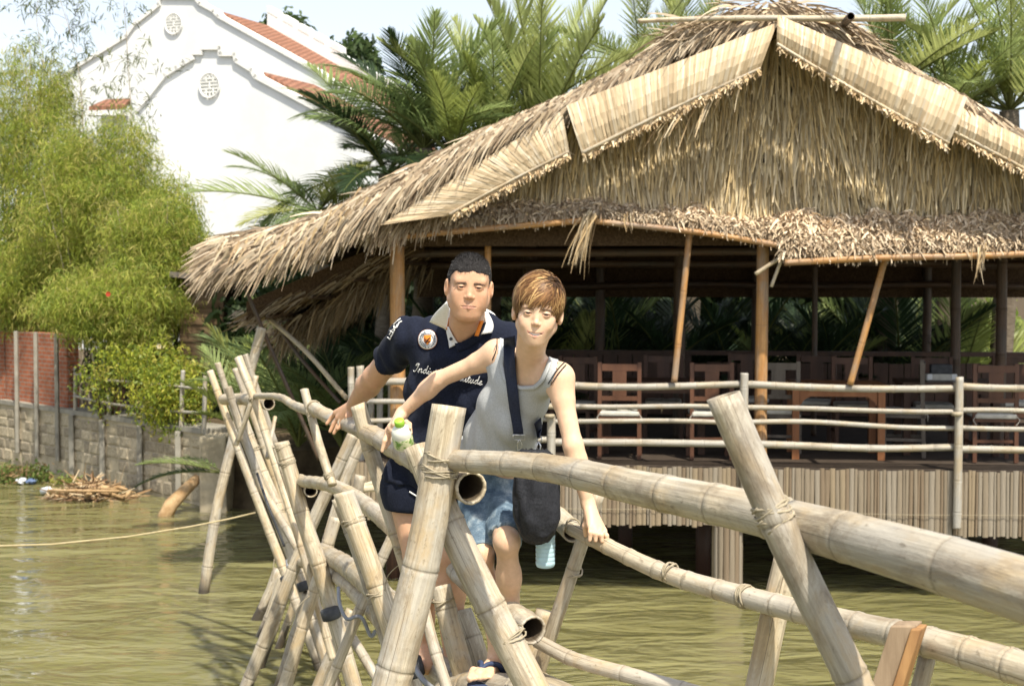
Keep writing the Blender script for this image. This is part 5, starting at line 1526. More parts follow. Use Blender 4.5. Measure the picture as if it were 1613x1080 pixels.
# ================================================================== people: smooth implicit bodies
class Field:
    def __init__(s): s.pr = []
    def cap(s, a, b, ra, rb=None, k=.02, op='add'):
        a = np.array(tuple(a), float); b = np.array(tuple(b), float); rb = ra if rb is None else rb
        R = max(ra, rb) + k + .02
        s.pr.append((op, k, np.minimum(a, b) - R, np.maximum(a, b) + R, ('c', a, b, ra, rb))); return s
    def ell(s, c, ax, r, k=.02, op='add'):
        c = np.array(tuple(c), float); A = np.array(ax, float); r = np.array(r, float) * np.ones(3)
        ext = np.sqrt(((A * r[None, :]) ** 2).sum(1)) + k + .02
        s.pr.append((op, k, c - ext, c + ext, ('e', c, A, r))); return s
    def fn(s, f, op='cut'):
        s.pr.append((op, 0, None, None, ('f', f))); return s
    def grid(s, lo, hi, h):
        lo = np.array(lo, float); n = np.ceil((np.array(hi) - lo) / h).astype(int) + 1
        D = np.full(n, .3, np.float32)
        ax = [(lo[i] + np.arange(n[i]) * h).astype(np.float32) for i in range(3)]
        for op, k, l, u, g in s.pr:
            if l is None:
                X, Y, Z = np.meshgrid(*ax, indexing='ij'); d = g[1](X, Y, Z); sl = (slice(None),) * 3
            else:
                i0 = np.clip(np.floor((l - lo) / h).astype(int), 0, n); i1 = np.clip(np.ceil((u - lo) / h).astype(int) + 1, 0, n)
                if np.any(i1 <= i0): continue
                sl = tuple(slice(a, b) for a, b in zip(i0, i1))
                X, Y, Z = np.meshgrid(*[ax[i][sl[i]] for i in range(3)], indexing='ij')
                if g[0] == 'c':
                    _, a, b, ra, rb = g
                    ba = b - a; L2 = max(ba @ ba, 1e-9)
                    px, py, pz = X - a[0], Y - a[1], Z - a[2]
                    t = np.clip((px * ba[0] + py * ba[1] + pz * ba[2]) / L2, 0, 1)
                    d = np.sqrt((px - t * ba[0]) ** 2 + (py - t * ba[1]) ** 2 + (pz - t * ba[2]) ** 2) - (ra + (rb - ra) * t)
                else:
                    _, c, A, r = g
                    px, py, pz = X - c[0], Y - c[1], Z - c[2]
                    q = [(px * A[0, i] + py * A[1, i] + pz * A[2, i]) / r[i] for i in range(3)]
                    k0 = np.sqrt(q[0] ** 2 + q[1] ** 2 + q[2] ** 2); k1 = np.sqrt(sum((q[i] / r[i]) ** 2 for i in range(3))) + 1e-6
                    d = k0 * (k0 - 1) / k1
            B = D[sl]
            if op == 'add':
                D[sl] = np.minimum(B, d) - np.maximum(k - np.abs(B - d), 0) ** 2 / (4 * k)
            elif op == 'sub':
                d = -d
                D[sl] = np.maximum(B, d) + np.maximum(k - np.abs(B - d), 0) ** 2 / (4 * k)
            else:
                D[sl] = np.maximum(B, d)
        return lo, D

def surface_nets(lo, D, h):
    ins = D < 0
    nx, ny, nz = D.shape
    cs = [(i, j, k) for i in (0, 1) for j in (0, 1) for k in (0, 1)]
    cnt = np.zeros((nx - 1, ny - 1, nz - 1), np.int8)
    for i, j, k in cs: cnt += ins[i:nx - 1 + i, j:ny - 1 + j, k:nz - 1 + k]
    act = (cnt > 0) & (cnt < 8)
    idx = np.argwhere(act)
    vid = np.full(act.shape, -1, np.int32); vid[act] = np.arange(len(idx))
    acc = np.zeros((len(idx), 3), np.float32); w = np.zeros(len(idx), np.float32)
    val = {c: D[idx[:, 0] + c[0], idx[:, 1] + c[1], idx[:, 2] + c[2]] for c in cs}
    for a in cs:
        for ax in range(3):
            if a[ax] == 0:
                b = tuple(1 if i == ax else a[i] for i in range(3))
                va, vb = val[a], val[b]
                m = (va < 0) != (vb < 0)
                t = np.where(m, va / np.where(m, va - vb, 1), 0)
                p = np.tile(np.array(a, np.float32), (len(idx), 1)); p[:, ax] += t
                acc[m] += p[m]; w[m] += 1
    V = lo + (idx + acc / np.maximum(w, 1)[:, None]) * h
    Q = []
    for ax in range(3):
        o1, o2 = [(1, 2), (2, 0), (0, 1)][ax]
        sh = [slice(None)] * 3; sh2 = [slice(None)] * 3
        sh[ax] = slice(0, -1); sh2[ax] = slice(1, None)
        A, B = ins[tuple(sh)], ins[tuple(sh2)]
        e = np.argwhere(A != B)
        ok = (e[:, o1] > 0) & (e[:, o2] > 0) & (e[:, o1] < D.shape[o1] - 1) & (e[:, o2] < D.shape[o2] - 1)
        e = e[ok]
        fl = A[e[:, 0], e[:, 1], e[:, 2]]
        def cell(d1, d2):
            c = e.copy(); c[:, o1] += d1; c[:, o2] += d2
            return vid[c[:, 0], c[:, 1], c[:, 2]]
        q = np.stack([cell(-1, -1), cell(0, -1), cell(0, 0), cell(-1, 0)], -1)
        q[~fl] = q[~fl][:, ::-1]
        Q.append(q)
    Q = np.concatenate(Q)
    return V, Q[(Q >= 0).all(1)]

def relax(V, Q, it=2, lam=.5):
    e = np.concatenate([Q[:, [0, 1]], Q[:, [1, 2]], Q[:, [2, 3]], Q[:, [3, 0]]])
    deg = np.bincount(e.ravel(), minlength=len(V)).astype(float)
    for _ in range(it):
        S = np.zeros_like(V)
        np.add.at(S, e[:, 0], V[e[:, 1]]); np.add.at(S, e[:, 1], V[e[:, 0]])
        V = V * (1 - lam) + lam * S / np.maximum(deg, 1)[:, None]
    return V

def solid(field, boxes, smooth_it=1):
    """boxes: list of (lo,hi,h), finest first; each later box is trimmed where an earlier one already covers"""
    Vs, Qs, b = [], [], 0
    done = []
    for lo, hi, h in boxes:
        g0, D = field.grid(lo, hi, h)
        V, Q = surface_nets(g0, D, h)
        if smooth_it: V = relax(V, Q, smooth_it)
        c = V[Q].mean(1)
        keep = np.ones(len(Q), bool)
        for dl, dh, dhh in done:
            keep &= ~np.all((c > np.array(dl) + 2.2 * dhh) & (c < np.array(dh) - 2.2 * dhh), axis=1)
        Q = Q[keep]
        Vs.append(V); Qs.append(Q + b); b += len(V); done.append((lo, hi, h))
    V = np.concatenate(Vs); Q = np.concatenate(Qs)
    used = np.unique(Q); mp = np.full(len(V), -1); mp[used] = np.arange(len(used))
    return V[used], mp[Q]

def project(V):
    """world -> photo pixels"""
    R = np.array(cam.rotation_euler.to_matrix())
    q = (np.asarray(V, float) - np.array([0, 0, CAMZ])) @ R
    return np.stack([IMW / 2 + FPX * q[:, 0] / -q[:, 2], IMH / 2 - FPX * q[:, 1] / -q[:, 2]], -1)

def in_poly(xy, poly):
    x, y = xy[:, 0], xy[:, 1]; c = np.zeros(len(x), bool)
    n = len(poly)
    for i in range(n):
        x0, y0 = poly[i]; x1, y1 = poly[(i + 1) % n]
        m = ((y0 > y) != (y1 > y))
        with np.errstate(divide='ignore', invalid='ignore'):
            c ^= m & (x < (x1 - x0) * (y - y0) / ((y1 - y0) if y1 != y0 else 1e-9) + x0)
    return c

def normals(V, Q):
    fn = np.cross(V[Q[:, 2]] - V[Q[:, 0]], V[Q[:, 3]] - V[Q[:, 1]])
    N = np.zeros_like(V)
    for i in range(4): np.add.at(N, Q[:, i], fn)
    return unit(N)

def bvh_of(*meshes):
    vs, fs, b = [], [], 0
    for V, Q in meshes:
        vs += [tuple(v) for v in V]; fs += [tuple(int(i) + b for i in q) for q in Q]; b += len(V)
    return BVHTree.FromPolygons(vs, fs)

CAMP = Vector((0, 0, CAMZ))
def cast(bvh, px, py, lift=.004, fallback=4.5):
    r = (P(px, py, 5.0) - CAMP).normalized()
    loc, nrm, _, dist = bvh.ray_cast(CAMP, r)
    if loc is None: return P(px, py, fallback)
    if nrm.dot(r) > 0: nrm = -nrm
    return loc + nrm * lift * .5 - r * lift * .6

def resample(poly, n):
    poly = [Vector((x, y)) for x, y in poly]
    cum = [0]
    for a, b in zip(poly, poly[1:]): cum.append(cum[-1] + (b - a).length)
    out = []
    for i in range(n):
        s = cum[-1] * i / (n - 1)
        j = max(k for k in range(len(poly) - 1) if cum[k] <= s + 1e-9)
        u = (s - cum[j]) / max(cum[j + 1] - cum[j], 1e-9)
        out.append(poly[j].lerp(poly[j + 1], u))
    return out

def band(name, bvh, left, right, mat, parent, lift=.004, nu=20, nv=5, thick=.003, fb=4.5, smooth_d=True, plane=False):
    """cloth band between two edges (photo pixels) laid on the body surface, given real thickness"""
    Lp, Rp = resample(left, nu), resample(right, nu)
    V = []
    for a, b in zip(Lp, Rp):
        for j in range(nv):
            p = a.lerp(b, j / (nv - 1)); V.append(cast(bvh, p.x, p.y, lift, fb))
    V = np.array([tuple(v) for v in V]).reshape(nu, nv, 3)
    if plane:
        f = V.reshape(-1, 3); xy = np.array([[a.lerp(b, j / (nv - 1)).x, a.lerp(b, j / (nv - 1)).y] for a, b in zip(Lp, Rp) for j in range(nv)])
        M_ = np.c_[xy, np.ones(len(xy))]; co = np.linalg.lstsq(M_, f[:, 1], rcond=None)[0]; dd = M_ @ co
        dd = dd.mean() + .15 * (dd - dd.mean()); dd = dd + np.percentile(f[:, 1] - dd, 12) - .004
        u_ = np.tile(np.linspace(-1, 1, nv), nu)
        V = np.array([tuple(P(x, y, d + .006 * w * w)) for (x, y), d, w in zip(xy, dd, u_)]).reshape(nu, nv, 3)
    if smooth_d:
        for _ in range(2):
            V[1:-1] = V[1:-1] * .5 + .25 * (V[:-2] + V[2:])
    V = V.reshape(-1, 3)
    Q = np.array([(i * nv + j, i * nv + j + 1, (i + 1) * nv + j + 1, (i + 1) * nv + j) for i in range(nu - 1) for j in range(nv - 1)])
    n = normals(V, Q)
    vw = unit(V - np.array(tuple(CAMP)))
    n = np.where((n * vw).sum(1, keepdims=True) > 0, -n, n)
    B = V - n * 0; T = V + n * thick
    m = len(V)
    F = [tuple(q + m) for q in Q] + [tuple(q[::-1]) for q in Q]
    loop = [j for j in range(nv)] + [i * nv + nv - 1 for i in range(1, nu)] + [(nu - 1) * nv + j for j in range(nv - 2, -1, -1)] + [i * nv for i in range(nu - 2, 0, -1)]
    for a, b in zip(loop, loop[1:] + loop[:1]): F.append((a, b, b + m, a + m))
    return mk(name, np.concatenate([B, T]), [list(f) for f in F], mat, parent, None, None, True)

# ------------------------------------------------------------------ materials
def skin_mat():
    t = NT('skin'); c = t.vcol()
    f = t.noise(t.coord('Object'), 60, 4, .6)
    c = t.mix(c, t.ramp(f, [(.3, (.92, .9, .89)), (.7, (1.04, 1.03, 1.03))]), 1.0, 'MULTIPLY')
    t.bump(f, .08, .002)
    t.out(c, .5, .35)
    t.b.inputs['Subsurface Weight'].default_value = .12
    t.b.inputs['Subsurface Radius'].default_value = (1, .35, .2)
    t.b.inputs['Subsurface Scale'].default_value = .008
    MAT['skin'] = t.m
skin_mat()
def cloth_mat(name, c0, c1, scale=180, rough=.9, fold=.0, foldsc=9):
    t = NT(name); v = t.coord('Object')
    f = t.noise(v, scale, 3, .7); g = t.noise(v, foldsc, 3, .5, .5)
    h = t.math('ADD', t.math('MULTIPLY', f, .08), t.math('MULTIPLY', g, fold))
    t.bump(h, .6, .02)
    MAT[name] = t.out(t.ramp(f, [(.35, c0), (.65, c1)]), rough, .15)
    t.b.inputs['Sheen Weight'].default_value = .03
cloth_mat('navy_cloth', (.007, .009, .019), (.014, .018, .034), fold=.7)
cloth_mat('white_cloth', (.7, .69, .67), (.8, .79, .77))
cloth_mat('orange_cloth', (.75, .22, .03), (.82, .28, .05))
cloth_mat('grey_cloth', (.38, .39, .39), (.5, .51, .51), 260, fold=.9, foldsc=7)
cloth_mat('black_cloth', (.016, .017, .021), (.03, .031, .037), 160, .6, .9, 12)
cloth_mat('strap_navy', (.018, .022, .04), (.03, .036, .062), 200, .75)
def denim():
    t = NT('denim'); v = t.coord('Object')
    f = t.noise(v, 14, 4, .6); g = t.noise(v, 240, 2, .7)
    c = t.ramp(f, [(.35, (.06, .095, .14)), (.52, (.14, .2, .26)), (.7, (.42, .48, .51))])
    c = t.mix(c, t.ramp(g, [(.3, (.75,) * 3), (.7, (1.15,) * 3)]), 1.0, 'MULTIPLY')
    t.bump(t.math('ADD', t.math('MULTIPLY', g, .1), f), .6, .012)
    MAT['denim'] = t.out(c, .9, .15)
denim()
vcol_mat('hair', .5, .3)
vcol_mat('hair_base', .9, .05)
mottled('metal', (.6, .6, .6), (.75, .75, .75), 20, .3, .5)
MAT['metal'].node_tree.nodes['Principled BSDF'].inputs['Metallic'].default_value = .9
def eye_mat():
    t = NT('eye')
    c = t.vcol(); MAT['eye'] = t.out(c, .12, .5)
eye_mat()
mottled('tooth', (.82, .8, .75), (.88, .86, .82), 30, .25, .5)

# ------------------------------------------------------------------ head
def head_frame(center, yaw, pitch, roll, s):
    """columns: ex (image right), ey (face forward), ez (up). yaw>0 turns the face to image right, pitch>0 nods down, roll>0 lowers image-right side"""
    ex, ey, ez = Vector((1, 0, 0)), Vector((0, -1, 0)), Vector((0, 0, 1))
    M = Matrix.Rotation(-yaw, 3, 'Z') if False else Matrix.Rotation(yaw, 3, 'Z')
    R = Matrix.Rotation(roll, 3, 'Y') @ M @ Matrix.Rotation(pitch, 3, 'X')
    return np.array([tuple(R @ ex), tuple(R @ ey), tuple(R @ ez)]).T, np.array(tuple(center)), s

def add_head(F, fr, female):
    A, c, s = fr
    T = lambda x, y, z: c + A @ (np.array([x, y, z]) * s)
    def ell(p, r, k=.02, op='add'): F.ell(T(*p), A, np.array(r) * s, k * s, op)
    def cap(p, q, ra, rb=None, k=.02, op='add'): F.cap(T(*p), T(*q), ra * s, (rb if rb is not None else ra) * s, k * s, op)
    ell((0, -.018, .035), (.074, .092, .082))
    ell((0, .03, .04), (.060, .050, .055), .03)
    if female:
        ell((0, .028, -.025), (.057, .056, .062), .03)
        ell((0, .032, -.066), (.043, .048, .042), .03)
        ell((0, .062, -.098), (.015, .016, .014), .025)
        cap((-.052, .0, -.05), (-.016, .055, -.094), .016, .012, .03); cap((.052, .0, -.05), (.016, .055, -.094), .016, .012, .03)
    else:
        ell((0, .028, -.025), (.064, .058, .064), .03)
        ell((0, .028, -.068), (.051, .050, .044), .03)
        ell((0, .060, -.098), (.022, .018, .016), .025)
        cap((-.056, .0, -.05), (-.022, .05, -.092), .018, .016, .03); cap((.056, .0, -.05), (.022, .05, -.092), .018, .016, .03)
        ell((0, .02, -.1), (.045, .04, .022), .03)
    for sx in (-1, 1):
        ell((sx * .039, .05, -.022), (.022, .026, .021), .02)
        if female: ell((sx * .033, .062, -.042), (.018, .018, .016), .02)
        else: ell((sx * .040, .045, -.05), (.018, .026, .024), .025)
    cap((-.042, .066, .024), (.042, .066, .024), .0105 if not female else .0085, None, .02)
    for sx in (-1, 1):
        ell((sx * .031, .096, .004), (.019, .016, .010), .012, 'sub')
        ell((sx * .031, .0725, .003), (.0155, .0145, .0135), .006)
    wn_ = .76 if female else .92
    cap((0, .0765, .012), (0, .0915, -.025), .0065 * wn_, .0085 * wn_, .016)
    ell((0, .0925, -.0285), (.0105 * wn_, .0105, .0088), .008)
    for sx in (-1, 1): ell((sx * .0130 * wn_, .0850, -.0315), (.0074 * wn_, .0098, .0066), .005)
    for sx in (-1, 1): ell((sx * .0055, .0915, -.0375), (.003, .0045, .0025), .002, 'sub')
    if female:
        ell((0, .066, -.064), (.033, .017, .022), .02)
        zc = lambda x: -.0675 + .0085 * (x / .026) ** 2
        yc = lambda x: .0845 - 17 * x * x
        xs = [-.0285, -.0145, 0, .0145, .0285]
        for x0, x1 in zip(xs, xs[1:]):
            cap((x0, yc(x0), zc(x0) + .0060 - abs(x0) * .16), (x1, yc(x1), zc(x1) + .0060 - abs(x1) * .16), .0024, None, .005)
            cap((x0, yc(x0), zc(x0) - .0070 + abs(x0) * .24), (x1, yc(x1), zc(x1) - .0070 + abs(x1) * .24), .0030, None, .005)
        for x0 in (-.0165, -.008, 0, .008, .0165): ell((x0, .088, zc(x0) - .0003), (.008, .0145, .0050 - abs(x0) * .12), .0012, 'sub')
    else:
        ell((0, .065, -.066), (.03, .0175, .02), .02)
        for sx in (-1, 1):
            cap((sx * .023, .0765, -.0635), (.003 * sx, .0862, -.0612), .0024, .0034, .006)
            cap((sx * .02, .0765, -.067), (0, .0855, -.0702), .0024, .0042, .006)
            cap((sx * .026, .0815, -.0655), (0, .0925, -.0650), .0013, .0015, .002, 'sub')
    for sx in (-1, 1):
        o = (.0125, .014, .0029) if female else (.0125, .014, .0028)
        ell((sx * .031, .092, .0025), o, .0025, 'sub')
        ell((sx * .080, -.008, -.008), (.0105, .018, .031), .008)
        ell((sx * .088, .002, -.004), (.006, .010, .018), .006, 'sub')
    return T

def head_colors(V, fr, base, female):
    A, c, s = fr
    q = ((V - c) @ A) / s
    x, y, z = q[:, 0], q[:, 1], q[:, 2]
    C = np.tile(np.array(base), (len(V), 1))
    g = lambda cx, cy, cz, r: np.exp(-(((np.abs(x) - cx) ** 2 + (y - cy) ** 2 + (z - cz) ** 2) / r ** 2))
    inh = (np.abs(x) < .1) & (np.abs(z) < .13) & (np.abs(y) < .13)
    red = .5 * g(.042, .06, -.03, .024) + .5 * g(0, .108, -.03, .015) + .35 * g(.08, -.01, -.01, .03)
    C = C * (1 - inh[:, None] * red[:, None] * np.array([.03, .17, .2]))
    front = inh & (y > .06)
    if female:
        zc = -.0675 + .0085 * (x / .026) ** 2
        lip = (np.abs(x) < .0295) & (z < zc + .0072 - np.abs(x) * .15) & (z > zc - .0092 + np.abs(x) * .22) & (y > .06)
        lipc = np.array([.55, .25, .21])
    else:
        lip = ((z < -.0585) & (z > -.0745) & (np.abs(x) < .0255 - .8 * np.abs(z + .0655)) & (y > .07))
        lipc = np.array([.46, .235, .18])
    C[lip & front] = C[lip & front] * .25 + lipc * .75
    if not female:                       # faint moustache shadow and eye-bag tone
        st = front & (z < -.043) & (z > -.056) & (np.abs(x) < .024)
        C[st] *= np.array([.88, .87, .88])
    # lash line: skin at the rim of the eye opening
    ex = (np.abs(x) - .031) / .0150; ez = (z - .0042) / .0030
    rim = front & (ex ** 2 + ez ** 2 < 1.0) & (z > .0040)
    C[rim] *= np.array([.16, .13, .12])
    rim2 = front & (ex ** 2 + ((z - .0025) / .0046) ** 2 < 1.0) & (z <= .0040)
    C[rim2] *= np.array([.72, .62, .6])
    return C

def add_eyes(fr, parent, look=(0, 0)):
    A, c, s = fr
    for sx in (-1, 1):
        cc = c + A @ (np.array([sx * .031, .0722, .003]) * s)
        n1, n2 = 28, 40
        V, F, C = [], [], []
        for i in range(n1 + 1):
            th = PI * .62 * i / n1
            for j in range(n2):
                ph = 2 * PI * j / n2
                l = np.array([math.sin(th) * math.cos(ph), math.cos(th), math.sin(th) * math.sin(ph)])
                V.append(cc + A @ (l * .0128 * s))
                C.append((.006, .005, .005) if th < .17 else ((.03, .015, .008) if th < .52 else ((.02, .012, .01) if th < .58 else (.25, .21, .195))))
        for i in range(n1):
            for j in range(n2):
                j2 = (j + 1) % n2
                F.append((i * n2 + j, i * n2 + j2, (i + 1) * n2 + j2, (i + 1) * n2 + j))
        mk('eye', V, F, MAT['eye'], parent, C, None, True)

def brows(fr, bvh_head, parent, colr, n=150, thick=.0035, arch=.004, female=False):
    A, c, s = fr
    P0, D0, S0 = [], [], []
    for sx in (-1, 1):
        for i in range(n):
            t = random.random()
            x = sx * (.012 + .036 * t); z = .0165 + arch * math.sin(t * PI * .8) - (.003 * t if female else .0035 * t) + random.gauss(0, thick * .4 * (1.15 - t))
            o = c + A @ (np.array([x, .16, z]) * s); d = -(A[:, 1])
            loc, nrm, _, _ = bvh_head.ray_cast(Vector(o), Vector(d))
            if loc is None: continue
            P0.append(tuple(loc + Vector(A[:, 1]) * .0008))
            dd = A @ np.array([sx * 1.0, .12, .35 - .6 * t + random.gauss(0, .15)]); D0.append(dd); S0.append(A[:, 2])
    P0, D0, S0 = np.array(P0), unit(np.array(D0)), np.array(S0); m = len(P0)
    cc = np.array(colr) * RNG.uniform(.7, 1.3, (m, 1))
    V, F, C, _ = blades(P0, D0, S0, RNG.uniform(.005, .009, m), np.full(m, .0010), 2, None, .3, cc)
    tag(mk('eyebrows', V, F, MAT['hair'], parent, C), kind='stuff')

def hair_ribbons(fr, start, Lh, flow, lift, colr, width, steps=8, drop=.0, rad=None, ctr=None):
    """ribbons that creep over the scalp ellipsoid. start (n,3) local unit directions"""
    A, c, s = fr
    rad = np.array((.080, .098, .090)) if rad is None else np.array(rad)
    ctr = np.array((0, -.016, .034)) if ctr is None else np.array(ctr)
    n = len(start)
    p = ctr + unit(start / rad) * 0 + rad * unit(start)
    pts, sides = [], []
    jit = RNG.normal(0, .17, (n, 3))
    for i in range(steps + 1):
        nrm = unit((p - ctr) / rad ** 2)
        d = flow(p, i / steps) + jit
        d = unit(d - (d * nrm).sum(1, keepdims=True) * nrm * .92)
        pts.append(p + nrm * (lift * (1 - .6 * i / steps))[:, None]); sides.append(unit(np.cross(nrm, d)))
        p = p + d * (Lh / steps)[:, None]
        k = np.sqrt((((p - ctr) / rad) ** 2).sum(1, keepdims=True))
        low = (p[:, 2:3] < ctr[2] - .045)
        q = ctr + (p - ctr) / k
        p = np.where(low & (k < 1.25), p * .75 + q * .25, q) if False else np.where(low, p * .6 + q * .4, q)
    C_ = np.stack(pts, 1); S_ = np.stack(sides, 1)
    t = np.linspace(0, 1, steps + 1)
    pr = np.clip(1.15 - t ** 2.2, .05, 1) * np.clip(t * 6 + .4, 0, 1)
    W = width[:, None, None] * .5 * pr[None, :, None]
    V = np.stack([C_ - S_ * W, C_ + S_ * W], 2).reshape(-1, 3)
    V = c + (V * s) @ A.T
    base = (np.arange(n) * (steps + 1) * 2)[:, None] + (np.arange(steps) * 2)[None, :]
    F = np.stack([base, base + 1, base + 3, base + 2], -1).reshape(-1, 4)
    C = np.repeat(colr, (steps + 1) * 2, axis=0)
    return V, F, C

def fingers(F, wrist, knuckles, mids, tips, rp=.013, rf=.0085, k=.008):
    for kn in knuckles: F.cap(wrist, kn, rp * 1.25, rp, .012)
    for kn, m_, tp in zip(knuckles, mids, tips):
        F.cap(kn, m_, rf * 1.1, rf, k); F.cap(m_, tp, rf, rf * .78, k * .5)

def box_of(pts, pad):
    a = np.array([tuple(p) for p in pts]); return a.min(0) - pad, a.max(0) + pad

def frame(up, lat):
    up = Vector(up).normalized(); x = Vector(lat); x = (x - up * x.dot(up)).normalized(); f = up.cross(x)
    if f.y > 0: f = -f
    return x, f, up
SKIN_M = (.60, .355, .22); SKIN_W = (.70, .47, .315)
ray_v = lambda v: np.array(tuple(v))

# ================================================================== man
def build_man():
    root = empty('person', P(690, 1050, 4.95)); tag(root, 'person in navy polo shirt with white collar, one hand on the left handrail', 'person')
    org = np.array(tuple(root.location))
    hip = P(682, 772, 5.12); Nb = P(737, 522, 4.92)
    Rs, Ls = P(645, 530, 5.02), P(806, 544, 4.88)
    X, Fw, Up = frame(Nb - hip, Ls - Rs); AX = np.array([tuple(X), tuple(Fw), tuple(Up)]).T
    Lt = (Nb - hip).length
    fr = head_frame(P(739, 451, 4.74), math.radians(4), math.radians(5), math.radians(4), .935)
    A, hc, hs = fr
    E, W = P(590, 594, 5.26), P(559, 634, 5.5)
    E2, W2 = P(822, 650, 5.1), P(800, 735, 5.05)
    def torso(F, g, k=.05):
        F.ell(hip + Up * .0, AX, (.175 + g, .125 + g, .12 + g), k)
        F.ell(hip + Up * (.30 * Lt) + Fw * .012, AX, (.165 + g, .122 + g, .14 + g), k)
        F.ell(hip + Up * (.62 * Lt), AX, (.172 + g, .118 + g, .16 + g), k)
        F.ell(hip + Up * (.82 * Lt), AX, (.165 + g, .10 + g, .085 + g), k)
        for sh in (Rs, Ls):
            F.cap(hip + Up * (.86 * Lt), sh, .072 + g, .05 + g, k)
            F.cap(Nb + Up * .015 - Fw * .02, sh + Up * .005, .05 + g * .7, .04 + g, .04)
    B = Field(); torso(B, 0)
    add_head(B, fr, False)
    jaw = hc + A @ (np.array([0, -.012, -.05]) * hs)
    B.cap(Nb - Up * .04, jaw, .066, .058, .03)
    B.cap(Rs, E, .054, .044, .03); B.cap(E, E.lerp(W, .35), .043, .045, .02); B.cap(E.lerp(W, .3), W, .045, .029, .02)
    B.cap(Ls, E2, .054, .044, .03); B.cap(E2, W2, .042, .028, .02)
    F_ = lambda x, y, d: P(x, y, d)
    kn = [F_(530, 650, 5.58), F_(534, 657, 5.56), F_(539, 661, 5.55), F_(545, 662, 5.54)]
    md = [F_(522, 658, 5.60), F_(526, 667, 5.57), F_(532, 671, 5.55), F_(539, 669, 5.54)]
    tp = [F_(515, 667, 5.60), F_(520, 679, 5.57), F_(526, 682, 5.55), F_(532, 675, 5.54)]
    fingers(B, W, kn, md, tp, .014, .0092)
    B.cap(W.lerp(kn[3], .4), F_(548, 656, 5.5), .013, .011, .01); B.cap(F_(548, 656, 5.5), F_(546, 668, 5.52), .011, .009, .008)
    fingers(B, W2, [W2 + Vector((0, -.02, -.06))], [W2 + Vector((0, -.03, -.09))], [W2 + Vector((0, -.03, -.12))], .025, .015)
    K1, A1_ = P(704, 872, 4.95), P(714, 1026, 5.0); K0, A0_ = P(662, 880, 5.05), P(668, 1012, 5.1)
    for sx, K_, An in ((1, K1, A1_), (-1, K0, A0_)):
        h = hip + X * .085 * sx - Up * .03
        B.cap(h, K_, .09, .06, .03); B.cap(K_, K_.lerp(An, .35), .056, .06, .02); B.cap(K_.lerp(An, .3), An, .058, .036, .03)
        ft = An + Vector((.02, -.15, -.05)); B.cap(An + Vector((0, .03, -.03)), ft, .036, .028, .02)
    hb = box_of([hc], .15 * hs); hb = (hb[0] - np.array([0, 0, .02]), hb[1])
    hand = box_of(kn + tp + [W], .03)
    allb = box_of([hip, Rs, Ls, E, W, E2, W2, K0, K1, A0_, A1_, Vector(hc)], .2)
    V, Q = solid(B, [(hb[0], hb[1], .0017), (hand[0], hand[1], .0028), (allb[0], allb[1], .0075)])
    C = head_colors(V, fr, SKIN_M, False)
    body = mk('body', V - org, [Q], MAT['skin'], root, C, None, True)
    bb = bvh_of((V, Q))
    add_eyes(fr, root); 
    for o in root.children:
        if o.name.startswith('eye'): o.location = -Vector(org)
    # ---- polo shirt
    S = Field(); torso(S, .016)
    El = Rs.lerp(E, .60); El2 = Ls.lerp(E2, .6)
    S.cap(Rs, El + (E - Rs).normalized() * .05, .058, .064, .03); S.cap(Ls, El2 + (E2 - Ls).normalized() * .05, .07, .076, .04)
    S.cap(Nb - Up * .03, Nb + Up * .015 - Fw * .02, .085, .08, .03)
    S.ell(hip - Up * .06, AX, (.195, .145, .15), .05)
    def cutter(p, n):
        p, n = ray_v(p), ray_v(n)
        return lambda X_, Y_, Z_: (X_ - p[0]) * n[0] + (Y_ - p[1]) * n[1] + (Z_ - p[2]) * n[2]
    # loose folds
    def folds(X_, Y_, Z_): return 0
    u1 = (E - Rs).normalized(); u2 = (E2 - Ls).normalized()
    S2 = Field(); S2.pr = list(S.pr)
    lowz = P(640, 762, 5.1).z
    S2.fn(lambda X_, Y_, Z_: np.where((X_ - El.x) * -u1.x * -1 > -9, np.where((X_ < Rs.x + .02), (X_ - El.x) * u1.x + (Y_ - El.y) * u1.y + (Z_ - El.z) * u1.z - np.where(Z_ < El.z - .16, 9, 0), -1), -1))
    S2.fn(lambda X_, Y_, Z_: np.where((X_ > Ls.x + .0), (X_ - El2.x) * u2.x + (Y_ - El2.y) * u2.y + (Z_ - El2.z) * u2.z, -1))
    S2.fn(lambda X_, Y_, Z_: (lowz + .015 * np.sin(X_ * 9)) - Z_)
    tb = box_of([hip, Rs, Ls, El, El2, Nb], .17)
    V2, Q2 = solid(S2, [(tb[0], tb[1], .0065)], 2)
    nrm = normals(V2, Q2)
    # cloth folds: diagonal creases
    q = (V2 - ray_v(hip)) @ AX
    fold = .008 * np.sin(q[:, 2] * 30 + q[:, 0] * 30 + 2 * np.sin(q[:, 0] * 14)) * smoothstep(.5 * Lt, .1, q[:, 2]) + .0042 * np.sin(q[:, 0] * 48 - q[:, 2] * 40 + 1.6 * np.sin(q[:, 2] * 17 + q[:, 0] * 9)) + .003 * np.sin(q[:, 0] * 85 + q[:, 2] * 30 + 2 * np.sin(q[:, 2] * 31))
    V2 = V2 + nrm * fold[:, None]
    # neck opening
    xy = project(V2[Q2].mean(1)); fc = nrm[Q2].mean(1)
    vw = V2[Q2].mean(1) - ray_v(CAMP)
    facing = (fc * vw).sum(1) < 0
    hole = in_poly(xy, [(704, 480), (772, 480), (764, 512), (752, 527), (738, 537), (724, 544), (716, 532), (708, 512)]) & facing
    dn = np.linalg.norm(V2[Q2].mean(1) - ray_v(Nb + Up * .05), axis=1) < .06
    Q2 = Q2[~hole]
    mk('polo_shirt', V2 - org, [Q2], MAT['navy_cloth'], root, None, None, True)
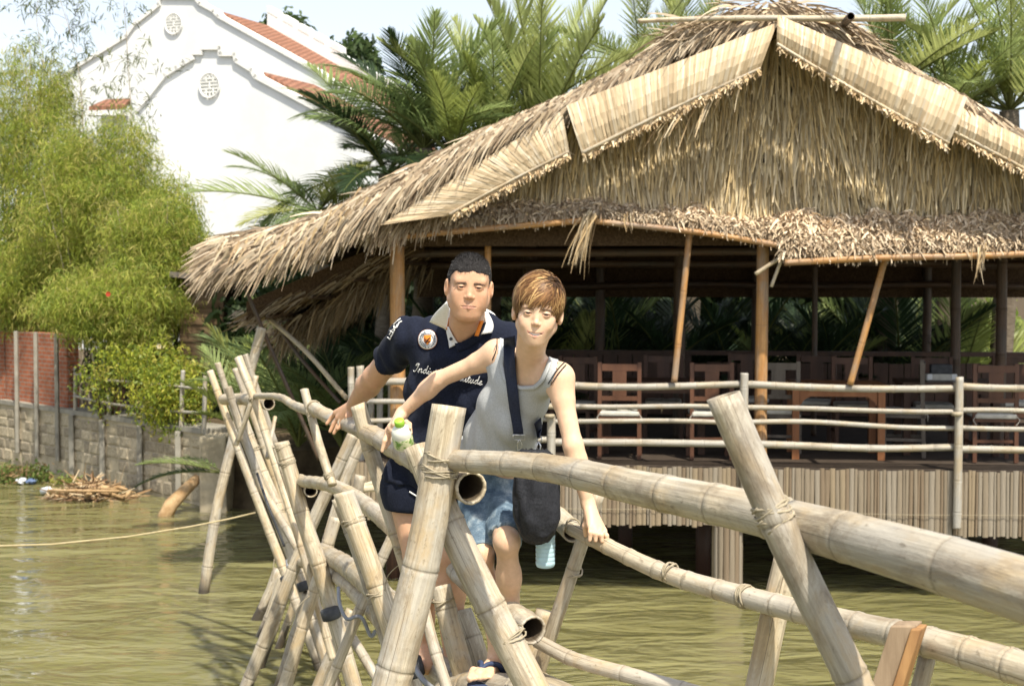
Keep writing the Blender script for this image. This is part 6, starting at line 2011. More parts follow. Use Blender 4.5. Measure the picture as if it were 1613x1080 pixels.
    sb = bvh_of((V2, Q2)); both = bvh_of((V2, Q2), (V, Q))
    shirt_kids = []
    def kid(o): o.location = -Vector(org); return o
    # shorts
    H = Field()
    H.ell(hip - Up * .02, AX, (.192, .14, .13), .05)
    for sx, K_ in ((1, K1), (-1, K0)):
        h = hip + X * .085 * sx - Up * .03
        H.cap(h, h.lerp(K_, .62), .108, .094, .04)
    zc = P(650, 797, 5.0).z
    H.fn(lambda X_, Y_, Z_: (zc - .03) - Z_); H.fn(lambda X_, Y_, Z_: Z_ - (lowz + .04))
    tb = box_of([hip, K1, K0], .18)
    V3, Q3 = solid(H, [(tb[0], tb[1], .009)], 2)
    mk('shorts', V3 - org, [Q3], MAT['navy_cloth'], root, None, None, True)
    hbv = bvh_of((V3, Q3))
    kid(band('piping', hbv, [(645, 775), (656, 782), (668, 788), (690, 794)], [(646, 773), (657, 780), (669, 786), (690, 792)], MAT['white_cloth'], root, .004, 12, 2))
    # collar, placket
    kid(band('collar', both, [(704, 474), (692, 486), (680, 499), (677, 506)], [(707, 486), (706, 500), (704, 512), (702, 517)], MAT['white_cloth'], root, .016, 10, 6, .004, plane=True))
    kid(band('collar', both, [(764, 492), (762, 505), (760, 516), (757, 527)], [(766, 490), (775, 505), (778, 515), (774, 524)], MAT['white_cloth'], root, .016, 10, 6, .004, plane=True))
    kid(band('collar_trim', both, [(704, 500), (702, 509), (700, 517)], [(708, 500), (706, 511), (704, 519)], MAT['orange_cloth'], root, .022, 8, 3, .003, plane=True))
    kid(band('collar_trim', both, [(757, 505), (752, 518), (748, 529)], [(761, 505), (756, 519), (753, 529)], MAT['orange_cloth'], root, .022, 8, 3, .003, plane=True))
    kid(band('placket', both, [(703, 515), (706, 530), (708, 549)], [(708, 514), (716, 530), (723, 541)], MAT['white_cloth'], root, .006, 10, 4, .003))
    kid(band('neck_edge', both, [(718, 541), (730, 536), (742, 529), (753, 520), (762, 506)], [(722, 554), (736, 549), (748, 541), (760, 532), (771, 516)], MAT['navy_cloth'], root, .008, 18, 3, .003))
    c = cast(both, 713, 532, .016); MB().lathe([(.001, .0), (.006, .0), (.006, .003), (.001, .003)], Matrix.Translation(c) @ Matrix.Rotation(PI / 2, 4, 'X'), 10).build('button', MAT['rubber'], root); kid(root.children[-1] if False else [o for o in root.children if o.name.startswith('button')][0])
    # collar stand round the back of the neck
    pts = []
    for i in range(25):
        a = math.radians(-150 + 300 * i / 24) + PI / 2
        pts.append(Nb + Up * .035 + X * math.cos(a + PI) * .078 + Fw * (math.sin(a + PI) * .078 - .012))
    V4, F4 = [], []
    for p in pts:
        rr = (p - Nb - Up * .035)
        V4 += [p + Up * .025, p + rr * .05 + Up * .03, p + rr * .22 + Up * .005, p + rr * .33 - Up * .028]
    for i in range(24):
        for j in range(3): F4.append((i * 4 + j, i * 4 + j + 1, i * 4 + j + 5, i * 4 + j + 4))
    o = mk('collar', [v - Vector(org) for v in V4], F4, MAT['white_cloth'], root, None, None, True)
    md_ = o.modifiers.new('s', 'SOLIDIFY'); md_.thickness = .004
    # ---- chest emblem
    def disc(name, cx, cy, rx, ry, mat, lift, sx=0.0, n=28):
        V_, F_l = [cast(sb, cx, cy, lift)], []
        for r in (.5, 1.0):
            for i in range(n):
                a = 2 * PI * i / n; V_.append(cast(sb, cx + rx * r * math.cos(a), cy + ry * r * math.sin(a), lift))
        for i in range(n):
            j = (i + 1) % n
            F_l += [(0, 1 + i, 1 + j), (1 + i, 1 + n + i, 1 + n + j, 1 + j)]
        o = mk(name, [v - Vector(org) for v in V_], F_l, mat, root, None, None, True)
        md_ = o.modifiers.new('s', 'SOLIDIFY'); md_.thickness = .001
        return o
    def stroke(name, pts, w, mat, lift=.008, parent=root):
        q = [cast(sb, x, y, lift) for x, y in pts]
        m = MB(); m.tube([v - Vector(org) for v in q], w, 5); return m
    disc('emblem', 674, 535, 15.2, 15.5, MAT['orange_cloth'], .0045)
    disc('emblem', 674, 535, 14.8, 15.1, MAT['white_cloth'], .0055)
    m = MB()
    for i in range(34):
        a = 2 * PI * i / 34 + .1
        if i in (8, 25): continue
        x0, y0 = 674 + 11.6 * math.cos(a), 535 + 11.9 * math.sin(a)
        dx, dy = -math.sin(a), math.cos(a)
        q = [cast(sb, x0 - dx * .5 + math.cos(a) * 1.2 * (i % 2), y0 - dy * .5 + math.sin(a) * 1.2 * (i % 2), .0085), cast(sb, x0 + dx * .6 - math.cos(a) * 1.0, y0 + dy * .6 - math.sin(a) * 1.0, .0085)]
        m.tube([v - Vector(org) for v in q], .0013, 4)
    m.build('emblem_lettering', MAT['navy_cloth'], root)
    ringp = [cast(sb, 674 + 8.7 * math.cos(a), 535 + 8.9 * math.sin(a), .0085) - Vector(org) for a in np.linspace(0, 2 * PI, 25)]
    MB().tube(ringp, .0009, 4, cap=False).build('emblem_ring', MAT['navy_cloth'], root)
    sh = [(669, 528), (679, 528), (680, 536), (677.5, 540), (674.5, 543), (671, 540), (668.6, 536)]
    V_ = [cast(sb, 674.3, 534, .0095) - Vector(org)] + [cast(sb, x, y, .0090) - Vector(org) for x, y in sh]
    mk('emblem_shield', V_, [(0, i + 1, (i + 1) % len(sh) + 1) for i in range(len(sh))], MAT['orange_cloth'], root)
    m = MB()
    for pts_ in ([(670, 533), (674, 537), (679, 539)], [(672, 541), (675, 535), (678, 532)], [(671, 536), (673, 540)], [(676, 538), (678, 537)]):
        m.tube([cast(sb, x, y, .012) - Vector(org) for x, y in pts_], .0016, 4)
    m.build('emblem_figure', MAT['navy_cloth'], root)
    # ---- script lettering "Individual attitude"
    G = {   # strokes in a unit cell: x-height 1, written with a slant
        'I': (.95, [[(.75, 1.75), (.5, 1.9), (.2, 1.8), (.15, 1.5), (.4, 1.4), (.75, 1.75), (.7, 1.2), (.6, .5), (.45, .05), (.2, .0), (.05, .25)], ]),
        'n': (.95, [[(.0, .2), (.2, .95), (.2, .0)], [(.2, .5), (.45, .95), (.62, .85), (.62, .15), (.75, .0), (.95, .2)]]),
        'd': (.95, [[(.62, .8), (.4, .98), (.12, .75), (.1, .3), (.3, .02), (.55, .25), (.66, 1.9), (.64, .2), (.78, .0), (.95, .2)]]),
        'i': (.5, [[(.0, .2), (.2, .95), (.2, .15), (.32, .0), (.5, .2)], [(.22, 1.32), (.27, 1.42)]]),
        'v': (.8, [[(.0, .5), (.15, .95), (.25, .8), (.35, .05), (.5, .1), (.7, .95), (.8, .8)]]),
        'u': (.95, [[(.0, .3), (.15, .95), (.15, .2), (.3, .0), (.5, .2), (.62, .95), (.62, .15), (.78, .0), (.95, .2)]]),
        'a': (.95, [[(.62, .85), (.4, .98), (.12, .75), (.1, .25), (.3, .02), (.55, .3), (.64, .95), (.64, .2), (.78, .0), (.95, .2)]]),
        'l': (.5, [[(.0, .2), (.3, 1.5), (.25, 1.9), (.12, 1.6), (.15, .2), (.3, .0), (.5, .2)]]),
        't': (.55, [[(.0, .2), (.25, 1.65), (.2, .15), (.35, .0), (.55, .2)], [(.02, 1.05), (.48, 1.15)]]),
        'e': (.75, [[(.0, .2), (.4, .5), (.5, .8), (.3, .98), (.12, .6), (.15, .15), (.4, .0), (.75, .25)]]),
        ' ': (.55, [])}
    cur = 0.0
    x0, y0, sc = 651.0, 585.0, 8.1
    m = MB()
    for ch in 'Individual attitude':
        wd, st = G[ch]
        for s_ in st:
            q = []
            for gx_, gy_ in s_:
                sl = gx_ + .28 * gy_
                xx = x0 + (cur + sl) * sc; yy = y0 + (cur * sc) * .205 - gy_ * sc * .82
                q.append((xx, yy))
            q = resample(q, max(4, len(q) * 2))
            if all(645 < p.x < 800 for p in q):
                m.tube([cast(sb, p.x, p.y, .003) - Vector(org) for p in q], .0015, 5)
        cur += wd * .93
    m.build('chest_lettering', MAT['white_cloth'], root)
    # sleeve print
    m = MB()
    for pts_ in ([(614, 527), (618, 520), (624, 516)], [(615, 521), (620, 524), (626, 511)], [(618, 528), (622, 520), (621, 513)], [(621, 511), (627, 505), (631, 502)], [(625, 516), (629, 508), (633, 506)], [(611, 531), (615, 534), (617, 529)]):
        q_ = [cast(sb, x, y, .003) for x, y in pts_]
        if all(v.y > 4.6 for v in q_): m.tube([v - Vector(org) for v in q_], .0024, 5)
    m.build('sleeve_print', MAT['white_cloth'], root)
    # ---- hair
    hf = Field()
    T = lambda x, y, z: hc + A @ (np.array([x, y, z]) * hs)
    hf.ell(T(0, -.018, .037), A, np.array((.079, .096, .084)) * hs, .01)
    hf.ell(T(0, .025, .062), A, np.array((.066, .055, .042)) * hs, .02)
    cA, cS = A, hs
    def hl(X_, Y_, Z_):
        x = (X_ - hc[0]) * A[0, 0] + (Y_ - hc[1]) * A[1, 0] + (Z_ - hc[2]) * A[2, 0]
        y = (X_ - hc[0]) * A[0, 1] + (Y_ - hc[1]) * A[1, 1] + (Z_ - hc[2]) * A[2, 1]
        z = (X_ - hc[0]) * A[0, 2] + (Y_ - hc[1]) * A[1, 2] + (Z_ - hc[2]) * A[2, 2]
        x, y, z = x / hs, y / hs, z / hs
        lim = np.interp(y, [-.11, -.04, -.012, .012, .026, .045, .062, .09], [-.06, -.035, .004, -.004, .012, .044, .057, .058])
        lim = lim + .0035 * np.sin(x * 95 + 1.0) * (y > .02) + .0025 * np.sin(x * 210)* (y > .02)
        return (lim - z) * hs
    hf.fn(hl)
    hbx = box_of([T(0, -.02, .04)], .13)
    V5, Q5 = solid(hf, [(hbx[0], hbx[1], .0025)], 1)
    mk('hair_cap', V5 - org, [Q5], MAT['hair_base'], root, np.tile((.03, .028, .028), (len(V5), 1)), None, True)
    n5 = normals(V5, Q5)
    n = 9000
    i = RNG.integers(0, len(V5), n)
    loc5 = ((V5 - hc) @ A) / hs
    fwd = A[:, 1]; upv = A[:, 2]
    top = smoothstep(.06, .11, loc5[i][:, 2])[:, None]
    d = unit(n5[i] * (.22 + .2 * top) + (fwd * .8 + upv * .1) * (top * .9) + (-upv * .9 + fwd * .15) * (1 - top) * .9 + RNG.normal(0, .16, (n, 3)))
    cc = np.array([.085, .08, .078]) * RNG.uniform(.25, 1.6, (n, 1))
    V6, F6, C6, _ = blades(V5[i] - n5[i] * .002, d, unit(np.cross(d, RNG.normal(size=(n, 3)))), RNG.uniform(.005, .011, n) * (1 + .3 * top[:, 0]), np.full(n, .0013), 2, None, .3, cc)
    tag(mk('hair', V6 - org, F6, MAT['hair'], root, C6), kind='stuff')
    brows(fr, bb, root, (.15, .095, .065), 300, .0042, .0028)
    for o in root.children:
        if o.name.startswith('eyebrows'): o.location = -Vector(org)
build_man()

# ================================================================== woman
def build_woman():
    root = empty('person', P(785, 1052, 4.5)); tag(root, 'smiling person in grey tank top and denim shorts gripping both handrails', 'person')
    org = np.array(tuple(root.location)); OV = Vector(org)
    hip = P(773, 752, 4.78); Nb = P(835, 576, 4.46)
    Rs, Ls = P(782, 559, 4.58), P(880, 596, 4.36)
    X, Fw, Up = frame(Nb - hip, Ls - Rs); AX = np.array([tuple(X), tuple(Fw), tuple(Up)]).T
    Lt = (Nb - hip).length
    fr = head_frame(P(847, 491, 4.27), math.radians(-2), math.radians(6), math.radians(6), .888)
    A, hc, hs = fr
    E, W = P(690, 598, 4.66), P(634, 650, 4.72)
    E2, W2 = P(903, 702, 4.30), P(926, 792, 4.30)
    def torso(F, g, k=.045):
        F.ell(hip + Up * .01, AX, (.150 + g, .105 + g, .10 + g), k)
        F.ell(hip + Up * (.28 * Lt), AX, (.106 + g, .080 + g, .10 + g), k)
        F.ell(hip + Up * (.55 * Lt) - X * .010, AX, (.114 + g, .086 + g, .12 + g), k)
        F.ell(hip + Up * (.78 * Lt) - X * .008, AX, (.112 + g, .074 + g, .085 + g), k)
        for sx in (-1, 1): F.ell(hip + Up * (.62 * Lt) + X * (.055 * sx) + Fw * .055, AX, (.036 + g, .03 + g, .038 + g), .045)
    B = Field(); torso(B, 0)
    for sh in (Rs, Ls):
        B.cap(hip + Up * (.84 * Lt), sh, .05, .044, .04); B.cap(Nb + Up * .0 - Fw * .015, sh + Up * .01, .034, .034, .035)
        B.cap(Nb - Up * .03 + Fw * .03, sh + Up * .004 + Fw * .012, .012, .012, .02)        # collar bones
    add_head(B, fr, True)
    jaw = hc + A @ (np.array([0, -.012, -.05]) * hs)
    B.cap(Nb - Up * .03, jaw, .046, .040, .03)
    for sx in (-1, 1): B.cap(ray_v(Nb + Fw * .035 + X * .008 * sx - Up * .02), hc + A @ (np.array([.05 * sx, -.01, -.05]) * hs), .010, .012, .02)
    B.cap(Rs, Rs.lerp(E, .3), .040, .033, .03); B.cap(Rs.lerp(E, .2), E, .032, .027, .02); B.ell(E + Vector((-.004, .0, -.006)), np.eye(3), (.028, .026, .026), .012); B.cap(E, E.lerp(W, .3), .026, .029, .02); B.cap(E.lerp(W, .25), W, .029, .0195, .02)
    B.cap(Ls, Ls.lerp(E2, .3), .039, .035, .03); B.cap(Ls.lerp(E2, .2), E2, .034, .029, .02); B.cap(E2, E2.lerp(W2, .3), .029, .030, .02); B.cap(E2.lerp(W2, .25), W2, .030, .021, .02)
    # right hand round the bottle, resting on the rail
    k1 = [P(612, 678, 4.68), P(611, 684, 4.70), P(616, 672, 4.66), P(622, 668, 4.64)]
    m1 = [P(606, 694, 4.66), P(612, 697, 4.70), P(640, 664, 4.60), P(645, 668, 4.60)]
    t1 = [P(602, 710, 4.66), P(607, 705, 4.68), P(646, 674, 4.52), P(647, 682, 4.53)]
    fingers(B, W, k1, m1, t1, .013, .0078)
    B.cap(P(616, 676, 4.66), P(632, 690, 4.58), .012, .009, .01)
    # left hand gripping the lower rail
    k2 = [P(930, 826, 4.25), P(937, 829, 4.25), P(944, 832, 4.26), P(950, 836, 4.28)]
    m2 = [P(930, 838, 4.22), P(938, 840, 4.22), P(947, 842, 4.22), P(955, 843, 4.24)]
    t2 = [P(929, 850, 4.22), P(938, 851, 4.22), P(948, 852, 4.22), P(957, 851, 4.24)]
    fingers(B, W2, k2, m2, t2, .0125, .0078)
    B.cap(W2.lerp(k2[0], .4), P(922, 828, 4.28), .012, .0095, .01); B.cap(P(922, 828, 4.28), P(923, 842, 4.30), .0095, .008, .006)
    Kr, Ar = P(798, 852, 4.42), P(808, 1020, 4.55); Kl, Al = P(758, 872, 4.52), P(783, 1028, 4.56)
    for sx, K_, An in ((1, Kr, Ar), (-1, Kl, Al)):
        h = hip + X * .075 * sx - Up * .02
        B.cap(h, K_, .068, .041, .03); B.ell(K_ + Vector((0, -.008, 0)), np.eye(3), (.037, .038, .042), .02)
        B.cap(K_, K_.lerp(An, .35), .034, .037, .02); B.cap(K_.lerp(An, .3) + Vector((0, .012, 0)), An, .036, .024, .03)
    heel, toe = P(790, 1046, 4.6), P(756, 1062, 4.44)
    B.cap(Al, heel, .028, .03, .02); B.cap(Al.lerp(heel, .5), toe.lerp(heel, .35), .03, .024, .02); B.cap(heel, toe, .028, .022, .02)
    for i in range(5):
        b0 = toe + Vector((-.028 + .016 * i, -.0, .002)); B.cap(b0 + Vector((.006, .03, .004)), b0 + Vector((-.004, -.03 + .006 * i, -.008)), .011 if i else .013, .0085 if i else .011, .006)
    f2 = P(812, 1062, 4.45); B.cap(Ar, f2, .028, .024, .02)
    hb = box_of([hc], .15 * hs)
    h1 = box_of(k1 + t1 + m1 + [W], .025); h2 = box_of(k2 + t2 + [W2], .025); h3 = box_of([toe, heel, Al], .05)
    allb = box_of([hip, Rs, Ls, E, W, E2, W2, Kr, Kl, Al, Ar, Vector(hc), toe, f2], .18)
    V, Q = solid(B, [(hb[0], hb[1], .0016), (h1[0], h1[1], .0025), (h2[0], h2[1], .0025), (h3[0], h3[1], .003), (allb[0], allb[1], .0065)])
    C = head_colors(V, fr, SKIN_W, True)
    mk('body', V - org, [Q], MAT['skin'], root, C, None, True)
    bb = bvh_of((V, Q))
    before = set(bpy.data.objects)
    add_eyes(fr, root)
    for sx in (0,):
        # teeth: a curved strip behind the lips
        n = 12
        for k_ in range(9):
            x0_ = (-.0205 + .0043 * k_); 
            c_ = np.array([x0_ + .002, .0805 - 11 * (x0_ + .002) ** 2, -.066 + .0085 * ((x0_ + .002) / .026) ** 2])
            M = np.eye(4); M[:3, :3] = A * hs; M[:3, 3] = hc
            MB().box((c_[0] - .0021, c_[1] - .003, c_[2] - .0045), (c_[0] + .002, c_[1] + .002, c_[2] + .006), M=Matrix(M.tolist())).build('tooth', MAT['tooth'], root)
    # mouth interior
    V_, F_ = [], []
    brows(fr, bb, root, (.2, .12, .07), 200, .0026, .004, True)
    for o in set(bpy.data.objects) - before: o.location = -OV
    # ---- tank top
    S = Field(); torso(S, .008)
    for sh in (Rs, Ls):
        S.cap(hip + Up * (.84 * Lt), sh, .058, .050, .04); S.cap(Nb + Up * .0 - Fw * .015, sh + Up * .01, .041, .041, .035)
        S.cap(Nb - Up * .03 + Fw * .03, sh + Up * .004 + Fw * .012, .018, .018, .02)
    S.ell(hip - X * .012, AX, (.165, .125, .1), .05)
    S.ell(hip + Up * (.28 * Lt) - X * .02, AX, (.124, .094, .14), .06)
    zcut = P(780, 738, 4.6).z
    S.fn(lambda X_, Y_, Z_: zcut + .02 * np.sin(X_ * 14) * .3 - Z_)
    tb = box_of([hip, Rs, Ls, Nb], .15)
    V2, Q2 = solid(S, [(tb[0], tb[1], .0042)], 2)
    nr = normals(V2, Q2)
    q = (V2 - ray_v(hip)) @ AX
    fold = .0052 * np.sin(q[:, 2] * 44 + q[:, 0] * 30 + 2.5 * np.sin(q[:, 0] * 18)) * smoothstep(.6 * Lt, .1 * Lt, q[:, 2]) + .0036 * np.sin(q[:, 0] * 70 + q[:, 2] * 26 + 1.5 * np.sin(q[:, 2] * 24)) * smoothstep(.85 * Lt, .3 * Lt, q[:, 2])
    V2 = V2 + nr * fold[:, None]
    ctr = V2[Q2].mean(1); xy = project(ctr); fc = nr[Q2].mean(1); facing = (fc * (ctr - ray_v(CAMP))).sum(1) < .1
    neck = [(797, 520), (795, 560), (793, 575), (797, 595), (808, 604), (821, 609), (842, 608), (853, 598), (861, 578), (866, 556), (868, 520)]
    armL = [(700, 520), (790, 520), (786, 540), (784, 556), (779, 570), (768, 577), (757, 580), (742, 590), (700, 600)]
    armR = [(874, 520), (880, 562), (876, 584), (868, 602), (864, 619), (870, 640), (960, 640), (960, 520)]
    cut = (in_poly(xy, neck) | in_poly(xy, armL) | in_poly(xy, armR))
    back_low = (q[Q2].mean(1)[:, 2] < .78 * Lt)
    Q2 = Q2[~(cut & (facing | ~back_low))]
    o = mk('tank_top', V2 - org, [Q2], MAT['grey_cloth'], root, None, None, True)
    tb_ = bvh_of((V2, Q2), (V, Q))
    def kid(o): o.location = -OV; return o
    kid(band('neck_trim', tb_, [(791, 540), (789, 560), (788, 577), (793, 599), (805, 609), (821, 614), (844, 613), (857, 602), (866, 582), (869, 571)], [(797, 540), (795, 560), (793.5, 575), (797.5, 594), (808, 603), (821, 608), (842, 607), (852.5, 597), (860.5, 579), (863.5, 568)], MAT['grey_cloth'], root, .004, 60, 4, .0025))
    for pts_ in ([(783, 532), (783, 550), (776, 567)], [(889, 571), (876, 584), (864, 604)], [(891, 575), (879, 588), (868, 606)]):
        rp = resample(pts_, 9); kid(band('thin_strap', tb_, [(p.x - .5, p.y - .3) for p in rp], [(p.x + .8, p.y + .5) for p in rp], MAT['black_cloth'], root, .005, 9, 2, .001))
    # ---- denim shorts with rolled cuffs
    H = Field()
    H.ell(hip + Up * .01, AX, (.165, .122, .115), .04)
    ends = []
    for sx, K_, fk in ((1, Kr, .94), (-1, Kl, 1.0)):
        h = hip + X * .075 * sx - Up * .02
        e_ = h.lerp(K_, fk); ends.append((e_, (K_ - h).normalized()))
        H.cap(h, e_ + (K_ - h).normalized() * .02, .078, .051, .02); H.cap(e_ - (K_ - h).normalized() * .03, e_ + (K_ - h).normalized() * .03, .055, .055, .004)
    for (e_, u_), (zx0, zx1) in zip(ends, ((P(783, 850, 4.5).x, 9), (-9, P(783, 850, 4.5).x))):
        H.fn(lambda X_, Y_, Z_, e_=e_, u_=u_, a=zx0, b=zx1: np.where((X_ >= a) & (X_ < b), (X_ - e_.x) * u_.x + (Y_ - e_.y) * u_.y + (Z_ - e_.z) * u_.z, -1))
    H.fn(lambda X_, Y_, Z_: Z_ - P(780, 716, 4.6).z)
    tb = box_of([hip, Kr, Kl], .15)
    V3, Q3 = solid(H, [(tb[0], tb[1], .0055)], 2)
    n3 = normals(V3, Q3)
    V3 = V3 + n3 * (.003 * np.sin(V3[:, 2] * 75 + V3[:, 0] * 40))[:, None]
    mk('denim_shorts', V3 - org, [Q3], MAT['denim'], root, None, None, True)
    # ---- flip-flop
    m = MB()
    sole_c = (heel + toe) * .5; dr = (toe - heel).normalized(); sd = dr.cross(Vector((0, 0, 1))).normalized(); upn = sd.cross(dr).normalized()
    rows = []
    for i in range(13):
        t = i / 12
        wv = .034 + .012 * math.sin(t * PI * .9 + .3) * (1 if t > .3 else .6); wv *= math.sqrt(max(.08, 1 - (2 * t - 1) ** 6))
        c_ = heel.lerp(toe, -.12 + t * 1.42) - upn * .028
        rows += [c_ - sd * wv, c_ + sd * wv, c_ + sd * wv - upn * .016, c_ - sd * wv - upn * .016]
    F_ = []
    for i in range(12):
        for j in range(4): F_.append((i * 4 + j, i * 4 + (j + 1) % 4, i * 4 + 4 + (j + 1) % 4, i * 4 + 4 + j))
    F_ += [(3, 2, 1, 0), (48, 49, 50, 51)]
    sl = empty('flip_flop', (heel.x, heel.y, heel.z - .05)); tag(sl, 'navy blue flip-flop on the foot at the bottom centre', 'sandal')
    so_ = sl.location
    mottled('flip_navy', (.03, .045, .1), (.05, .07, .14), 30, .6, .3)
    mk('sole', [v - so_ for v in rows], F_, MAT['flip_navy'], sl, None, None, False)
    post_ = heel.lerp(toe, .98) + upn * .012
    for s_ in (-1, 1):
        a_ = heel.lerp(toe, .35) + sd * .036 * s_ - upn * .02
        pts_ = [a_, a_.lerp(post_, .35) + sd * .012 * s_ + upn * .028, a_.lerp(post_, .7) + upn * .026, post_]
        rows, F_ = [], []
        fine = []
        for i in range(11):
            t = i / 10; k_ = min(int(t * 3), 2); u = t * 3 - k_
            p0, p1, p2, p3 = pts_[max(k_ - 1, 0)], pts_[k_], pts_[k_ + 1], pts_[min(k_ + 2, 3)]
            fine.append(.5 * ((2*p1) + (p2-p0)*u + (2*p0-5*p1+4*p2-p3)*u*u + (3*p1-p0-3*p2+p3)*u**3))
        MB().tube([v - so_ for v in fine], [.011 - .005 * i / 10 for i in range(11)], 7).build('toe_strap', MAT['flip_navy'], sl, True)
    # ---- hair
    hf = Field(); T = lambda x, y, z: hc + A @ (np.array([x, y, z]) * hs)
    hf.ell(T(0, -.018, .038), A, np.array((.082, .099, .092)) * hs, .01)
    hf.ell(T(0, .022, .058), A, np.array((.066, .052, .042)) * hs, .03)
    def loc(X_, Y_, Z_):
        return [((X_ - hc[0]) * A[0, i] + (Y_ - hc[1]) * A[1, i] + (Z_ - hc[2]) * A[2, i]) / hs for i in range(3)]
    def hl(X_, Y_, Z_):
        x, y, z = loc(X_, Y_, Z_)
        lim = np.interp(y, [-.11, -.05, .0, .03, .045, .062, .09], [-.075, -.06, -.02, -.005, .022, .06, .066]) + .004 * np.sin(x * 140)
        return (lim - z) * hs
    hf.fn(hl)
    hbx = box_of([T(0, -.02, .03)], .125)
    V5, Q5 = solid(hf, [(hbx[0], hbx[1], .0028)], 1)
    l5 = ((V5 - hc) @ A) / hs
    mk('hair_cap', V5 - org, [Q5], MAT['hair_base'], root, np.tile((.085, .042, .02), (len(V5), 1)), None, True)
    part = np.array([.046, .03, .108])
    def flow(p, t):
        d = unit(p - part)
        g = np.zeros_like(p); g[:, 2] = -1
        w = .55 + .5 * t
        f = np.zeros_like(p); f[:, 0] = -.8 * (p[:, 1] > .02) * (p[:, 0] < .045); f[:, 1] = .1
        return unit(d * .75 + g * w + f)
    pal = np.array([(.12, .055, .022), (.2, .1, .038), (.32, .18, .07), (.5, .31, .13), (.15, .07, .03), (.24, .12, .045)])
    allp = []
    def layer(n, lo_z, rad, L0, L1, lift, wd):
        st = unit(RNG.normal(size=(n * 3, 3)))
        r_ = np.array(rad); pos = np.array((0, -.016, .034)) + r_ * st
        hairline = np.interp(pos[:, 1], [-.11, -.05, .0, .03, .055, .09], [-.03, -.01, .02, .035, .062, .07])
        ok = pos[:, 2] > np.maximum(hairline, lo_z)
        st = st[ok][:n]; pos = pos[ok][:n]; n = len(st)
        Lh = RNG.uniform(L0, L1, n)
        front = (pos[:, 1] > .02)
        Lh = np.where(front, np.minimum(Lh, np.maximum(.022, (pos[:, 2] - .020 + .010 * np.sin(pos[:, 0] * 90) + RNG.normal(0, .009, n)) * 1.25)), Lh)
        sidef = front & (np.abs(pos[:, 0]) > .05)
        Lh = np.where(sidef, np.maximum(Lh, np.minimum(.075, (pos[:, 2] + .035))), Lh)
        hi = np.clip(.5 + .5 * np.sin(pos[:, 0] * 75 + pos[:, 1] * 30 + RNG.normal(0, .7, n)), 0, 1) * (pos[:, 2] > .04)
        ci = np.where(RNG.uniform(0, 1, n) < hi * .75, RNG.integers(2, 4, n), RNG.choice([0, 1, 4, 5, 1], n))
        c_ = pal[ci] * RNG.uniform(.75, 1.25, (n, 1))
        near = np.linalg.norm(pos - part, axis=1) < .022
        c_[near] *= .3
        allp.append(hair_ribbons(fr, st, Lh, flow, np.full(n, lift) * RNG.uniform(.3, 1.6, n), c_, RNG.uniform(wd * .6, wd * 1.3, n), 8, rad=rad))
    layer(1500, .0, (.085, .103, .096), .05, .085, .002, .0060)
    layer(2000, .03, (.088, .107, .101), .045, .085, .003, .0048)
    layer(1700, .06, (.090, .110, .106), .04, .08, .004, .0036)
    V6, F6, C6 = merge([(a, b, c) for a, b, c in allp])
    tag(mk('hair', V6 - org, F6, MAT['hair'], root, C6), kind='stuff')
    # ---- shoulder bag
    bag = empty('shoulder_bag', P(845, 850, 4.36)); tag(bag, 'black slouchy shoulder bag hanging from a navy strap at the hip', 'bag')
    bo = bag.location
    rows = [(708, 842, 20, .022), (718, 842, 29, .04), (735, 843, 33, .056), (765, 844, 35, .068), (795, 845, 37, .075), (820, 846, 35, .072), (838, 846, 29, .06), (850, 845, 19, .04), (855, 845, 8, .015)]
    V7, F7 = [], []
    n = 40
    fine = []
    for i in range(len(rows) - 1):
        for k_ in range(4):
            t = k_ / 4; fine.append([a * (1 - t) + b * t for a, b in zip(rows[i], rows[i + 1])])
    fine.append(rows[-1])
    for ri, (y, cx, hw, hd) in enumerate(fine):
        c_ = P(cx, y, 4.36); hwm = hw * 4.36 / FPX
        for j in range(n):
            a = 2 * PI * j / n
            ca, sa = math.cos(a), math.sin(a)
            e = .8
            px_ = math.copysign(abs(ca) ** e, ca) * hwm; py_ = math.copysign(abs(sa) ** e, sa) * hd
            tt = ri / len(fine)
            fold = .007 * math.sin(a * 5 + tt * 7) * math.sin(tt * PI) + .006 * math.sin(a * 9 - tt * 12 + 2 * math.sin(a * 2)) * math.sin(tt * PI) + .004 * math.sin(a * 15 + tt * 20)
            V7.append(Vector((c_.x + px_ * (1 + fold * 7), c_.y + py_ * (1 + fold * 12), c_.z + fold)) - bo)
    for i in range(len(fine) - 1):
        for j in range(n):
            j2 = (j + 1) % n; F7.append((i * n + j, (i + 1) * n + j, (i + 1) * n + j2, i * n + j2))
    F7.append(tuple(range(n))); F7.append(tuple((len(fine) - 1) * n + j for j in range(n))[::-1])
    mk('pouch', V7, F7, MAT['black_cloth'], bag, None, None, True)
    def bkid(o): o.location = -bo; return o
    bkid(band('strap', tb_, [(793, 532), (795, 560), (798, 590), (803, 630), (809, 683)], [(811, 528), (813, 555), (815, 585), (819, 630), (823, 681)], MAT['strap_navy'], bag, .012, 30, 4, .003, 4.4))
    bkid(band('strap', tb_, [(840, 665), (842, 675), (844, 690)], [(850, 655), (851, 670), (851, 688)], MAT['strap_navy'], bag, .012, 8, 3, .003, 4.4))
    ctop = cast(tb_, 815, 532, .012)
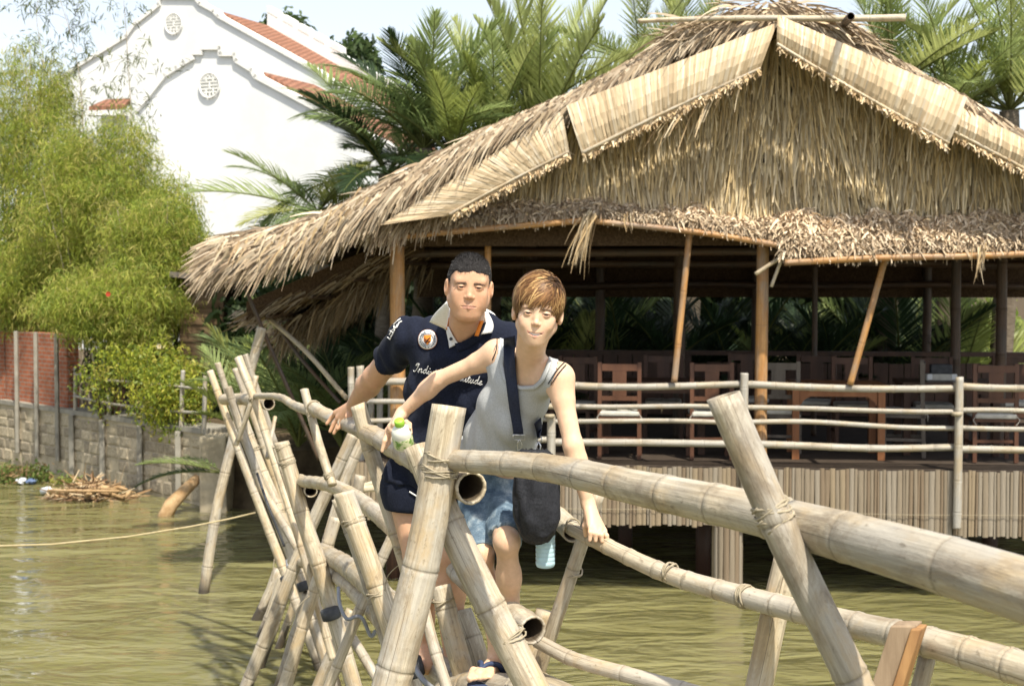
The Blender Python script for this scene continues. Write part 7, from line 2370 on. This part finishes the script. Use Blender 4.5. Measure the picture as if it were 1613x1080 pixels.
    for (bx, by, w_) in ((816.5, 686, 8), (848, 692, 5)):
        q_ = [cast(tb_, bx - w_, by - 4, .018), cast(tb_, bx + w_, by - 4, .018), cast(tb_, bx + w_, by + 3, .018), cast(tb_, bx - w_, by + 3, .018)]
        MB().tube([v - bo for v in q_ + q_[:1]], .0022, 6).build('buckle', MAT['metal'], bag, True)
        hk = [cast(tb_, bx, by + 3, .02), cast(tb_, bx - 3, by + 11, .02), cast(tb_, bx - 2, by + 18, .02), cast(tb_, bx + 3, by + 18, .02), cast(tb_, bx + 3.5, by + 10, .02), cast(tb_, bx + .5, by + 3, .02)]
        MB().tube([v - bo for v in hk], .0026, 6).build('hook', MAT['metal'], bag, True)
    # ---- bottles
    t = NT('bottle_milk'); MAT['bottle_milk'] = t.out((.74, .74, .66), .25, .5)
    t = NT('cap_green'); MAT['cap_green'] = t.out((.33, .62, .06), .4, .4)
    t = NT('label_green')
    f = t.noise(t.coord('Object'), 70, 2, .5); MAT['label_green'] = t.out(t.ramp(f, [(.42, (.16, .3, .06)), (.56, (.62, .65, .4))]), .5, .4)
    bt = empty('drink_bottle'); tag(bt, 'white drink bottle with a lime green cap held against the handrail', 'bottle')
    base = P(637, 704, 4.56); topb = P(627, 655, 4.50)
    zx = (topb - base).normalized(); ln = (topb - base).length
    bt.location = base; bt.rotation_mode = 'QUATERNION'; bt.rotation_quaternion = zx.to_track_quat('Z', 'Y')
    MB().lathe([(.028, 0), (.032, .004), (.033, .03), (.031, .034), (.033, .04), (.033, .062), (.028, .075), (.016, .086), (.014, .092)], None, 22).build('bottle_body', MAT['bottle_milk'], bt, True)
    MB().lathe([(.0336, .012), (.0338, .013), (.0338, .045), (.0336, .046)], None, 22).build('label', MAT['label_green'], bt, True)
    MB().lathe([(.0155, .088), (.0165, .089), (.0165, .106), (.0145, .109)], None, 18).build('cap', MAT['cap_green'], bt, True)
    t = NT('bottle_blue')
    t.out((.62, .86, .95), .08, .5); t.b.inputs['Transmission Weight'].default_value = .35; t.b.inputs['IOR'].default_value = 1.3
    MAT['bottle_blue'] = t.m
    wb = empty('water_bottle', P(859, 893, 4.44)); tag(wb, 'pale blue plastic water bottle showing below the black bag', 'bottle')
    prof = [(.022, 0), (.028, .003), (.031, .010)]
    z = .012
    while z < .15:
        prof += [(.0315, z), (.0315, z + .007), (.0295, z + .010), (.0315, z + .013)]; z += .014
    prof += [(.03, .165), (.014, .195), (.013, .215)]
    MB().lathe(prof, None, 22).build('bottle_body', MAT['bottle_blue'], wb, True)
    MB().lathe([(.0145, .208), (.015, .209), (.015, .224), (.014, .226)], None, 16).build('cap', MAT['white_cloth'], wb, True)
build_woman()
